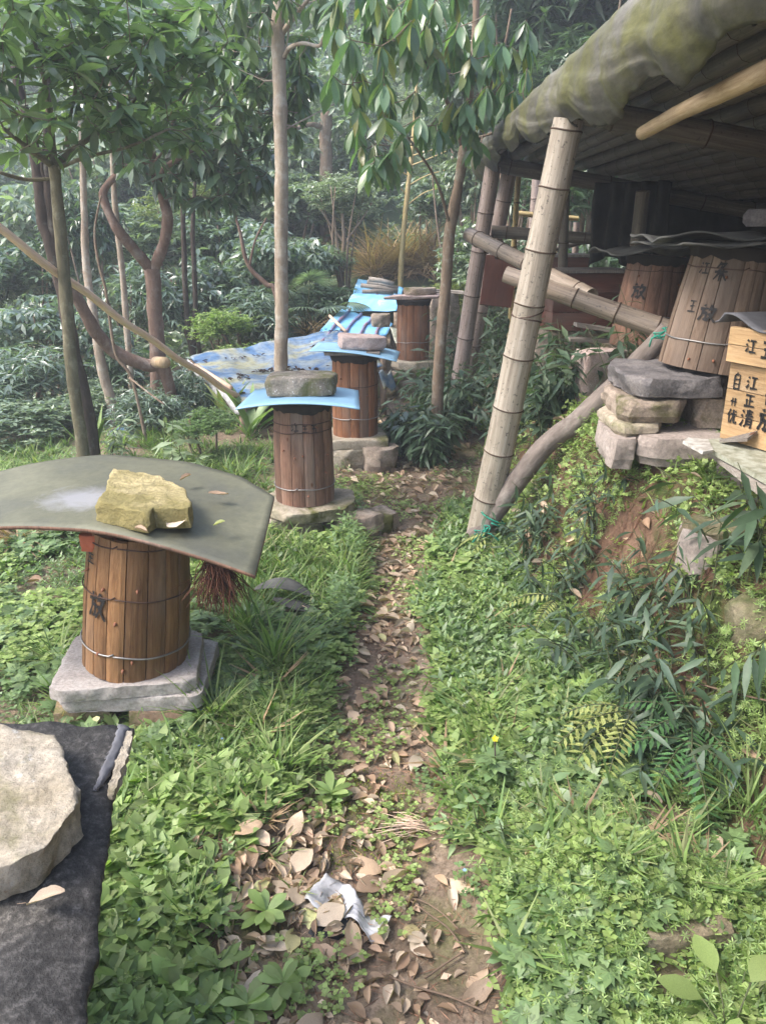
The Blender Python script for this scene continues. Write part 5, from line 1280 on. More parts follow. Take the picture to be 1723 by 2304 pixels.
# dark twin trunks behind the slim tree
def bare(name, label, trs, mat, cat='tree', group=None):
    p = trs[0][0][0]; root = empty(name, p, label, cat, group)
    for i, tr in enumerate(trs):
        pp, rr = spline(tr, 6); MB().tube(pp, rr, 10, rough=.2, rs=10, seed=i * 3).build('trunk' if i == 0 else 'limb', MAT[mat], root)
    return root
def gp(u, v, Y, dz=-.15):
    p = at(u, v, Y); return Vector((p.x, Y, h1(p.x, Y) + dz))
bare('dark_twin_tree', 'dark almost black double trunk just behind the slim left tree', [[(gp(205, 1030, 5.0), .062), T(195, 930, 5.0, .055), T(165, 800, 5.0, .048), T(148, 680, 5.0, .045), T(132, 610, 5.0, .042), T(112, 540, 5.0, .042), T(100, 500, 5.0, .040), T(88, 400, 5.0, .036), T(70, 300, 5.0, .030), T(30, 150, 5.0, .02)], [T(128, 600, 5.0, .034), T(122, 520, 5.0, .034), T(112, 440, 5.0, .032), T(108, 340, 5.0, .028), T(110, 200, 5.0, .02), T(100, 40, 5.0, .014)], [T(125, 520, 4.98, .010), T(108, 420, 4.98, .011), T(95, 370, 4.98, .010), T(110, 250, 4.98, .008)]], 'bark_dark')
bare('leaning_tree', 'leaning smooth trunk curving down to the foot of the forked tree', [[(at(150, 640, 5.9), .035), T(185, 690, 6.0, .048), T(215, 745, 6.1, .052), T(250, 785, 6.2, .052), T(290, 808, 6.25, .052), T(330, 822, 6.3, .055), T(370, 835, 6.35, .05), (gp(400, 900, 6.5), .05)]], 'bark_red')
bare('slanting_tree', 'pale grey prop standing under the leaning smooth trunk', [[(gp(260, 960, 6.3), .042), T(250, 900, 6.3, .042), T(232, 840, 6.3, .040), T(216, 740, 6.3, .036), T(195, 600, 6.4, .03), T(190, 470, 6.4, .026), T(184, 300, 6.4, .02), T(170, 120, 6.4, .01)]], 'bark_pale')
tag(MB().tube([at(352, 815, 6.15), at(372, 816, 5.95)], [.045, .043], 14).build('cut_log', MAT['peeled']), 'sawn round log end at the foot of the forked tree', 'log')
bare('thin_tree', 'thin tan stem between the dark twin and the forked tree', [[(gp(290, 830, 6.9), .026), T(290, 790, 6.9, .026), T(280, 660, 6.9, .026), T(268, 540, 6.9, .025), T(258, 440, 6.9, .022), T(252, 300, 6.9, .02), T(246, 120, 6.9, .012)]], 'bark_pale')
bare('dark_pair_tree', 'pair of thin dark stems joined low, right of the forked tree', [[(gp(436, 860, 8.2), .040), T(434, 795, 8.2, .036), T(424, 740, 8.2, .030), T(417, 650, 8.2, .028), T(414, 540, 8.2, .026), T(410, 420, 8.2, .02)], [T(434, 792, 8.2, .030), T(440, 720, 8.2, .026), T(438, 620, 8.2, .026), T(434, 520, 8.2, .022), T(440, 400, 8.2, .014)]], 'bark_dark')
bare('curved_stem', 'bent reddish bare stem rising left of the tall trunk', [[(gp(650, 760, 8.0), .035), T(622, 668, 8.0, .026), T(600, 640, 8.0, .026), T(570, 612, 8.0, .024), T(552, 580, 8.0, .020), T(540, 520, 8.0, .016), T(520, 460, 8.0, .010)], [T(562, 596, 8.0, .014), T(575, 540, 8.0, .010), T(600, 490, 8.0, .006)]], 'bark_red')
bare('bare_yellow_tree', 'thin yellowish leafless trunk standing in the dry grass', [[(gp(900, 640, 10.8), .036), T(902, 600, 10.8, .036), T(908, 520, 10.8, .034), T(920, 400, 10.8, .032), T(928, 330, 10.8, .030), T(934, 255, 10.8, .026), T(938, 160, 10.8, .016)]] + [[T(922 - k, 330 + 22 * k, 10.8, .010), T(922 + s * 40, 322 + 18 * k, 10.7, .007), T(922 + s * (70 + 6 * k), 300 + 20 * k + 10 * (k % 2), 10.6, .004)] for k, s in enumerate((-1, 1, 1, -1, 1, -1, 1))], 'bamboo_yellow')
bare('vine_stem', 'very thin crooked vine stem hanging before the forked tree', [[(gp(330, 960, 5.6), .012), T(300, 860, 5.6, .011), T(262, 800, 5.6, .011), T(245, 700, 5.6, .010), T(238, 650, 5.6, .009), T(222, 590, 5.6, .009), T(214, 520, 5.6, .008), T(228, 440, 5.6, .006)], [T(292, 850, 5.55, .008), T(330, 880, 5.4, .007), T(370, 910, 5.3, .006)]], 'bark_brown')
bare('stump_tree', 'distant broken brown trunk with one long side branch', [[(gp(735, 520, 13.0), .11), T(735, 400, 13, .10), T(732, 320, 13, .10), T(734, 255, 13, .095)], [T(732, 290, 13, .045), T(700, 280, 12.8, .035), T(660, 292, 12.6, .025), T(630, 305, 12.5, .015)], [T(735, 256, 13, .03), T(752, 250, 13, .01)]], 'bark_brown')

# ------------------------------------------------------------------ shrubs: archetypes shared by many individuals
def bush_arch(n_wh, nl, L, el, tpl, seed, flat=1.):
    rg = np.random.default_rng(seed); tips = []
    lob = rg.normal(size=(9, 3)); lob /= np.linalg.norm(lob, axis=1)[:, None]; lob[:, 2] = np.abs(lob[:, 2]) * .8
    while len(tips) < n_wh:
        c = lob[rg.integers(9)] * rg.uniform(.35, .68); d = rg.normal(size=3); d /= np.linalg.norm(d)
        p = c + d * rg.uniform(.22, .44) * np.array([1, 1, .8]); tips.append(Vector(p * np.array([1, 1, flat])))
    P, Rm, S = whorls(tips, [Vector((0, 0, 1))] * n_wh, nl, L, el, .42)
    V, F = scatter(tpl, P, Rm, S); return V, F
ARCH = {}
for nm, (n_wh, nl, L, el, tp) in {'round': (620, (6, 8), .13, -.25, kite(1., .36)), 'loose': (420, (5, 7), .15, -.5, kite(1., .36)), 'lance': (520, (5, 7), .19, -.15, kite(1., .19, .28)), 'fine': (900, (5, 7), .09, .05, flap(1., .4))}.items():
    ARCH[nm] = [bush_arch(n_wh, nl, L, el, tp, hash(nm) % 97 * 0 + len(nm) * 13 + q) for q in range(2)]
AM = {}
def bush(label, c, r, arch, mat, cat='shrub', group='leafy shrubs beyond the hives', stems=3, base=None, name='shrub', rz=None):
    c = Vector(c); q = random.randint(0, 1); key = (arch, q, mat)
    if key not in AM: AM[key] = mesh_np('foliage', *ARCH[arch][q], MAT[mat])
    gz = h1(c.x, c.y); root = empty(name, (c.x, c.y, gz), label, cat, group)
    o = link('foliage', AM[key], root, Matrix.Translation(c) @ Matrix.Rotation(random.uniform(0, 6.28) if rz is None else rz, 4, 'Z') @ Matrix.Diagonal((r[0], r[1], r[2], 1))); o['kind'] = 'stuff'
    mb = MB()
    for k in range(stems):
        a = random.uniform(0, 6.28); b = Vector((c.x + .05 * math.cos(a), c.y + .05 * math.sin(a), gz - .1)); t = c + Vector((math.cos(a) * r[0] * .5, math.sin(a) * r[1] * .5, r[2] * .4)); m = b.lerp(t, .5) + Vector((random.uniform(-.08, .08), random.uniform(-.08, .08), 0))
        pp, rr = spline([(b, .022 * r[0] + .006), (m, .017 * r[0] + .004), (t, .006)], 4); mb.tube(pp, rr, 6)
    mb.build('stem', MAT['bark_brown'], root)
    return root

BL = [ # u, v, Y, rx, rz, archetype, material, label
 (40, 880, 6.6, .75, .55, 'lance', 'L_bush', 'grey green shrub at the lower left below the dark twin tree'),
 (120, 760, 7.6, .85, .6, 'loose', 'L_bush', 'pale leaved shrub behind the slim left tree'),
 (30, 660, 8.6, 1.0, .7, 'round', 'L_dark', 'dark shrub at the left rim under the slanting pole'),
 (255, 850, 7.4, .6, .6, 'lance', 'L_dark', 'dark shrub between the prop and the forked tree'),
 (300, 700, 8.4, .75, .7, 'lance', 'L_bush', 'dense silvery shrub seen between the two limbs left of the forked tree'),
 (180, 560, 8.8, .60, .9, 'round', 'L_dark', 'ivy dark column of leaves behind the slim left tree'),
 (450, 680, 9.0, .8, .7, 'loose', 'L_bush', 'shrub behind the thin dark stems'),
 (540, 740, 8.6, .75, .55, 'lance', 'L_bush', 'silver green shrub just left of the tall trunk'),
 (600, 600, 9.8, .9, .7, 'loose', 'L_bush', 'shrub with pale leaves behind the tall trunk'),
 (480, 560, 10.4, 1.0, .7, 'round', 'L_bush', 'rounded shrub above the bent reddish stem'),
 (420, 480, 11.0, .9, .5, 'fine', 'L_yellow', 'yellowish flowering shrub between forked tree and tall trunk'),
 (300, 560, 11.0, 1.2, .8, 'round', 'L_forest', 'soft green shrub far behind the fork of the forked tree'),
 (60, 520, 11.5, 1.3, .9, 'loose', 'L_forest', 'light green shrub far at the left edge above the pole'),
 (700, 600, 10.6, .7, .5, 'lance', 'L_forest', 'low shrub beside the small round tree'),
 (560, 830, 7.6, .45, .32, 'fine', 'L_fresh', 'low bright green shrub left of the patched tarpaulin rear'),
 (500, 745, 8.0, .45, .30, 'fine', 'L_fresh', 'fresh green low shrub behind the patched tarpaulin'),
 (720, 690, 9.6, .55, .35, 'lance', 'L_dark', 'dark shrub left of the ridged blue sheet'),
 (410, 900, 6.5, .35, .35, 'lance', 'L_bush', 'narrow leaved shrub in front of the patched tarpaulin corner'),
 (330, 935, 6.0, .38, .28, 'lance', 'L_bush', 'pale weed clump beyond the olive sheet'),
 (470, 960, 5.2, .28, .16, 'fine', 'L_mid', 'low green weed clump between the olive sheet and the patched tarpaulin'),
 (1060, 600, 9.0, .55, .6, 'round', 'L_forest', 'shrub behind the far bamboo posts'),
 (960, 470, 11.8, .8, .55, 'round', 'L_bush', 'silvery shrub behind the drooping leaf tree trunk'),
 (1040, 430, 10.5, .8, .7, 'loose', 'L_forest', 'green shrub between the drooping leaf tree and the shed'),
 (1180, 520, 10.5, .8, .7, 'round', 'L_forest', 'shrub seen between the far posts of the shed'),
 (1020, 690, 8.8, .55, .40, 'fine', 'L_yellow', 'bright weeds on the slope behind the farthest barrel hive'),
 (900, 560, 12.3, .7, .4, 'lance', 'L_forest', 'low shrub at the back of the dry grass'),
 (770, 470, 11.5, .62, .50, 'round', 'L_bush', 'canopy shrub'),
 (1150, 620, 7.9, .45, .40, 'loose', 'L_dark', 'dark shrub behind the thin yellow pole'),
 (1110, 640, 8.8, .6, .4, 'lance', 'L_forest', 'dull green shrub low behind the crossed bamboo'),
 (200, 930, 6.5, .55, .35, 'fine', 'L_forest', 'feathery weeds at the foot of the leaning trunk'),
 (30, 960, 6.0, .7, .30, 'fine', 'L_forest', 'feathery grey weeds at the left edge beyond the olive sheet'),
 (640, 760, 9.4, .7, .35, 'lance', 'L_dark', 'dark low shrub behind the far edge of the patched tarpaulin'),
 (660, 480, 12.5, 1.2, .8, 'round', 'L_forest', 'pale shrub right behind the tall trunk'),
 (540, 400, 13.5, 1.4, 1.0, 'loose', 'L_forest', 'hazy shrub left of the tall trunk'),
 (240, 420, 13.0, 1.5, 1.0, 'loose', 'L_forest', 'hazy shrub behind the upper limb of the forked tree'),
]
for (u, v, Y, rx, rz_, ar, mt, lb) in BL:
    if lb == 'canopy shrub': continue
    bush(lb, at(u, v, Y), (rx, rx * .9, rz_), ar, mt)
for k, (x_, y_, z_, r_, lb_) in enumerate([(1.7, 7.9, .9, .8, 'dark shrub just behind the far end of the shed'), (2.7, 8.0, 1.1, .9, 'dark shrub behind the middle of the shed end'), (3.9, 7.6, 1.5, 1., 'dark shrub at the uphill corner behind the shed'), (2.2, 8.8, 1.9, 1., 'taller dark shrub rising behind the shed end')]):
    bush(lb_, (x_, y_, z_), (r_, r_ * .8, r_ * .9), ('loose', 'lance')[k % 2], 'L_dark', group='dark shrubs behind the shed')
# small round tree behind the racks
g = at(768, 690, 11.0)
bush('small round topped tree with thin stem behind the blue sheets', at(772, 462, 10.6), (.66, .6, .52), 'fine', 'L_silver', 'tree', None, 6, name='round_tree')
bare('young_tree', 'thin trunk standing under the small round topped tree', [[(gp(770, 690, 10.6), .035), T(770, 600, 10.6, .032), T(774, 540, 10.6, .026), T(770, 480, 10.6, .02)], [T(773, 545, 10.6, .018), T(740, 500, 10.6, .012), T(715, 460, 10.6, .008)], [T(773, 550, 10.6, .018), T(810, 500, 10.6, .012), T(840, 450, 10.6, .008)]], 'bark_brown')
# dark trees to the right, above the shed roof
for k, (u, v, Y, rx, rz_, ar, lb) in enumerate([(1180, 120, 9.5, 1.3, 1.2, 'loose', 'dark evergreen above the far end of the shed'), (1330, 60, 9.0, 1.4, 1.3, 'lance', 'dark evergreen rising behind the tarpaulin roof'), (1080, 250, 11.0, 1.0, 1.1, 'round', 'dark evergreen behind the drooping leaf tree'), (1450, -120, 9.0, 1.6, 1.4, 'loose', 'evergreen at the top edge behind the shed roof'), (1140, 330, 9.6, .8, .6, 'round', 'green crown just over the far corner of the shed roof'), (1250, 210, 8.6, .8, .7, 'lance', 'shiny leaved crown touching the middle of the shed roof')]):
    bush(lb, at(u, v, Y), (rx, rx, rz_), ar, 'L_dark', 'tree', 'evergreens behind the shed', 4, name='evergreen_tree')

# hillside woods: one mass of countless leaves, plus stems
P = []; rg = np.random.default_rng(5); crowns = []
while len(crowns) < 285:
    y = 12.5 + 22 * rg.random() ** 1.1; x = rg.uniform(-.66, .92) * y + rg.normal() * .5
    r = rg.uniform(.7, 1.5) * (1 + .018 * (y - 12)); z = h1(x, y) + r * rg.uniform(.3, 1.5)
    u, v, d = proj((x, y, z))
    if 430 < u < 640 and v < 60 and y > 16: continue
    if -300 < u < 2600 and v > -260 and not (720 < u < 1010 and v > 500 and y < 14.5): crowns.append((x, y, z, r))
tips = []; SZ = []
for x, y, z, r in crowns:
    n = int(rg.integers(150, 260)); lob = rg.normal(size=(7, 3)); lob /= np.linalg.norm(lob, axis=1)[:, None]; lob[:, 2] = np.abs(lob[:, 2])
    c = lob[rg.integers(0, 7, n)] * rg.uniform(.3, .65, (n, 1)); d = rg.normal(size=(n, 3)); d /= np.linalg.norm(d, axis=1)[:, None]
    tips.append((c + d * rg.uniform(.2, .45, (n, 1))) * r + np.array([x, y, z])); SZ.append(np.full(n, .15 + .004 * (y - 12)))
tips = np.concatenate(tips); SZ = np.concatenate(SZ); n = len(tips); nl = 5
Pp = np.repeat(tips, nl, 0); yaw = (np.tile(np.arange(nl) * 6.283 / nl, n) + np.repeat(rg.random(n) * 6.28, nl)) + rg.normal(size=n * nl) * .3
Rm = rots(yaw, -.35 + rg.normal(size=n * nl) * .45, rg.normal(size=n * nl) * .5)
half = rg.random(n * nl) < .5
for msk, mt in ((half, 'L_forest'), (~half, 'L_bush')):
    V_, F_ = scatter(flap(1., .36), Pp[msk], Rm[msk], (np.repeat(SZ, nl) * rg.uniform(.7, 1.25, n * nl))[msk])
    o = link('hillside_woods', mesh_np('hillside_woods', V_, F_, MAT[mt]))
    tag(o, 'dense mass of leafy woods covering the hillside' if mt == 'L_forest' else 'paler leaves mixed through the hillside woods', 'woods', kind='stuff')
n = 42000; y_ = 9.2 + 24 * rg.random(n) ** 1.3; x_ = rg.uniform(-.72, .75, n) * y_; kk = (y_ > 12.3) | (x_ < -1.2) | (x_ > 2.2); x_, y_ = x_[kk], y_[kk]; n = len(x_)
V_, F_ = scatter(flap(1., .4), np.stack([x_, y_, H(x_, y_) + .25 * rg.random(n) * (1 + .05 * y_)], -1), rots(rg.random(n) * 6.28, rg.normal(size=n) * .4, rg.normal(size=n) * .5), rg.uniform(.10, .2, n) * (1 + .02 * (y_ - 10)))
tag(link('hillside_undergrowth', mesh_np('hillside_undergrowth', V_, F_, MAT['L_forest'])), 'low leafy undergrowth covering the hillside soil', 'undergrowth', kind='stuff')
mb = MB()
for x, y, z, r in crowns[::3]:
    a = Vector((x + rg.normal() * .2, y, h1(x, y) - .2)); mb.tube([a, a + Vector((rg.normal() * .15, 0, r)), Vector((x, y, z + r * .5))], [.06, .05, .02], 6)
tag(mb.build('hillside_stems', MAT['bark_brown']), 'thin stems standing in the hillside woods', 'stems', kind='stuff')

# ------------------------------------------------------------------ ground cover templates
def plant(leaves):
    """leaves: list of (tpl, yaw, pitch, roll, scale, offset)"""
    parts = []
    for tp, ya, pi_, ro, sc_, of in leaves:
        V_, F_ = scatter(tp, np.array([of]), rots([ya], [pi_], [ro]), sc_); parts.append((V_, F_))
    return merge(parts)
rgp = random.Random(3)
def blade(L=1., W=.08, rows=3, droop=.5):
    V = []; F = []
    for i in range(rows + 1):
        t = i / rows; w = W / 2 * (1 - t ** 1.8) + .004
        V += [(-w, t * L, -droop * L * t * t), (w, t * L, -droop * L * t * t)]
    for i in range(rows): F.append((2 * i, 2 * i + 1, 2 * i + 3, 2 * i + 2))
    return np.array(V, float), np.array(F, int)
L_SP = leaf(1., .44, 3, .12, .25, .64, pw=.6); L_LN = kite(1., .40, .22, .2); L_BL = blade(1., .075, 2, .5)
def rosette(n, tp, r0=.035, r1=.05, el=.45, h=0.): 
    return plant([(tp, 6.283 * k / n * 1.0 + rgp.uniform(-.3, .3), rgp.uniform(el * .4, el * 1.4), rgp.uniform(-.3, .3), rgp.uniform(r0, r1), (0, 0, h * rgp.random())) for k in range(n)])
def upright(nlev, tp, s, h, n=2, el=.5):
    o = []
    for i in range(nlev):
        a0 = i * 1.6 + rgp.uniform(-.3, .3)
        for k in range(n): o.append((tp, a0 + 6.283 * k / n, el + .35 * i / nlev + rgp.uniform(-.2, .2), rgp.uniform(-.2, .2), s * (1 - .35 * i / nlev) * rgp.uniform(.8, 1.2), (0, 0, h * (i + .3) / nlev)))
    return plant(o)
def tuft_(n, L, spread=.5):
    return plant([(L_BL, rgp.uniform(0, 6.28), rgp.uniform(1.0, 1.5) - spread * rgp.random(), rgp.uniform(-.4, .4), L * rgp.uniform(.5, 1.2), (rgp.gauss(0, .008), rgp.gauss(0, .008), 0)) for k in range(n)])
def lobed(s):
    """deeply cut leaf of five toothed lobes on a stalk"""
    parts = []
    for k, a in enumerate((-1.25, -.62, 0, .62, 1.25)):
        V_, F_ = kite(1., .55, .1, .1); V_ = V_ * (1.0 if k == 2 else .85 if k in (1, 3) else .65)
        c, s_ = math.cos(a), math.sin(a); V_ = V_ @ np.array([[c, s_, 0], [-s_, c, 0], [0, 0, 1]]); parts.append((V_ * s, F_))
    return merge(parts)
LOB = lobed(1.)
def herb(n, s, h): return plant([(LOB, 6.28 * k / n + rgp.uniform(-.4, .4), rgp.uniform(-.1, .5), rgp.uniform(-.3, .3), s * rgp.uniform(.7, 1.2), (rgp.uniform(-.02, .02), rgp.uniform(-.02, .02), h * rgp.uniform(.4, 1))) for k in range(n)])
def clov(n, s, h):
    o = []
    for k in range(n):
        x, y, z = rgp.gauss(0, .018), rgp.gauss(0, .018), h * rgp.uniform(.3, 1)
        a = rgp.uniform(0, 6.28)
        for j in range(3): o.append((flap(1., 1.0, .05, .12), a + j * 2.094, rgp.uniform(-.1, .4), 0, s * rgp.uniform(.8, 1.2), (x, y, z)))
    return plant(o)
def whorled(h, s):
    o = []
    for i in range(4):
        for k in range(6): o.append((flap(1., .26, .1, .1), k * 1.047 + i, rgp.uniform(0, .5), 0, s * (1 - .12 * i), (.006 * i, .004 * i, h * (i + 1) / 4)))
    return plant(o)
TP = {'spoon': [rosette(8, L_SP, .032, .052, .7, .02) for _ in range(4)], 'mat': [upright(4, L_LN, .034, .05, 2, .5) for _ in range(4)], 'lanceup': [upright(5, L_LN, .042, .085, 2, .55) for _ in range(3)],
      'round': [clov(5, .012, .03) for _ in range(4)], 'clover': [clov(4, .017, .05) for _ in range(3)], 'grass': [tuft_(16, .15) for _ in range(4)], 'shortgrass': [tuft_(10, .07, .9) for _ in range(3)],
      'herb': [herb(5, .048, .08) for _ in range(4)], 'gali': [whorled(.05, .017) for _ in range(3)], 'moss': [plant([(flap(1., .35, 0, .1), rgp.uniform(0, 6.28), rgp.uniform(.5, 1.5), 0, rgp.uniform(.006, .013), (rgp.gauss(0, .008), rgp.gauss(0, .008), 0)) for k in range(9)]) for _ in range(2)],
      'pinn': [upright(6, leaf(1., .5, 2, .1, .15, .45), .036, .15, 3, .15) for _ in range(3)]}
def cover(name, key, n, box, dens, mat, label, cat, smin=.7, smax=1.3, dz=0., tilt=.15, seed=1, oneper=True):
    rg = np.random.default_rng(seed); x0, x1, y0, y1 = box
    # denser towards the camera, where plants show large
    x = rg.uniform(x0, x1, n * 6); y = y0 + (y1 - y0) * rg.random(n * 6) ** 1.15
    d = dens(x, y) * excl(x, y); k = rg.random(n * 6) < d; x, y = x[k][:n], y[k][:n]
    if len(x) == 0: return
    z = H(x, y) + dz; T_ = TP[key]; parts = []; w = rg.integers(0, len(T_), len(x))
    for i, tp in enumerate(T_):
        s = w == i
        if s.sum() == 0: continue
        Rm = rots(rg.random(s.sum()) * 6.283, rg.normal(size=s.sum()) * tilt, rg.normal(size=s.sum()) * tilt)
        parts.append(scatter(tp, np.stack([x[s], y[s], z[s]], -1), Rm, rg.uniform(smin, smax, s.sum())))
    V_, F_ = merge(parts); o = link(name, mesh_np(name, V_, F_, MAT[mat])); tag(o, label, cat, kind='stuff')
    print('COVER', name, len(x), 'plants', len(F_) * (2 if F_.shape[1] == 4 else 1), 'tris')
def clump(x, y, f, thr, soft=.15, ox=0): return sst(thr - soft, thr + soft, vnoise(x * f + ox, y * f + ox * .7))
def off_path(x, y, k=1.1, soft=.5): return sst(k - soft * .5, k + soft, np.abs(x - path_x(y)) / path_w(y) + .25 * vnoise(x * 6, y * 6))
def left(x, y): return (x < path_x(y)) * 1.
def right(x, y): return (x > path_x(y)) * 1.
BX = [(C1.x, C1.y, .24), (C2.x, C2.y, .27), (C3.x, C3.y, .22), (C4.x, C4.y, .26), (.48 - .5, -5, 0)]
def clear(x, y):
    m = np.ones_like(x)
    for a, b, r in BX: m *= (np.hypot(x - a, y - b) > r)
    return m * (H(x, y) < 1.2)
def low(x, y): return sst(.06, -.04, x - bank_foot(y))      # below the bank
def onbank(x, y): return 1 - low(x, y)
EX = [(*ground(u, v).xy, r) for u, v, r in ((770, 2050, .07), (820, 2080, .06), (745, 2100, .05), (1480, 1840, .085), (1540, 1780, .06), (1500, 2210, .06), (1520, 1650, .10), (1430, 1560, .08), (560, 1985, .09), (480, 1925, .07), (650, 1900, .06), (1350, 1290, .10), (640, 2190, .06))]
def excl(x, y):
    m = np.ones_like(x)
    for a, b, r in EX: m *= sst(r * .7, r * 1.15, np.hypot(x - a, y - b) + .02 * vnoise(x * 25, y * 25))
    return m
LF = (-1.35, .15, .75, 3.3)
# bottom left: spoon leaved rosettes
cover('spoon_weeds', 'spoon', 1000, (-.85, .05, .85, 2.2), lambda x, y: left(x, y) * off_path(x, y, 1.3) * clump(x, y, 4, -.2) * sst(2.2, 1.7, y) * (.35 + .65 * sst(-.15, -.30, x)), 'L_fresh', 'bright spoon leaved weeds covering the ground at the near left', 'weeds', .9, 1.6, .006)
cover('spoon_weeds', 'spoon', 1000, (-2.2, 0, 1.8, 4.2), lambda x, y: left(x, y) * off_path(x, y, 1.3) * clump(x, y, 3, .0) * clear(x, y), 'L_mid', 'spoon leaved weeds among the grass left of the path', 'weeds', .7, 1.3, .01, seed=2)
# grass on the left
cover('grass', 'grass', 1000, (-1.6, .1, 1.35, 3.6), lambda x, y: left(x, y) * off_path(x, y, 1.35) * clump(x, y, 2.6, .0, .2, 3) * clear(x, y) * sst(-1.15, -.75, x) * (.05 + .95 * sst(1.5, 2.0, y)), 'L_grass', 'green grass tufts between the nearest hive and the path', 'grass', .35, .85, seed=3)
cover('grass', 'grass', 1700, (-3.2, 1.0, 3.2, 8.0), lambda x, y: off_path(x, y, 1.3) * low(x, y) * clump(x, y, 2.2, .0, .3, 8) * clear(x, y), 'L_grass', 'grass farther along both sides of the path', 'grass', .5, 1.0, seed=4)
cover('grass', 'grass', 180, (.1, 1.3, 1.1, 3.2), lambda x, y: right(x, y) * off_path(x, y, 1.2) * clump(x, y, 3.6, .15, .2, 5) * low(x, y), 'L_grass', 'thin grass tufts right of the path', 'grass', .5, .95, seed=5)
cover('short_grass', 'shortgrass', 1100, (-1.5, .9, .9, 4.5), lambda x, y: (left(x, y) + .25 * right(x, y)) * off_path(x, y, .9) * low(x, y) * clear(x, y) * clump(x, y, 5, -.1, .3), 'L_grass', 'short fine grass around the leafy weeds', 'grass', .6, 1.2, seed=6)
# leafy herbs
cover('cut_leaf_herbs', 'herb', 800, (-2.4, .1, 1.9, 4.4), lambda x, y: left(x, y) * off_path(x, y, 1.5) * clump(x, y, 2.4, .05, .2, 12) * clear(x, y), 'L_mid', 'deeply cut leaves of herbs left of the path', 'herbs', .6, 1.1, seed=7)
cover('cut_leaf_herbs', 'herb', 420, (.15, .9, 1.0, 2.2), lambda x, y: right(x, y) * off_path(x, y, 1.3) * clump(x, y, 3.4, -.05, .2, 21) * low(x, y), 'L_mid', 'deeply cut leaves of herbs at the near right of the path', 'herbs', .5, 1.0, seed=8)
cover('clover', 'clover', 5200, (-2.9, .0, 2.1, 5.2), lambda x, y: left(x, y) * off_path(x, y, 1.25) * clump(x, y, 2.2, -.1, .3, 30) * clear(x, y), 'L_clover', 'pale green clover left of the path', 'clover', .7, 1.4, .01, seed=9)
cover('clover', 'clover', 2600, (.1, 1.3, .85, 2.3), lambda x, y: right(x, y) * off_path(x, y, 1.2) * clump(x, y, 4, -.1, .3, 31), 'L_clover', 'pale green clover at the near right of the path', 'clover', .6, 1.1, .008, seed=10)
cover('small_round_weeds', 'round', 3800, (-1.3, 1.2, .8, 3.6), lambda x, y: off_path(x, y, 1.0, .6) * low(x, y) * clear(x, y) * clump(x, y, 5, -.3, .4, 4), 'L_mid', 'tiny round leaved weeds creeping over the soil', 'weeds', .6, 1.2, .003, seed=11)
cover('spoon_weeds', 'spoon', 700, (.1, 1.2, .9, 3.0), lambda x, y: right(x, y) * off_path(x, y, 1.15) * low(x, y) * clump(x, y, 3.3, .05, .15, 77), 'L_mid', 'spoon leaved weeds in patches right of the path', 'weeds', .5, 1.1, .01, .3, seed=41)
cover('leafy_weeds', 'lanceup', 500, (-.95, .05, .9, 2.1), lambda x, y: left(x, y) * off_path(x, y, 1.3) * clump(x, y, 4, .1, .12, 96), 'L_mid', 'darker upright weeds in patches at the near left', 'weeds', .45, .8, .0, .35, seed=46)
cover('path_weeds', 'round', 500, (-.45, .45, .8, 5.5), lambda x, y: (np.abs(x - path_x(y)) < path_w(y) * 1.3) * clump(x, y, 6, .05, .2, 88), 'L_clover', 'little weeds creeping onto the trodden path', 'weeds', .6, 1.2, .002, seed=42)
cover('path_weeds', 'spoon', 45, (-.4, .4, 1.0, 5.0), lambda x, y: (np.abs(x - path_x(y)) < path_w(y) * 1.5) * clump(x, y, 5, .1, .15, 91), 'L_fresh', 'small leafy rosettes rooted in the trodden path', 'weeds', .35, .8, .002, seed=43)
cover('leafy_weeds', 'lanceup', 650, (.15, 1.2, 1.0, 2.4), lambda x, y: right(x, y) * off_path(x, y, 1.3) * low(x, y) * clump(x, y, 3, .0, .2, 93), 'L_mid', 'upright leafy weeds at the near right', 'weeds', .4, .9, .0, .35, seed=44)
cover('leafy_weeds', 'lanceup', 800, (-2.6, 0, 2.0, 5.2), lambda x, y: left(x, y) * off_path(x, y, 1.3) * clump(x, y, 2.6, .0, .2, 95) * clear(x, y), 'L_fresh', 'upright leafy weeds left of the path', 'weeds', .4, .8, .0, .35, seed=45)
# dense lance leaved mat on the right
cover('lance_weeds', 'mat', 2500, (.08, 1.0, 1.9, 4.2), lambda x, y: right(x, y) * off_path(x, y, 1.25) * low(x, y) * clump(x, y, 2.8, -.25, .3, 14), 'L_mid', 'dense mat of narrow leaved weeds right of the path', 'weeds', .8, 1.75, .012, .3, seed=12)
cover('lance_weeds', 'lanceup', 700, (.10, .85, 2.6, 4.0), lambda x, y: right(x, y) * off_path(x, y, 1.5) * low(x, y) * clump(x, y, 2.8, -.1, .3, 17), 'L_fresh', 'taller narrow leaved weeds right of the path', 'weeds', .6, 1.0, .006, .3, seed=13)
cover('lance_weeds', 'mat', 2600, (-2.6, .9, 3.0, 6.5), lambda x, y: off_path(x, y, 1.2) * low(x, y) * clump(x, y, 2.2, -.15, .3, 19) * clear(x, y), 'L_mid', 'low leafy weeds around the farther hives', 'weeds', .6, 1.1, seed=14)
cover('star_weeds', 'gali', 1900, (.12, 1.3, .8, 1.9), lambda x, y: right(x, y) * off_path(x, y, 1.3) * clump(x, y, 4, -.2, .3, 40), 'L_fresh', 'star shaped whorled weeds at the near right', 'weeds', .7, 1.5, .004, .35, seed=15)
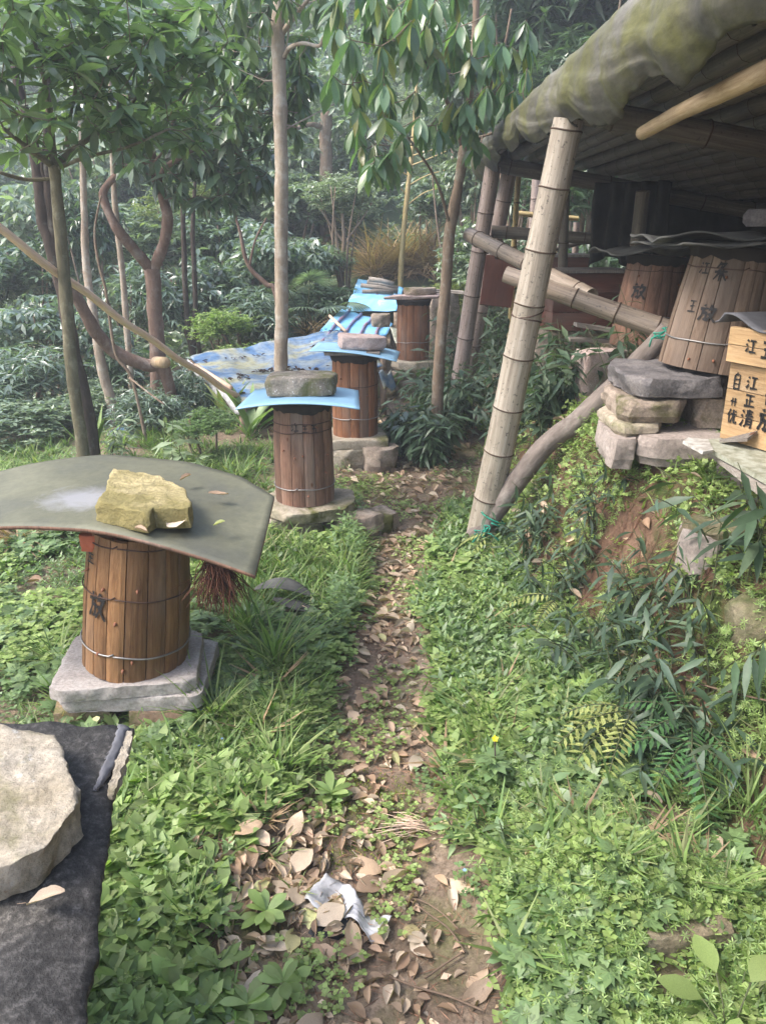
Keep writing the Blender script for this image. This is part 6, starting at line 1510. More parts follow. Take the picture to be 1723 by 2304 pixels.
cover('star_weeds', 'gali', 800, (-1.2, -.2, .8, 2.4), lambda x, y: left(x, y) * off_path(x, y, 1.3) * clump(x, y, 4, .1, .3, 45), 'L_clover', 'small whorled weeds scattered at the near left', 'weeds', .6, 1.1, .004, .35, seed=16)
cover('cut_leaf_herbs', 'herb', 170, (.1, .95, 2.0, 4.2), lambda x, y: right(x, y) * off_path(x, y, 1.3) * low(x, y) * clump(x, y, 3.4, .05, .15, 121), 'L_fresh', 'cut leaved herbs among the narrow leaved weeds', 'herbs', .6, 1.2, .01, seed=51)
cover('clover', 'clover', 900, (.1, .95, 2.0, 4.4), lambda x, y: right(x, y) * off_path(x, y, 1.1) * low(x, y) * clump(x, y, 3.8, .0, .2, 131), 'L_clover', 'clover between the narrow leaved weeds', 'clover', .7, 1.3, .015, seed=52)
cover('spoon_weeds', 'spoon', 260, (.1, .95, 1.9, 4.2), lambda x, y: right(x, y) * off_path(x, y, 1.1) * low(x, y) * clump(x, y, 3.1, .1, .15, 141), 'L_fresh', 'larger leaved weeds in the mat right of the path', 'weeds', .8, 1.4, .01, .3, seed=53)
cover('dry_blades', 'grass', 70, (-1.3, 1.1, 1.0, 4.2), lambda x, y: off_path(x, y, 1.1) * low(x, y) * clear(x, y), 'L_drygrass', 'dry straw coloured blades among the weeds', 'dry grass', .5, 1.0, seed=54)
# bank
cover('bank_weeds', 'mat', 500, (.55, 1.7, 1.5, 4.6), lambda x, y: onbank(x, y) * clump(x, y, 3.0, -.1, .2, 151), 'L_mid', 'narrow leaved weeds growing on the bank face', 'weeds', .6, 1.2, .01, .5, seed=55)
cover('bank_weeds', 'round', 2600, (.55, 1.9, 1.2, 5.0), lambda x, y: onbank(x, y) * clump(x, y, 3.4, -.05, .25, 50), 'L_clover', 'small bright weeds trailing down the earth bank', 'weeds', .7, 1.5, .01, .6, seed=17)
cover('bank_weeds', 'gali', 2600, (.6, 1.4, 1.8, 4.0), lambda x, y: onbank(x, y) * clump(x, y, 2.8, -.1, .25, 52), 'L_fresh', 'fine bright green weeds on the bank crest', 'weeds', .8, 1.5, .006, .5, seed=18)
cover('bank_grass', 'shortgrass', 900, (.6, 1.9, .9, 5.0), lambda x, y: onbank(x, y) * clump(x, y, 2.8, -.1, .25, 55), 'L_grass', 'fine grass on the earth bank', 'grass', .6, 1.2, 0, .6, seed=19)
# moss
cover('moss', 'moss', 4500, (.28, .78, 1.18, 1.66), lambda x, y: sst(1.15, .75, np.hypot((x - .50) / .20, (y - 1.42) / .20) + .3 * vnoise(x * 12, y * 12)), 'L_moss', 'yellow green moss cushion at the near right', 'moss', .8, 1.5, 0, .3, seed=20)
cover('moss', 'moss', 5000, (-.5, 1.3, .9, 3.8), lambda x, y: clump(x, y, 2.9, .35, .12, 60) * low(x, y), 'L_moss', 'thin moss patches on the trodden soil', 'moss', .6, 1.0, -.003, .4, seed=21)
cover('pinnate_weeds', 'pinn', 150, (-.55, .15, 2.45, 4.1), lambda x, y: left(x, y) * off_path(x, y, 1.4, .3) * clump(x, y, 2.5, -.1, .2, 70) * clear(x, y) * sst(-.5, -.35, x), 'L_mid', 'taller toothed leaf weeds in front of the round sandstone base', 'weeds', .8, 1.3, .0, .2, seed=22)
# litter of brown needles and crumbs on the path
rg = np.random.default_rng(31)
n = 9000; y = .7 + 5.6 * rg.random(n) ** 1.2; x = path_x(y) + rg.normal(size=n) * (path_w(y) * .75 + .05); z = H(x, y) + .004
V_, F_ = scatter(leaf(1., .045, 2, .2, .05, .5), np.stack([x, y, z], -1), rots(rg.random(n) * 6.28, rg.normal(size=n) * .12, rg.random(n)), rg.uniform(.015, .06, n))
tag(link('needle_litter', mesh_np('needle_litter', V_, F_, MAT['L_needle'])), 'brown needles and broken stalks littering the path', 'litter', kind='stuff')
n = 1500; y = .75 + 5.2 * rg.random(n) ** 1.3; x = path_x(y) + rg.normal(size=n) * (path_w(y) * .85 + .06); kk = clear(x, y) > 0; x, y = x[kk], y[kk]; n = len(x)
V_, F_ = scatter(flap(1., .6, .15, .3), np.stack([x, y, H(x, y) + .005], -1), rots(rg.random(n) * 6.28, rg.normal(size=n) * .25, rg.normal(size=n) * .4), rg.uniform(.010, .030, n))
tag(link('leaf_fragments', mesh_np('leaf_fragments', V_, F_, MAT['L_dead'])), 'broken bits of dead leaf strewn over the path', 'litter', kind='stuff')
n = 5000; y = .7 + 3.0 * rg.random(n) ** 1.2; x = path_x(y) + rg.normal(size=n) * (path_w(y) * .8 + .1); z = H(x, y)
cubes = np.array([(-.5, -.4, 0), (.5, -.3, 0), (.3, .5, 0), (-.4, .4, 0), (0, 0, .6)], float), np.array([(0, 1, 4), (1, 2, 4), (2, 3, 4), (3, 0, 4)])
V_, F_ = scatter(cubes, np.stack([x, y, z], -1), rots(rg.random(n) * 6.28, 0 * x, 0 * x), rg.uniform(.003, .010, n))
tag(link('soil_crumbs', mesh_np('soil_crumbs', V_, F_, MAT['soil'], False)), 'crumbs of soil and grit on the path', 'grit', kind='stuff')

# ------------------------------------------------------------------ fallen leaves: the large ones each on their own, the small far ones as litter
def deadleaf(curl, twist, W=.5, rows=9):
    V_ = []; F_ = []
    for i in range(rows + 1):
        t = i / rows; w = W / 2 * max(.03, math.sin(math.pi * t ** .95) ** .75) * (1 + .05 * math.sin(i * 4.1 + curl * 9))
        for j in range(-2, 3):
            s = j / 2; x_ = w * s; z_ = curl * .35 * w * s * s * 2 + .065 * math.sin(3.1 * t + curl * 5) + twist * s * (t - .5) * .22 + .012 * math.sin(j * 2 + i * 1.7) - .025 * (j == 0)
            V_.append((x_, t, z_))
    for i in range(rows):
        for j in range(4): a = i * 5 + j; F_.append((a, a + 1, a + 6, a + 5))
    # stalk
    b = len(V_); V_ += [(-.008, 0, .0), (.008, 0, 0), (.010, -.22, .05), (-.004, -.22, .05)]; F_.append((b, b + 3, b + 2, b + 1))
    V_ = np.array(V_); V_[:, 2] -= V_[:, 2].min() * .6
    return V_, np.array(F_)
DL = [deadleaf(c, t, w) for c, t, w in ((.5, .3, .46), (-.4, .8, .56), (1.0, -.5, .42), (.2, -.9, .60), (1.6, .6, .38), (.1, .2, .66))]
DS = [deadleaf(c, t, w, 4) for c, t, w in ((.9, .3, .46), (1.5, -.5, .5), (2.0, .6, .45))]
DM = [mesh_np('dead_leaf', V_, F_, MAT['L_dead']) for V_, F_ in DL]; DG = [mesh_np('fading_leaf', V_, F_, MAT['L_deadgreen']) for V_, F_ in DL]
rg = np.random.default_rng(77); spots = []
while len(spots) < 265:
    y = .78 + 4.6 * rg.random() ** 1.6; k = rg.random()
    if k < .70: x = float(path_x(y)) + rg.normal() * float(path_w(y)) * .75
    elif k < .92:
        a_, b_, r_ = EX[int(rg.choice([8, 9, 10, 12, 8]))]; x = a_ + rg.normal() * .10; y = b_ + rg.normal() * .09
    else: x = rg.uniform(.3, 1.2); y = rg.uniform(1.1, 2.6)
    if any((x - a) ** 2 + (y - b) ** 2 < .022 ** 2 for a, b, _ in spots): continue
    if any(math.hypot(x - a, y - b) < r for a, b, r in BX): continue
    if x < -.42 and y < 1.25: continue
    spots.append((x, y, 0))
def zone(x, y):
    s = 'left of' if x < float(path_x(y)) - float(path_w(y)) else ('right of' if x > float(path_x(y)) + float(path_w(y)) else 'on')
    d = 'the nearest stretch of path' if y < 1.25 else 'the path level with the black cover' if y < 1.8 else 'the path level with the nearest barrel hive' if y < 2.7 else 'the narrow stretch of path' if y < 3.7 else 'the far stretch of path'
    return s, d
for i, (x, y, _) in enumerate(spots):
    q = i % 6; fg = (i % 17 == 3); me = (DG if fg else DM)[q]; s = float(rg.uniform(.046, .082)) * (1.12 if y < 1.6 else 1.)
    dx = (h1(x + .03, y) - h1(x - .03, y)) / .06; dy = (h1(x, y + .03) - h1(x, y - .03)) / .06
    Nn = Vector((-dx + rg.normal() * .22, -dy + rg.normal() * .22, 1)).normalized(); Q = Vector((0, 0, 1)).rotation_difference(Nn).to_matrix().to_4x4()
    off = .006 + (.018 if abs(x - float(path_x(y))) > float(path_w(y)) * 1.2 else 0)
    o = link('fallen_leaf', me, None, Matrix.Translation((x, y, h1(x, y) + off)) @ Q @ Matrix.Rotation(float(rg.random() * 6.28), 4, 'Z') @ Matrix.Diagonal((s * float(rg.uniform(.85, 1.15)), s, s, 1)))
    a, b = zone(x, y); look = 'yellow green fallen leaf' if fg else ('gently curled tan', 'twisted pinkish brown', 'tightly rolled brown', 'crooked pale brown', 'deeply cupped brown', 'broad flat tan')[q] + ' dead leaf'
    xr = (x - float(path_x(y))) / float(path_w(y)); sd = 'along its left rim' if xr < -.45 else 'along its right rim' if xr > .45 else 'along its middle'
    if a != 'on': sd = 'close to it' if abs(xr) < 1.8 else 'well away from it'
    tag(o, f'{look} {a} {b}, {sd}'.replace('the path level with the ', 'the path by ').replace('stretch of path', 'path').replace('yellow green', 'yellowish').replace('gently ', '').replace('tightly ', '').replace('deeply ', '').replace('broad flat', 'flat').replace(' brown dead', ' dead' if a != 'on' else ' brown dead') , 'leaf', ('fading leaves ' if fg else 'dead leaves ') + f'{a} {b}, {sd}, ' + look.split(' dead')[0])
n = 1150; y = .8 + 4.8 * rg.random(n) ** 1.25; x = path_x(y) + rg.normal(size=n) * path_w(y) * .8; a_ = rg.random(n) < .3
for i in np.nonzero(a_)[0]:
    q_ = EX[int(rg.choice([8, 9, 10, 12]))]; x[i] = q_[0] + rg.normal() * .12; y[i] = q_[1] + rg.normal() * .11
ok = clear(x, y) > 0; x, y = x[ok], y[ok]; n = len(x); h_ = n // 2
for tp_i, sl in ((DS[1], slice(0, h_)), (DS[2], slice(h_, n))):
    V_, F_ = scatter(tp_i, np.stack([x[sl], y[sl], H(x[sl], y[sl]) + .005], -1), rots(rg.random(len(x[sl])) * 6.28, rg.normal(size=len(x[sl])) * .2, rg.normal(size=len(x[sl])) * .5), rg.uniform(.028, .055, len(x[sl])))
    tag(link('leaf_litter', mesh_np('leaf_litter', V_, F_, MAT['L_dead'])), 'smaller crumpled dead leaves strewn along the path', 'leaf litter', kind='stuff')
n = 900; y = 2.6 + 5 * rg.random(n); x = path_x(y) + rg.normal(size=n) * .5; x = np.where(rg.random(n) < .3, rg.uniform(-2.4, 1.0, n), x); ok = clear(x, y) > 0; x, y = x[ok], y[ok]; n = len(x)
V_, F_ = scatter(DS[1], np.stack([x, y, H(x, y) + .012], -1), rots(rg.random(n) * 6.28, rg.normal(size=n) * .2, rg.normal(size=n) * .3), rg.uniform(.04, .075, n))
tag(link('leaf_litter', mesh_np('leaf_litter', V_, F_, MAT['L_dead'])), 'small distant dead leaves scattered between the hives', 'leaf litter', kind='stuff')
# dark litter on the patched tarpaulin
n = 2600; s_ = rg.random(n); t_ = rg.random(n); k = (np.abs(vnoise(s_ * 3 + 4, t_ * 7)) < .10) & (vnoise(s_ * 9, t_ * 9) > -.3); s_, t_ = s_[k], t_[k]; n = len(s_)
ff_ = quad((An, Ar, Af, Al), 1, 1, wr); Pq = np.array([ff_(a, b) for a, b in zip(s_, t_)]) + np.array([0, 0, .012])
V_, F_ = scatter(DS[0], Pq, rots(rg.random(n) * 6.28, rg.normal(size=n) * .2, rg.normal(size=n) * .3), rg.uniform(.03, .055, n))
MAT['L_darklitter'] = leafmat('dark_litter', [(.05, .03, .022), (.09, .055, .035)], .8, 0, .2)
tag(link('leaf_litter', mesh_np('leaf_litter', V_, F_, MAT['L_darklitter'])), 'dark rotten leaves lying in the folds of the patched tarpaulin', 'leaf litter', kind='stuff')
# leaves on the curved sheet and on the felt
def on_sheet(u, v, z, s, q, rz, label, mat='dead'):
    p = atz(u, v, z); me = (DM if mat == 'dead' else DG)[q]
    o = link('fallen_leaf', me, None, Matrix.Translation(p) @ Matrix.Rotation(rz, 4, 'Z') @ Matrix.Diagonal((s, s, s, 1))); tag(o, label, 'leaf', 'leaves on the hive covers')
on_sheet(470, 1112, .705, .062, 0, -1.5, 'pale dry leaf on the right side of the olive sheet')
on_sheet(405, 1080, .725, .050, 2, -.6, 'dry leaf sticking up behind the yellow mossy rock')
on_sheet(375, 1182, .705, .058, 1, -1.2, 'dry leaf in front of the yellow mossy rock, right one')
on_sheet(305, 1192, .705, .045, 4, -2.0, 'rusty cupped leaf in front of the yellow mossy rock, left one')
on_sheet(480, 1182, .690, .038, 2, -.9, 'small greenish rolled leaf near the front rim of the olive sheet', 'g')
on_sheet(60, 2035, ZT + .03, .050, 2, -1.2, 'reddish dry leaf below the big pale rock on the black cover')
on_sheet(5, 2010, ZT + .03, .050, 4, 1.2, 'orange brown leaf scrap at the left edge of the black cover')
on_sheet(218, 1625, ZT + .04, .020, 5, .4, 'tiny yellow leaf on the black felt cover', 'g')

# ------------------------------------------------------------------ larger plants, each its own
def stemplant(name, base, stems, tpl, mat, label, cat, group=None, leafL=.16, nl=9, el=-.2, stemmat='stem', lean=.25, single=True, h=.5, seed=0, spread=.35, both=True, lr=.003):
    """clump of leafy stems; leaves set alternately along each arching stem"""
    rr_ = random.Random(seed); root = empty(name, base, label, cat, group); mb = MB(); P = []; A_ = []; E_ = []; S_ = []
    for s in range(stems):
        a = rr_.uniform(0, 6.283); ln = lean * rr_.uniform(.3, 1.4); hh = h * rr_.uniform(.6, 1.15); b = Vector(base) + Vector((rr_.gauss(0, .03 + .06 * h), rr_.gauss(0, .03 + .06 * h), 0)); pts = []
        b.z = h1(b.x, b.y) - .02 if single else b.z
        for i in range(9):
            t = i / 8; pts.append(b + Vector((math.cos(a) * ln * hh * t ** 1.7, math.sin(a) * ln * hh * t ** 1.7, hh * t * (1 - .15 * ln * t))))
        mb.tube(pts, [lr * (1.2 - .8 * i / 8) for i in range(9)], 5)
        for k in range(nl):
            t = .30 + .70 * (k + rr_.random() * .5) / nl; q = min(7, int(t * 8)); p = pts[q].lerp(pts[q + 1], t * 8 - q)
            ya = a - 1.57 + (k % 2 * 2 - 1) * rr_.uniform(.5, 1.5) + rr_.gauss(0, .2); P.append(tuple(p)); A_.append(ya); E_.append(el + .5 * (1 - t) * 0 + rr_.gauss(0, spread)); S_.append(leafL * rr_.uniform(.6, 1.15))
    mb.build('stem', MAT[stemmat], root)
    V_, F_ = scatter(tpl, np.array(P), rots(np.array(A_), np.array(E_), np.array([rr_.gauss(0, .4) for _ in P])), np.array(S_))
    o = link('foliage', mesh_np('foliage', V_, F_, MAT[mat]), root); o['kind'] = 'stuff'
    return root
LB = leaf(1., .19, 3, .18, .28, .40); LBW = leaf(1., .30, 2, .2, .25, .42)
BAM = [(905, 1000, 20, .30, 'dense dark leafy bush just left of the main bamboo post'), (985, 930, 24, .36, 'dark leafy bush touching the foot of the drooping leaf tree'), (1010, 960, 24, .46, 'leafy bush directly beside the main bamboo post'),
       (965, 1015, 18, .30, 'lowest leafy clump left of the main bamboo post'), (1055, 880, 22, .5, 'leafy clump behind the main bamboo post'), (1120, 800, 24, .55, 'tall leafy clump between the main post and the far posts'), (1090, 740, 18, .45, 'leafy clump at the feet of the far posts'),
       (1190, 860, 24, .42, 'leafy clump right of the main post below the brace'), (1240, 930, 26, .30, 'low leafy clump above the weathered log'), (1280, 850, 22, .34, 'leafy clump below the middle of the brace'), (1150, 960, 20, .34, 'leafy clump right behind the main post'), (1370, 800, 18, .34, 'leaves in front of the rear barrel hive'), (1220, 770, 20, .38, 'leafy clump in front of the dark reddish box')]
for k, (u, v, ns_, h_, lb) in enumerate(BAM):
    p = ground(u, v + 30); stemplant('broad_bamboo', tuple(p), int(ns_ * 2.1), LB if k % 2 else LBW, 'L_bamboo' if k % 3 else 'L_dark', lb, 'bamboo shrub', 'broad leaved bamboo around the shed posts', .15 if k % 2 else .12, 12, -.15, h=h_ * (1.35 if k < 4 else 1.6), seed=k * 7 + 1, lean=.5)
q_ = at(1440, 690, 3.9)
for k, (u, v, Y_, ns_, h_, L_2, lb) in enumerate([(1465, 1130, 2.45, 24, .32, .10, 'dark leafy clump on the bank in front of the tan plinth'), (1590, 1210, 2.25, 20, .30, .10, 'leafy bamboo at the bank edge below the landing boards'), (1690, 1180, 2.2, 7, .40, .15, 'sunlit bamboo shoot at the right edge below the boards'), (1250, 1240, 2.95, 22, .28, .09, 'small leafy clump at the bottom of the soil bank'), (1430, 700, 3.9, 5, .62, .15, 'tall leafy shoot crossing in front of the lettered barrel'), (1430, 1440, 2.2, 13, .26, .115, 'arching grey green bamboo leaves over the bank face'), (1560, 1420, 2.05, 20, .30, .12, 'arching bamboo leaves high on the right bank'), (1650, 1480, 1.9, 9, .26, .13, 'bamboo leaves hanging at the right edge of the bank'), (1200, 1190, 3.3, 22, .30, .09, 'dark leafy clump beside the log foot'), (1330, 1180, 3.0, 14, .22, .08, 'low leafy clump on the red soil of the bank'), (1450, 1580, 1.9, 16, .20, .08, 'leafy clump in the bank hollow above the ferns'), (1330, 1330, 2.5, 20, .26, .09, 'leafy tangle in the middle of the bank')]):
    p = at(u, v, Y_); g = h1(p.x, p.y)
    stemplant('broad_bamboo', (p.x, p.y, g), ns_, LB, 'L_bamboo', lb, 'bamboo shrub', 'broad leaved bamboo on the bank', L_2, 8, -.25, h=h_, seed=k * 5 + 60, lean=.7)
for k, (u, v, ns_, h_, L_2, mt, tp, lb) in enumerate([(375, 1060, 4, .40, .17, 'L_pale', LBW, 'pale big leaved plant peeking over the olive sheet'), (440, 1080, 4, .26, .14, 'L_pale', LBW, 'smaller pale leaved plant right of the big pale one'), (255, 1040, 7, .34, .12, 'L_pale', LB, 'narrow pale leaved weed behind the olive sheet'), (400, 900, 8, .55, .11, 'L_bush', LB, 'upright narrow leaved plant at the tarpaulin corner'), (300, 920, 8, .5, .13, 'L_bush', LBW, 'shiny leaved plant in front of the forked tree foot'), (1095, 1900, 9, .12, .05, 'L_mid', LBW, 'small herb clump in the near right weeds')]):
    p = ground(u, v); stemplant('leafy_plant', tuple(p), ns_, tp, mt, lb, 'plant', None, L_2, 8, -.05, h=h_, seed=k + 200, lean=.35)
# strap leaved clumps near the blue board
def strap(base, n, L, mat, label, name='strap_leaf_plant', w=.085, cat='plant', group=None, up=(.7, 1.4), droop=.45, seed=0, keep=None):
    rr_ = random.Random(seed); tp = leaf(1., w, 7, .25, droop, .45); A_ = [rr_.uniform(0, 6.28) for _ in range(n)]
    V_, F_ = scatter(tp, np.array([(base[0] + rr_.gauss(0, .02), base[1] + rr_.gauss(0, .02), base[2]) for _ in range(n)]), rots(np.array(A_), np.array([rr_.uniform(*up) for _ in A_]), np.array([rr_.gauss(0, .3) for _ in A_])), np.array([L * rr_.uniform(.6, 1.1) for _ in A_]))
    root = empty(name, base, label, cat, group); o = link('foliage', mesh_np('foliage', V_, F_, MAT[mat]), root); o['kind'] = 'stuff'; return root
p = ground(560, 985); strap(tuple(p), 16, .50, 'L_mid', 'strap leaved clump left of the blue board with the lichen stone', w=.12, seed=1)
p = ground(520, 960); strap(tuple(p), 12, .42, 'L_yellow', 'yellowish strap leaved clump farther left of the blue board', w=.11, seed=2)
p = ground(210, 1045); strap(tuple(p), 9, .42, 'L_grass', 'bright broad grass blades at the foot of the slim left tree', w=.07, seed=3, droop=.25)
p = ground(620, 1520); strap(tuple(p), 44, .30, 'L_grass', 'long grass tuft below the grey fallen leaf', 'grass_tuft', .035, 'grass tuft', 'long grass tufts', (.9, 1.5), .5, 4)
for k, (u, v, n_, L_, lb) in enumerate([(560, 1440, 60, .30, 'long grass tuft between the grey leaf and the nearest hive'), (420, 2090, 34, .13, 'bright upright grass tuft among the near left dead leaves'), (630, 1760, 50, .20, 'arching grass tuft left of the near path'), (1090, 1640, 50, .20, 'fine arching grass tuft right of the mossy path'), (480, 1640, 60, .22, 'grass tuft right of the pale concrete slab'), (340, 1600, 40, .2, 'grass tuft at the front corner of the concrete slab'), (130, 1500, 40, .2, 'grass tuft left of the concrete slab'), (1690, 1850, 40, .22, 'grass tuft at the right edge above the bramble leaves')]):
    p = ground(u, v); strap(tuple(p), n_, L_, 'L_grass', lb, 'grass_tuft', .030, 'grass tuft', 'long grass tufts', (.8, 1.5), .5, 10 + k)
# dry grass at the back
rr_ = random.Random(9)
DGL = [(845, 590), (880, 575), (920, 590), (960, 600), (990, 560), (870, 620), (930, 560), (900, 610), (1000, 600), (960, 550), (830, 620), (1020, 570)]
for k, (u, v) in enumerate(DGL):
    p = at(u, v + 20, 11.5 + .12 * (k % 4)); z_ = h1(p.x, p.y); side = ('left', 'middle', 'right')[min(2, max(0, (u - 820) // 70))]
    strap((p.x, p.y, z_), 110, .85, 'L_drygrass', f'pinkish dry grass clump in the {side} of the patch behind the hives', 'dry_grass_clump', .022, 'dry grass', f'dry grass clumps in the {side} of the rear patch', (.5, 1.5), .75, 40 + k)
for k, (u, v) in enumerate([(715, 745), (745, 735), (690, 730)]):
    p = at(u, v, 9.0); strap((p.x, p.y, h1(p.x, p.y)), 70, .5, 'L_drygrass', ('dry brown frond heap left of the ridged blue sheet', 'dry brown frond heap touching the ridged blue sheet', 'dry brown frond heap under the fan palm')[k], 'dry_grass_clump', .03, 'dry grass', None, (.2, 1.2), .8, 60 + k)
p = ground(40, 1220)
strap(tuple(p), 90, .38, 'L_drygrass', 'dry brown stalks left under the olive sheet edge', 'dry_grass_clump', .03, 'dry grass', None, (.1, .9), .3, 71)
# fan palm
def fan(base, els, label):
    root = empty('fan_palm', base, label, 'palm')
    for k, (d, el, s) in enumerate(els):
        dv = Vector((math.cos(d) * math.cos(el), math.sin(d) * math.cos(el), math.sin(el))); tip = Vector(base) + dv * s
        MB().tube([base, Vector(base).lerp(tip, .5) + Vector((0, 0, .04)), tip], [.008, .006, .005], 5).build('stalk', MAT['stem'], root)
        parts = []; tp = leaf(1., .07, 4, .5, .22, .4)
        a = np.linspace(-1.9, 1.9, 26); V_, F_ = scatter(tp, np.zeros((26, 3)), rots(a, -.1 + 0 * a, 0 * a), .34 * (1 - .12 * np.abs(a)))
        M = Matrix.Translation(tip) @ Matrix.Rotation(d - 1.57, 4, 'Z') @ Matrix.Rotation(el - .6, 4, 'X')
        link('frond', mesh_np('frond', V_, F_, MAT['L_bush']), root, M)
p = at(690, 700, 8.9); fan((p.x, p.y, h1(p.x, p.y) + .1), [(-2.4, 1.1, .55), (-1.6, .9, .40), (-.6, .8, .45), (-2.9, .7, .55), (.3, .6, .6), (-1.2, 1.3, .62), (2.8, .9, .5)], 'fan palm with star shaped fronds left of the blue sheets')
# ferns
def fern(base, fr, mat, label, group=None):
    root = empty('fern', base, label, 'fern', group)
    for (yaw, el, L_) in fr:
        pts = []; V_ = []; p = Vector(base); e = el; P = []; A_ = []; S_ = []; E_ = []; L_ = L_ * 1.2
        for i in range(15):
            pts.append(p.copy()); d = Vector((-math.sin(yaw) * math.cos(e), math.cos(yaw) * math.cos(e), math.sin(e))); p = p + d * L_ / 14; e -= .10
            if i > 1:
                w = math.sin(math.pi * min(1, (i + 1) / 15.5) ** .8)
                for s in (-1, 1): P.append(tuple(p)); A_.append(yaw + s * 1.15); E_.append(-.25); S_.append(.17 * L_ * w + .004)
        MB().tube(pts, [.0022] * 14 + [.001], 4, cap=False).build('stalk', MAT['stem'], root)
        # each pinna is itself toothed: a midrib with small lobes
        lob = []; 
        for j in range(6):
            for s in (-1, 1): lob.append((flap(1., .55, 0, .05), s * .9, 0, 0, .11 * (1 - j / 8), (0, .06 + j * .14, 0)))
        lob.append((leaf(1., .10, 2, .05, .1, .3), 0, 0, 0, 1., (0, 0, 0))) if False else None
        tp = plant(lob); tp2 = flap(1., .26, .05, .05); V1, F1 = merge([tp, tp2])
        Vx, Fx = scatter((V1, F1), np.array(P), rots(np.array(A_), np.array(E_), 0 * np.array(A_)), np.array(S_))
        o = link('frond', mesh_np('frond', Vx, Fx, MAT[mat]), root)
    return root
def gfern(u, v, Y_, fr, mat, lb, grp='ferns on the bank', dz=.14):
    p = at(u, v, Y_); fern((p.x, p.y, h1(p.x, p.y) + dz), fr, mat, lb, grp)
gfern(1440, 1470, 1.98, [(1.9, .35, .26), (2.2, .2, .30), (1.5, .5, .2), (2.6, .3, .24)], 'L_fernyellow', 'yellow fern with fronds hanging off the bank face')
gfern(1400, 1560, 2.05, [(2.2, .1, .32), (2.5, .0, .24)], 'L_fernyellow', 'lower yellow fern drooping over the narrow leaved weeds')
gfern(1560, 1580, 1.95, [(1.2, .6, .20), (2.0, .5, .22), (2.8, .3, .24), (3.6, .2, .2), (.2, .6, .2)], 'L_fern', 'green fern in the hollow of the bank')
gfern(1540, 1690, 1.85, [(1.6, .35, .24), (2.4, .2, .24), (3.1, .1, .26), (3.8, .3, .18)], 'L_fern', 'greyish green fern hanging under the bank hollow')
gfern(1260, 1330, 2.75, [(1.7, .5, .22), (2.4, .3, .16)], 'L_fernyellow', 'small yellowish fern at the foot of the bank')
gfern(1120, 1100, 3.45, [(2.0, -.2, .26), (2.6, -.4, .24), (1.4, .1, .2)], 'L_fernyellow', 'pale fern hanging just right of the main post foot')
# toothed big leaves bottom right, lobed herb with yellow flower
def bigleaf_plant(base, lv, mat, label, nm='bramble', cat='plant', tp=None):
    root = empty(nm, base, label, cat); tp = tp or leaf(1., .60, 8, .12, .18, .5)
    V0, F0 = tp; V0 = V0.copy()
    for i in range(len(V0)):
        if i % 3 != 1: V0[i, 1] += .02 * ((i // 3) % 2)
    me = mesh_np('leaf', V0, F0, MAT[mat])
    for (dx, dy, dz, yaw, el, s) in lv:
        b = Vector(base) + Vector((dx, dy, dz)); MB().tube([base, Vector(base).lerp(b, .5) + Vector((0, 0, .02)), b], .0018, 5).build('stalk', MAT['stem'], root)
        Rr = rots([yaw], [el], [0])[0]; link('leaf', me, root, Matrix([[*(Rr[r] * s), b[r]] for r in range(3)] + [[0, 0, 0, 1]]))
p = at(1690, 2250, 1.02); g = h1(p.x, p.y)
bb_ = (p.x, p.y + .04, g)
bigleaf_plant(bb_, [(-.05, .03, .10, 1.1, .25, .085), (-.01, .07, .12, .2, .35, .08), (-.05, -.02, .09, 1.9, .05, .085), (.01, .0, .09, 2.6, .0, .07), (.05, .05, .12, -.9, .3, .08), (-.02, -.05, .06, 2.9, -.2, .08), (.06, -.02, .08, -1.8, .1, .08)], 'L_clover', 'bright toothed bramble leaves in the bottom right corner')
p = ground(1105, 1790)
root = empty('buttercup', tuple(p), 'dark stemmed herb with one small yellow flower right of the path', 'plant')
tpp = p + Vector((.004, .02, .17)); MB().tube([p, p.lerp(tpp, .5) + Vector((.006, 0, 0)), tpp], .0022, 5).build('stem', MAT['bark_dark'], root)
V_, F_ = plant([(flap(1., .9, -.25, .1), k * 1.256, .25, 0, .011, (0, 0, 0)) for k in range(5)]); link('flower', mesh_np('flower', V_, F_, MAT['yellow_flower']), root, Matrix.Translation(tpp) @ Matrix.Rotation(.6, 4, 'X'))
for k in range(13):
    a = k * 2.4; b = p + Vector((.055 * math.cos(a), .05 * math.sin(a), .03 + .008 * k)); Rr = rots([a - 1.57], [.15], [.1])[0]
    if k == 0: ml = mesh_np('leaf', LOB[0], LOB[1], MAT['L_mid'])
    s = .055; link('leaf', ml, root, Matrix([[*(Rr[r] * s), (p + Vector((.01 * math.cos(a), .01 * math.sin(a), .02 + .009 * k)))[r]] for r in range(3)] + [[0, 0, 0, 1]]))
    
for k, (u, v, s, lb) in enumerate([(1230, 1760, .12, 'soft leaved upright herb, largest, right of the near path'), (1180, 1860, .11, 'soft leaved herb in front of the largest one'), (1310, 1800, .10, 'soft leaved herb beside the bare soil on the right'), (1230, 1900, .09, 'lowest soft leaved herb above the moss cushion'), (1090, 1870, .08, 'small soft leaved herb close to the path'), (640, 1330, .10, 'toothed herb above the grey fallen leaf'), (690, 1470, .12, 'toothed herb below the grey fallen leaf'), (620, 1260, .12, 'toothed herb left in front of the round sandstone base'), (720, 1240, .13, 'tall toothed herb in front of the round sandstone base'), (560, 1300, .10, 'toothed herb near the right rim of the olive sheet')]):
    p = ground(u, v); stemplant('soft_herb', tuple(p), 7, leaf(1., .52, 4, .12, .2, .42), 'L_mid' if k % 2 else 'L_pale' if k < 4 else 'L_fresh', lb, 'herb', 'soft leaved herbs beside the path', .048, 9, .0, h=s, seed=300 + k, lean=.9, lr=.0015)
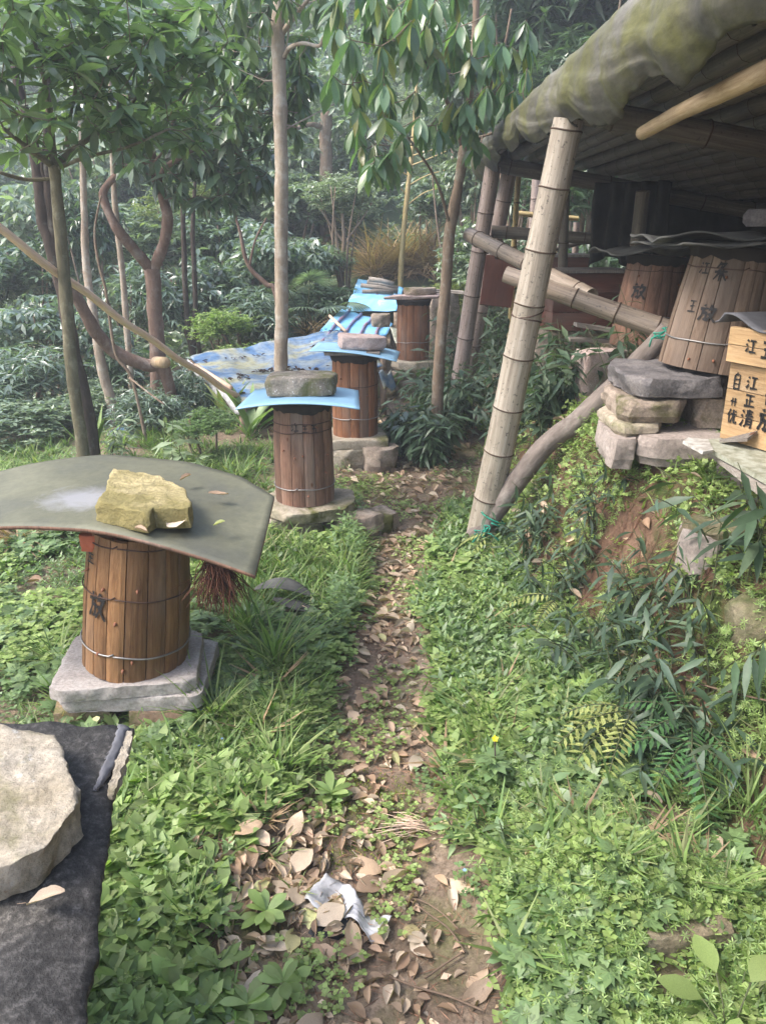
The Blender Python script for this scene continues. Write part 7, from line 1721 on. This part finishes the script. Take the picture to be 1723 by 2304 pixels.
for k, (u, v, lb) in enumerate([(600, 2080, 'large spoon leaved rosette left of the torn plastic'), (640, 2250, 'spoon leaved rosette at the bottom edge of the path'), (745, 1815, 'green rosette in the middle of the dead leaves'), (350, 1660, 'cut leaved rosette beside the black cover'), (560, 2300, 'spoon rosette at the lower picture edge')]):
    p = ground(u, v); V_, F_ = rosette(14, leaf(1., .42, 6, .12, .3, .66, pw=.5), .045, .07, .6, .03); r_ = empty('rosette_weed', tuple(p), lb, 'weed', 'large rosettes near the path'); link('leaves', mesh_np('leaves', V_, F_, MAT['L_fresh']), r_, Matrix.Translation(p + Vector((0, 0, .01))))['kind'] = 'stuff'
# blue speedwell flowers
for k, (u, v) in enumerate([(490, 1615), (502, 1692), (450, 1706), (322, 1727), (390, 1748), (312, 1837), (318, 2107), (1186, 2047), (1043, 1995), (455, 1630)]):
    p = ground(u, v); V_, F_ = plant([(flap(1., .9, 0, .1), j * 1.57, .2, 0, .0055, (0, 0, 0)) for j in range(4)])
    o = link('speedwell_flower', mesh_np('speedwell_flower', V_, F_, MAT['blue_flower']), None, Matrix.Translation(p + Vector((0, 0, .045)))); 
    m2 = MB().tube([(0, 0, -.045), (0, 0, 0)], .0008, 4).build('stem', MAT['stem'], o, M=Matrix.Translation(p + Vector((0, 0, .045))))
    tag(o, 'tiny pale blue flower in the grass ' + ('right of the path' if u > 1000 else 'at the near left beside the black cover' if u < 420 else 'between concrete slab and path'), 'flower', 'tiny blue flowers ' + ('right' if u > 1000 else 'near left' if u < 420 else 'middle'))

# grey fallen big leaf, torn plastic, residue, twigs, straw
p = ground(650, 1370)
def gl(s, t):
    w = math.sin(math.pi * min(1, .03 + .94 * s)) ** .7 * .055
    return (p.x - .14 + .25 * s, p.y + (t - .5) * 2 * w, p.z + .085 + .035 * math.sin(math.pi * s) + .02 * abs(t - .5) - .04 * s * s)
vsheet('big_fallen_leaf', gl, 20, 6, 'asbestos', None, .0015, 'very large grey dried leaf arched over the herbs left of the path', 'leaf')
p2_ = ground(655, 1385)
vsheet('big_fallen_leaf', lambda s, t: (p2_.x - .07 + .19 * s, p2_.y - .02 - .02 * s + (t - .5) * .085 * math.sin(math.pi * (.05 + .9 * s)), p2_.z + .075 - .05 * s + .02 * abs(t - .5)), 16, 6, 'asbestos', None, .0015, 'smaller grey green dried leaf under the very large one', 'leaf')
ca, cb_ = ground(712, 2010), ground(860, 2110)
def tp_(s, t):
    q = ca.lerp(cb_, s); n_ = Vector((-(cb_ - ca).y, (cb_ - ca).x, 0)).normalized(); w = .045 * (1 + .3 * math.sin(s * 7)) * (1 - .25 * s)
    x_, y_ = q.x + n_.x * (t - .5) * 2 * w, q.y + n_.y * (t - .5) * 2 * w
    return (x_ + .006 * mnoise.noise(Vector((s * 9, t * 3, 7))), y_ + .008 * mnoise.noise(Vector((s * 9, t * 9, 1))), h1(x_, y_) + .012 + .018 * abs(mnoise.noise(Vector((s * 5, t * 4, 3)))) + .02 * max(0, t - .7) * (s < .6) * 2 + .012 * math.sin(s * 11 + t * 3))
vsheet('torn_plastic', tp_, 30, 14, 'plastic_white', None, .0012, 'crumpled torn whitish plastic film lying on the near path', 'plastic')
p = ground(745, 2100); stone('charcoal_patch', poly(p.x, p.y, .05, .035, 10, jit=.25), p.z - .004, .010, 'charcoal', 'black residue patch on the soil below the torn plastic', 'residue', amp=.006, fs=30)
def twig(pts_px, r, label, mat='twig', dz=.012, cat='twig'):
    P = []
    for u, v in pts_px:
        q = ground(u, v); P.append((q + Vector((0, 0, dz + r)), r))
    pp, rr = spline(P, 5); tag(MB().tube(pp, rr, 6, rough=.2, rs=60).build('twig', MAT[mat]), label, cat, 'twigs on the ground')
twig([(900, 2020), (960, 2070), (1010, 2110), (1045, 2160)], .0022, 'curved tan twig right of the torn plastic')
twig([(880, 2060), (930, 2035), (985, 2060), (1040, 2110)], .0018, 'thin forked looking twig crossing the curved tan one')
twig([(860, 2210), (935, 2235), (1010, 2265), (1090, 2290)], .0025, 'dark twig at the bottom of the path')
twig([(700, 1890), (770, 1900), (820, 1915)], .0018, 'short thin twig among the dead leaves')
twig([(780, 1640), (830, 1600), (860, 1575)], .0035, 'brown twig leaning over the leaf pile on the path')
twig([(955, 2215), (1000, 2190), (1040, 2160)], .0025, 'straw coloured stalk near the bottom of the path')
twig([(700, 1735), (760, 1700), (800, 1650)], .002, 'thin twig left of the mossy path soil')
twig([(1190, 1610), (1330, 1660), (1420, 1720), (1500, 1700)], .002, 'long bramble runner across the right weeds')
twig([(1490, 1560), (1600, 1600), (1723, 1640)], .003, 'bare brown runner hanging in the bank hollow', dz=.06)
twig([(1460, 2150), (1560, 2170), (1660, 2220)], .002, 'thin red brown runner beside the mossy brown stone')
rr_ = random.Random(4); p = ground(920, 1885); mb = MB()
for k in range(40):
    a = rr_.gauss(3.0, .22); L_ = rr_.uniform(.05, .15); o_ = Vector((.05 + rr_.gauss(0, .01), rr_.gauss(0, .012), .012 + rr_.random() * .015)); q = p + o_
    e = q + Vector((math.cos(a) * L_, math.sin(a) * L_, rr_.uniform(-.006, .008))); mb.tube([q, q.lerp(e, .5) + Vector((0, rr_.gauss(0, .006), .005)), e], .0009, 4)
tag(mb.build('straw_bundle', MAT['split_bamboo']), 'wisp of dry straw lying across the near path', 'straw')
p = ground(925, 2110); stone('pebble', poly(p.x, p.y, .022, .018, 8), p.z - .002, .014, 'mossrock', 'small ochre pebble on the near path', 'pebble', amp=.004, fs=30, bevel=.5)
p = ground(965, 1005 + 25); stone('stone', poly(p.x - .05, p.y, .14, .09, 9), p.z - .03, .10, 'brownstone', 'flat brown stone in the leaves right of the square base slab', 'stone', amp=.014, bevel=.4)
# soil roots on the bank and dead leaf drift behind the post
rr_ = random.Random(14); mb = MB()
for k in range(150):
    y = rr_.uniform(2.1, 3.5); x = float(bank_foot(y)) + rr_.uniform(.04, .36); q = Vector((x, y, h1(x, y) + .008)); pts = [q.copy()]
    for i in range(4):
        q = q + Vector((-rr_.uniform(.01, .03), rr_.gauss(0, .02), 0)); q.z = h1(q.x, q.y) + rr_.uniform(.004, .02); pts.append(q.copy())
    mb.tube(pts, .0011, 3, cap=False)
tag(mb.build('bank_roots', MAT['root']), 'thin reddish roots hanging out of the earth bank', 'roots', kind='stuff')
n = 420; rg = np.random.default_rng(8); y = rg.uniform(2.3, 4.2, n); x = bank_foot(y) + rg.normal(size=n) * .12 + .03
V_, F_ = scatter(DS[0], np.stack([x, y, H(x, y) + .012], -1), rots(rg.random(n) * 6.28, rg.normal(size=n) * .3, rg.normal(size=n) * .5), rg.uniform(.03, .07, n))
tag(link('leaf_litter', mesh_np('leaf_litter', V_, F_, MAT['L_dead'])), 'drift of dry leaves at the foot of the earth bank', 'leaf litter', kind='stuff')
print('SCENE objects', len(bpy.data.objects), 'tris', sum(len(o.data.loops) - 2 * len(o.data.polygons) for o in {o.data: o for o in bpy.data.objects if o.type == 'MESH'}.values()))
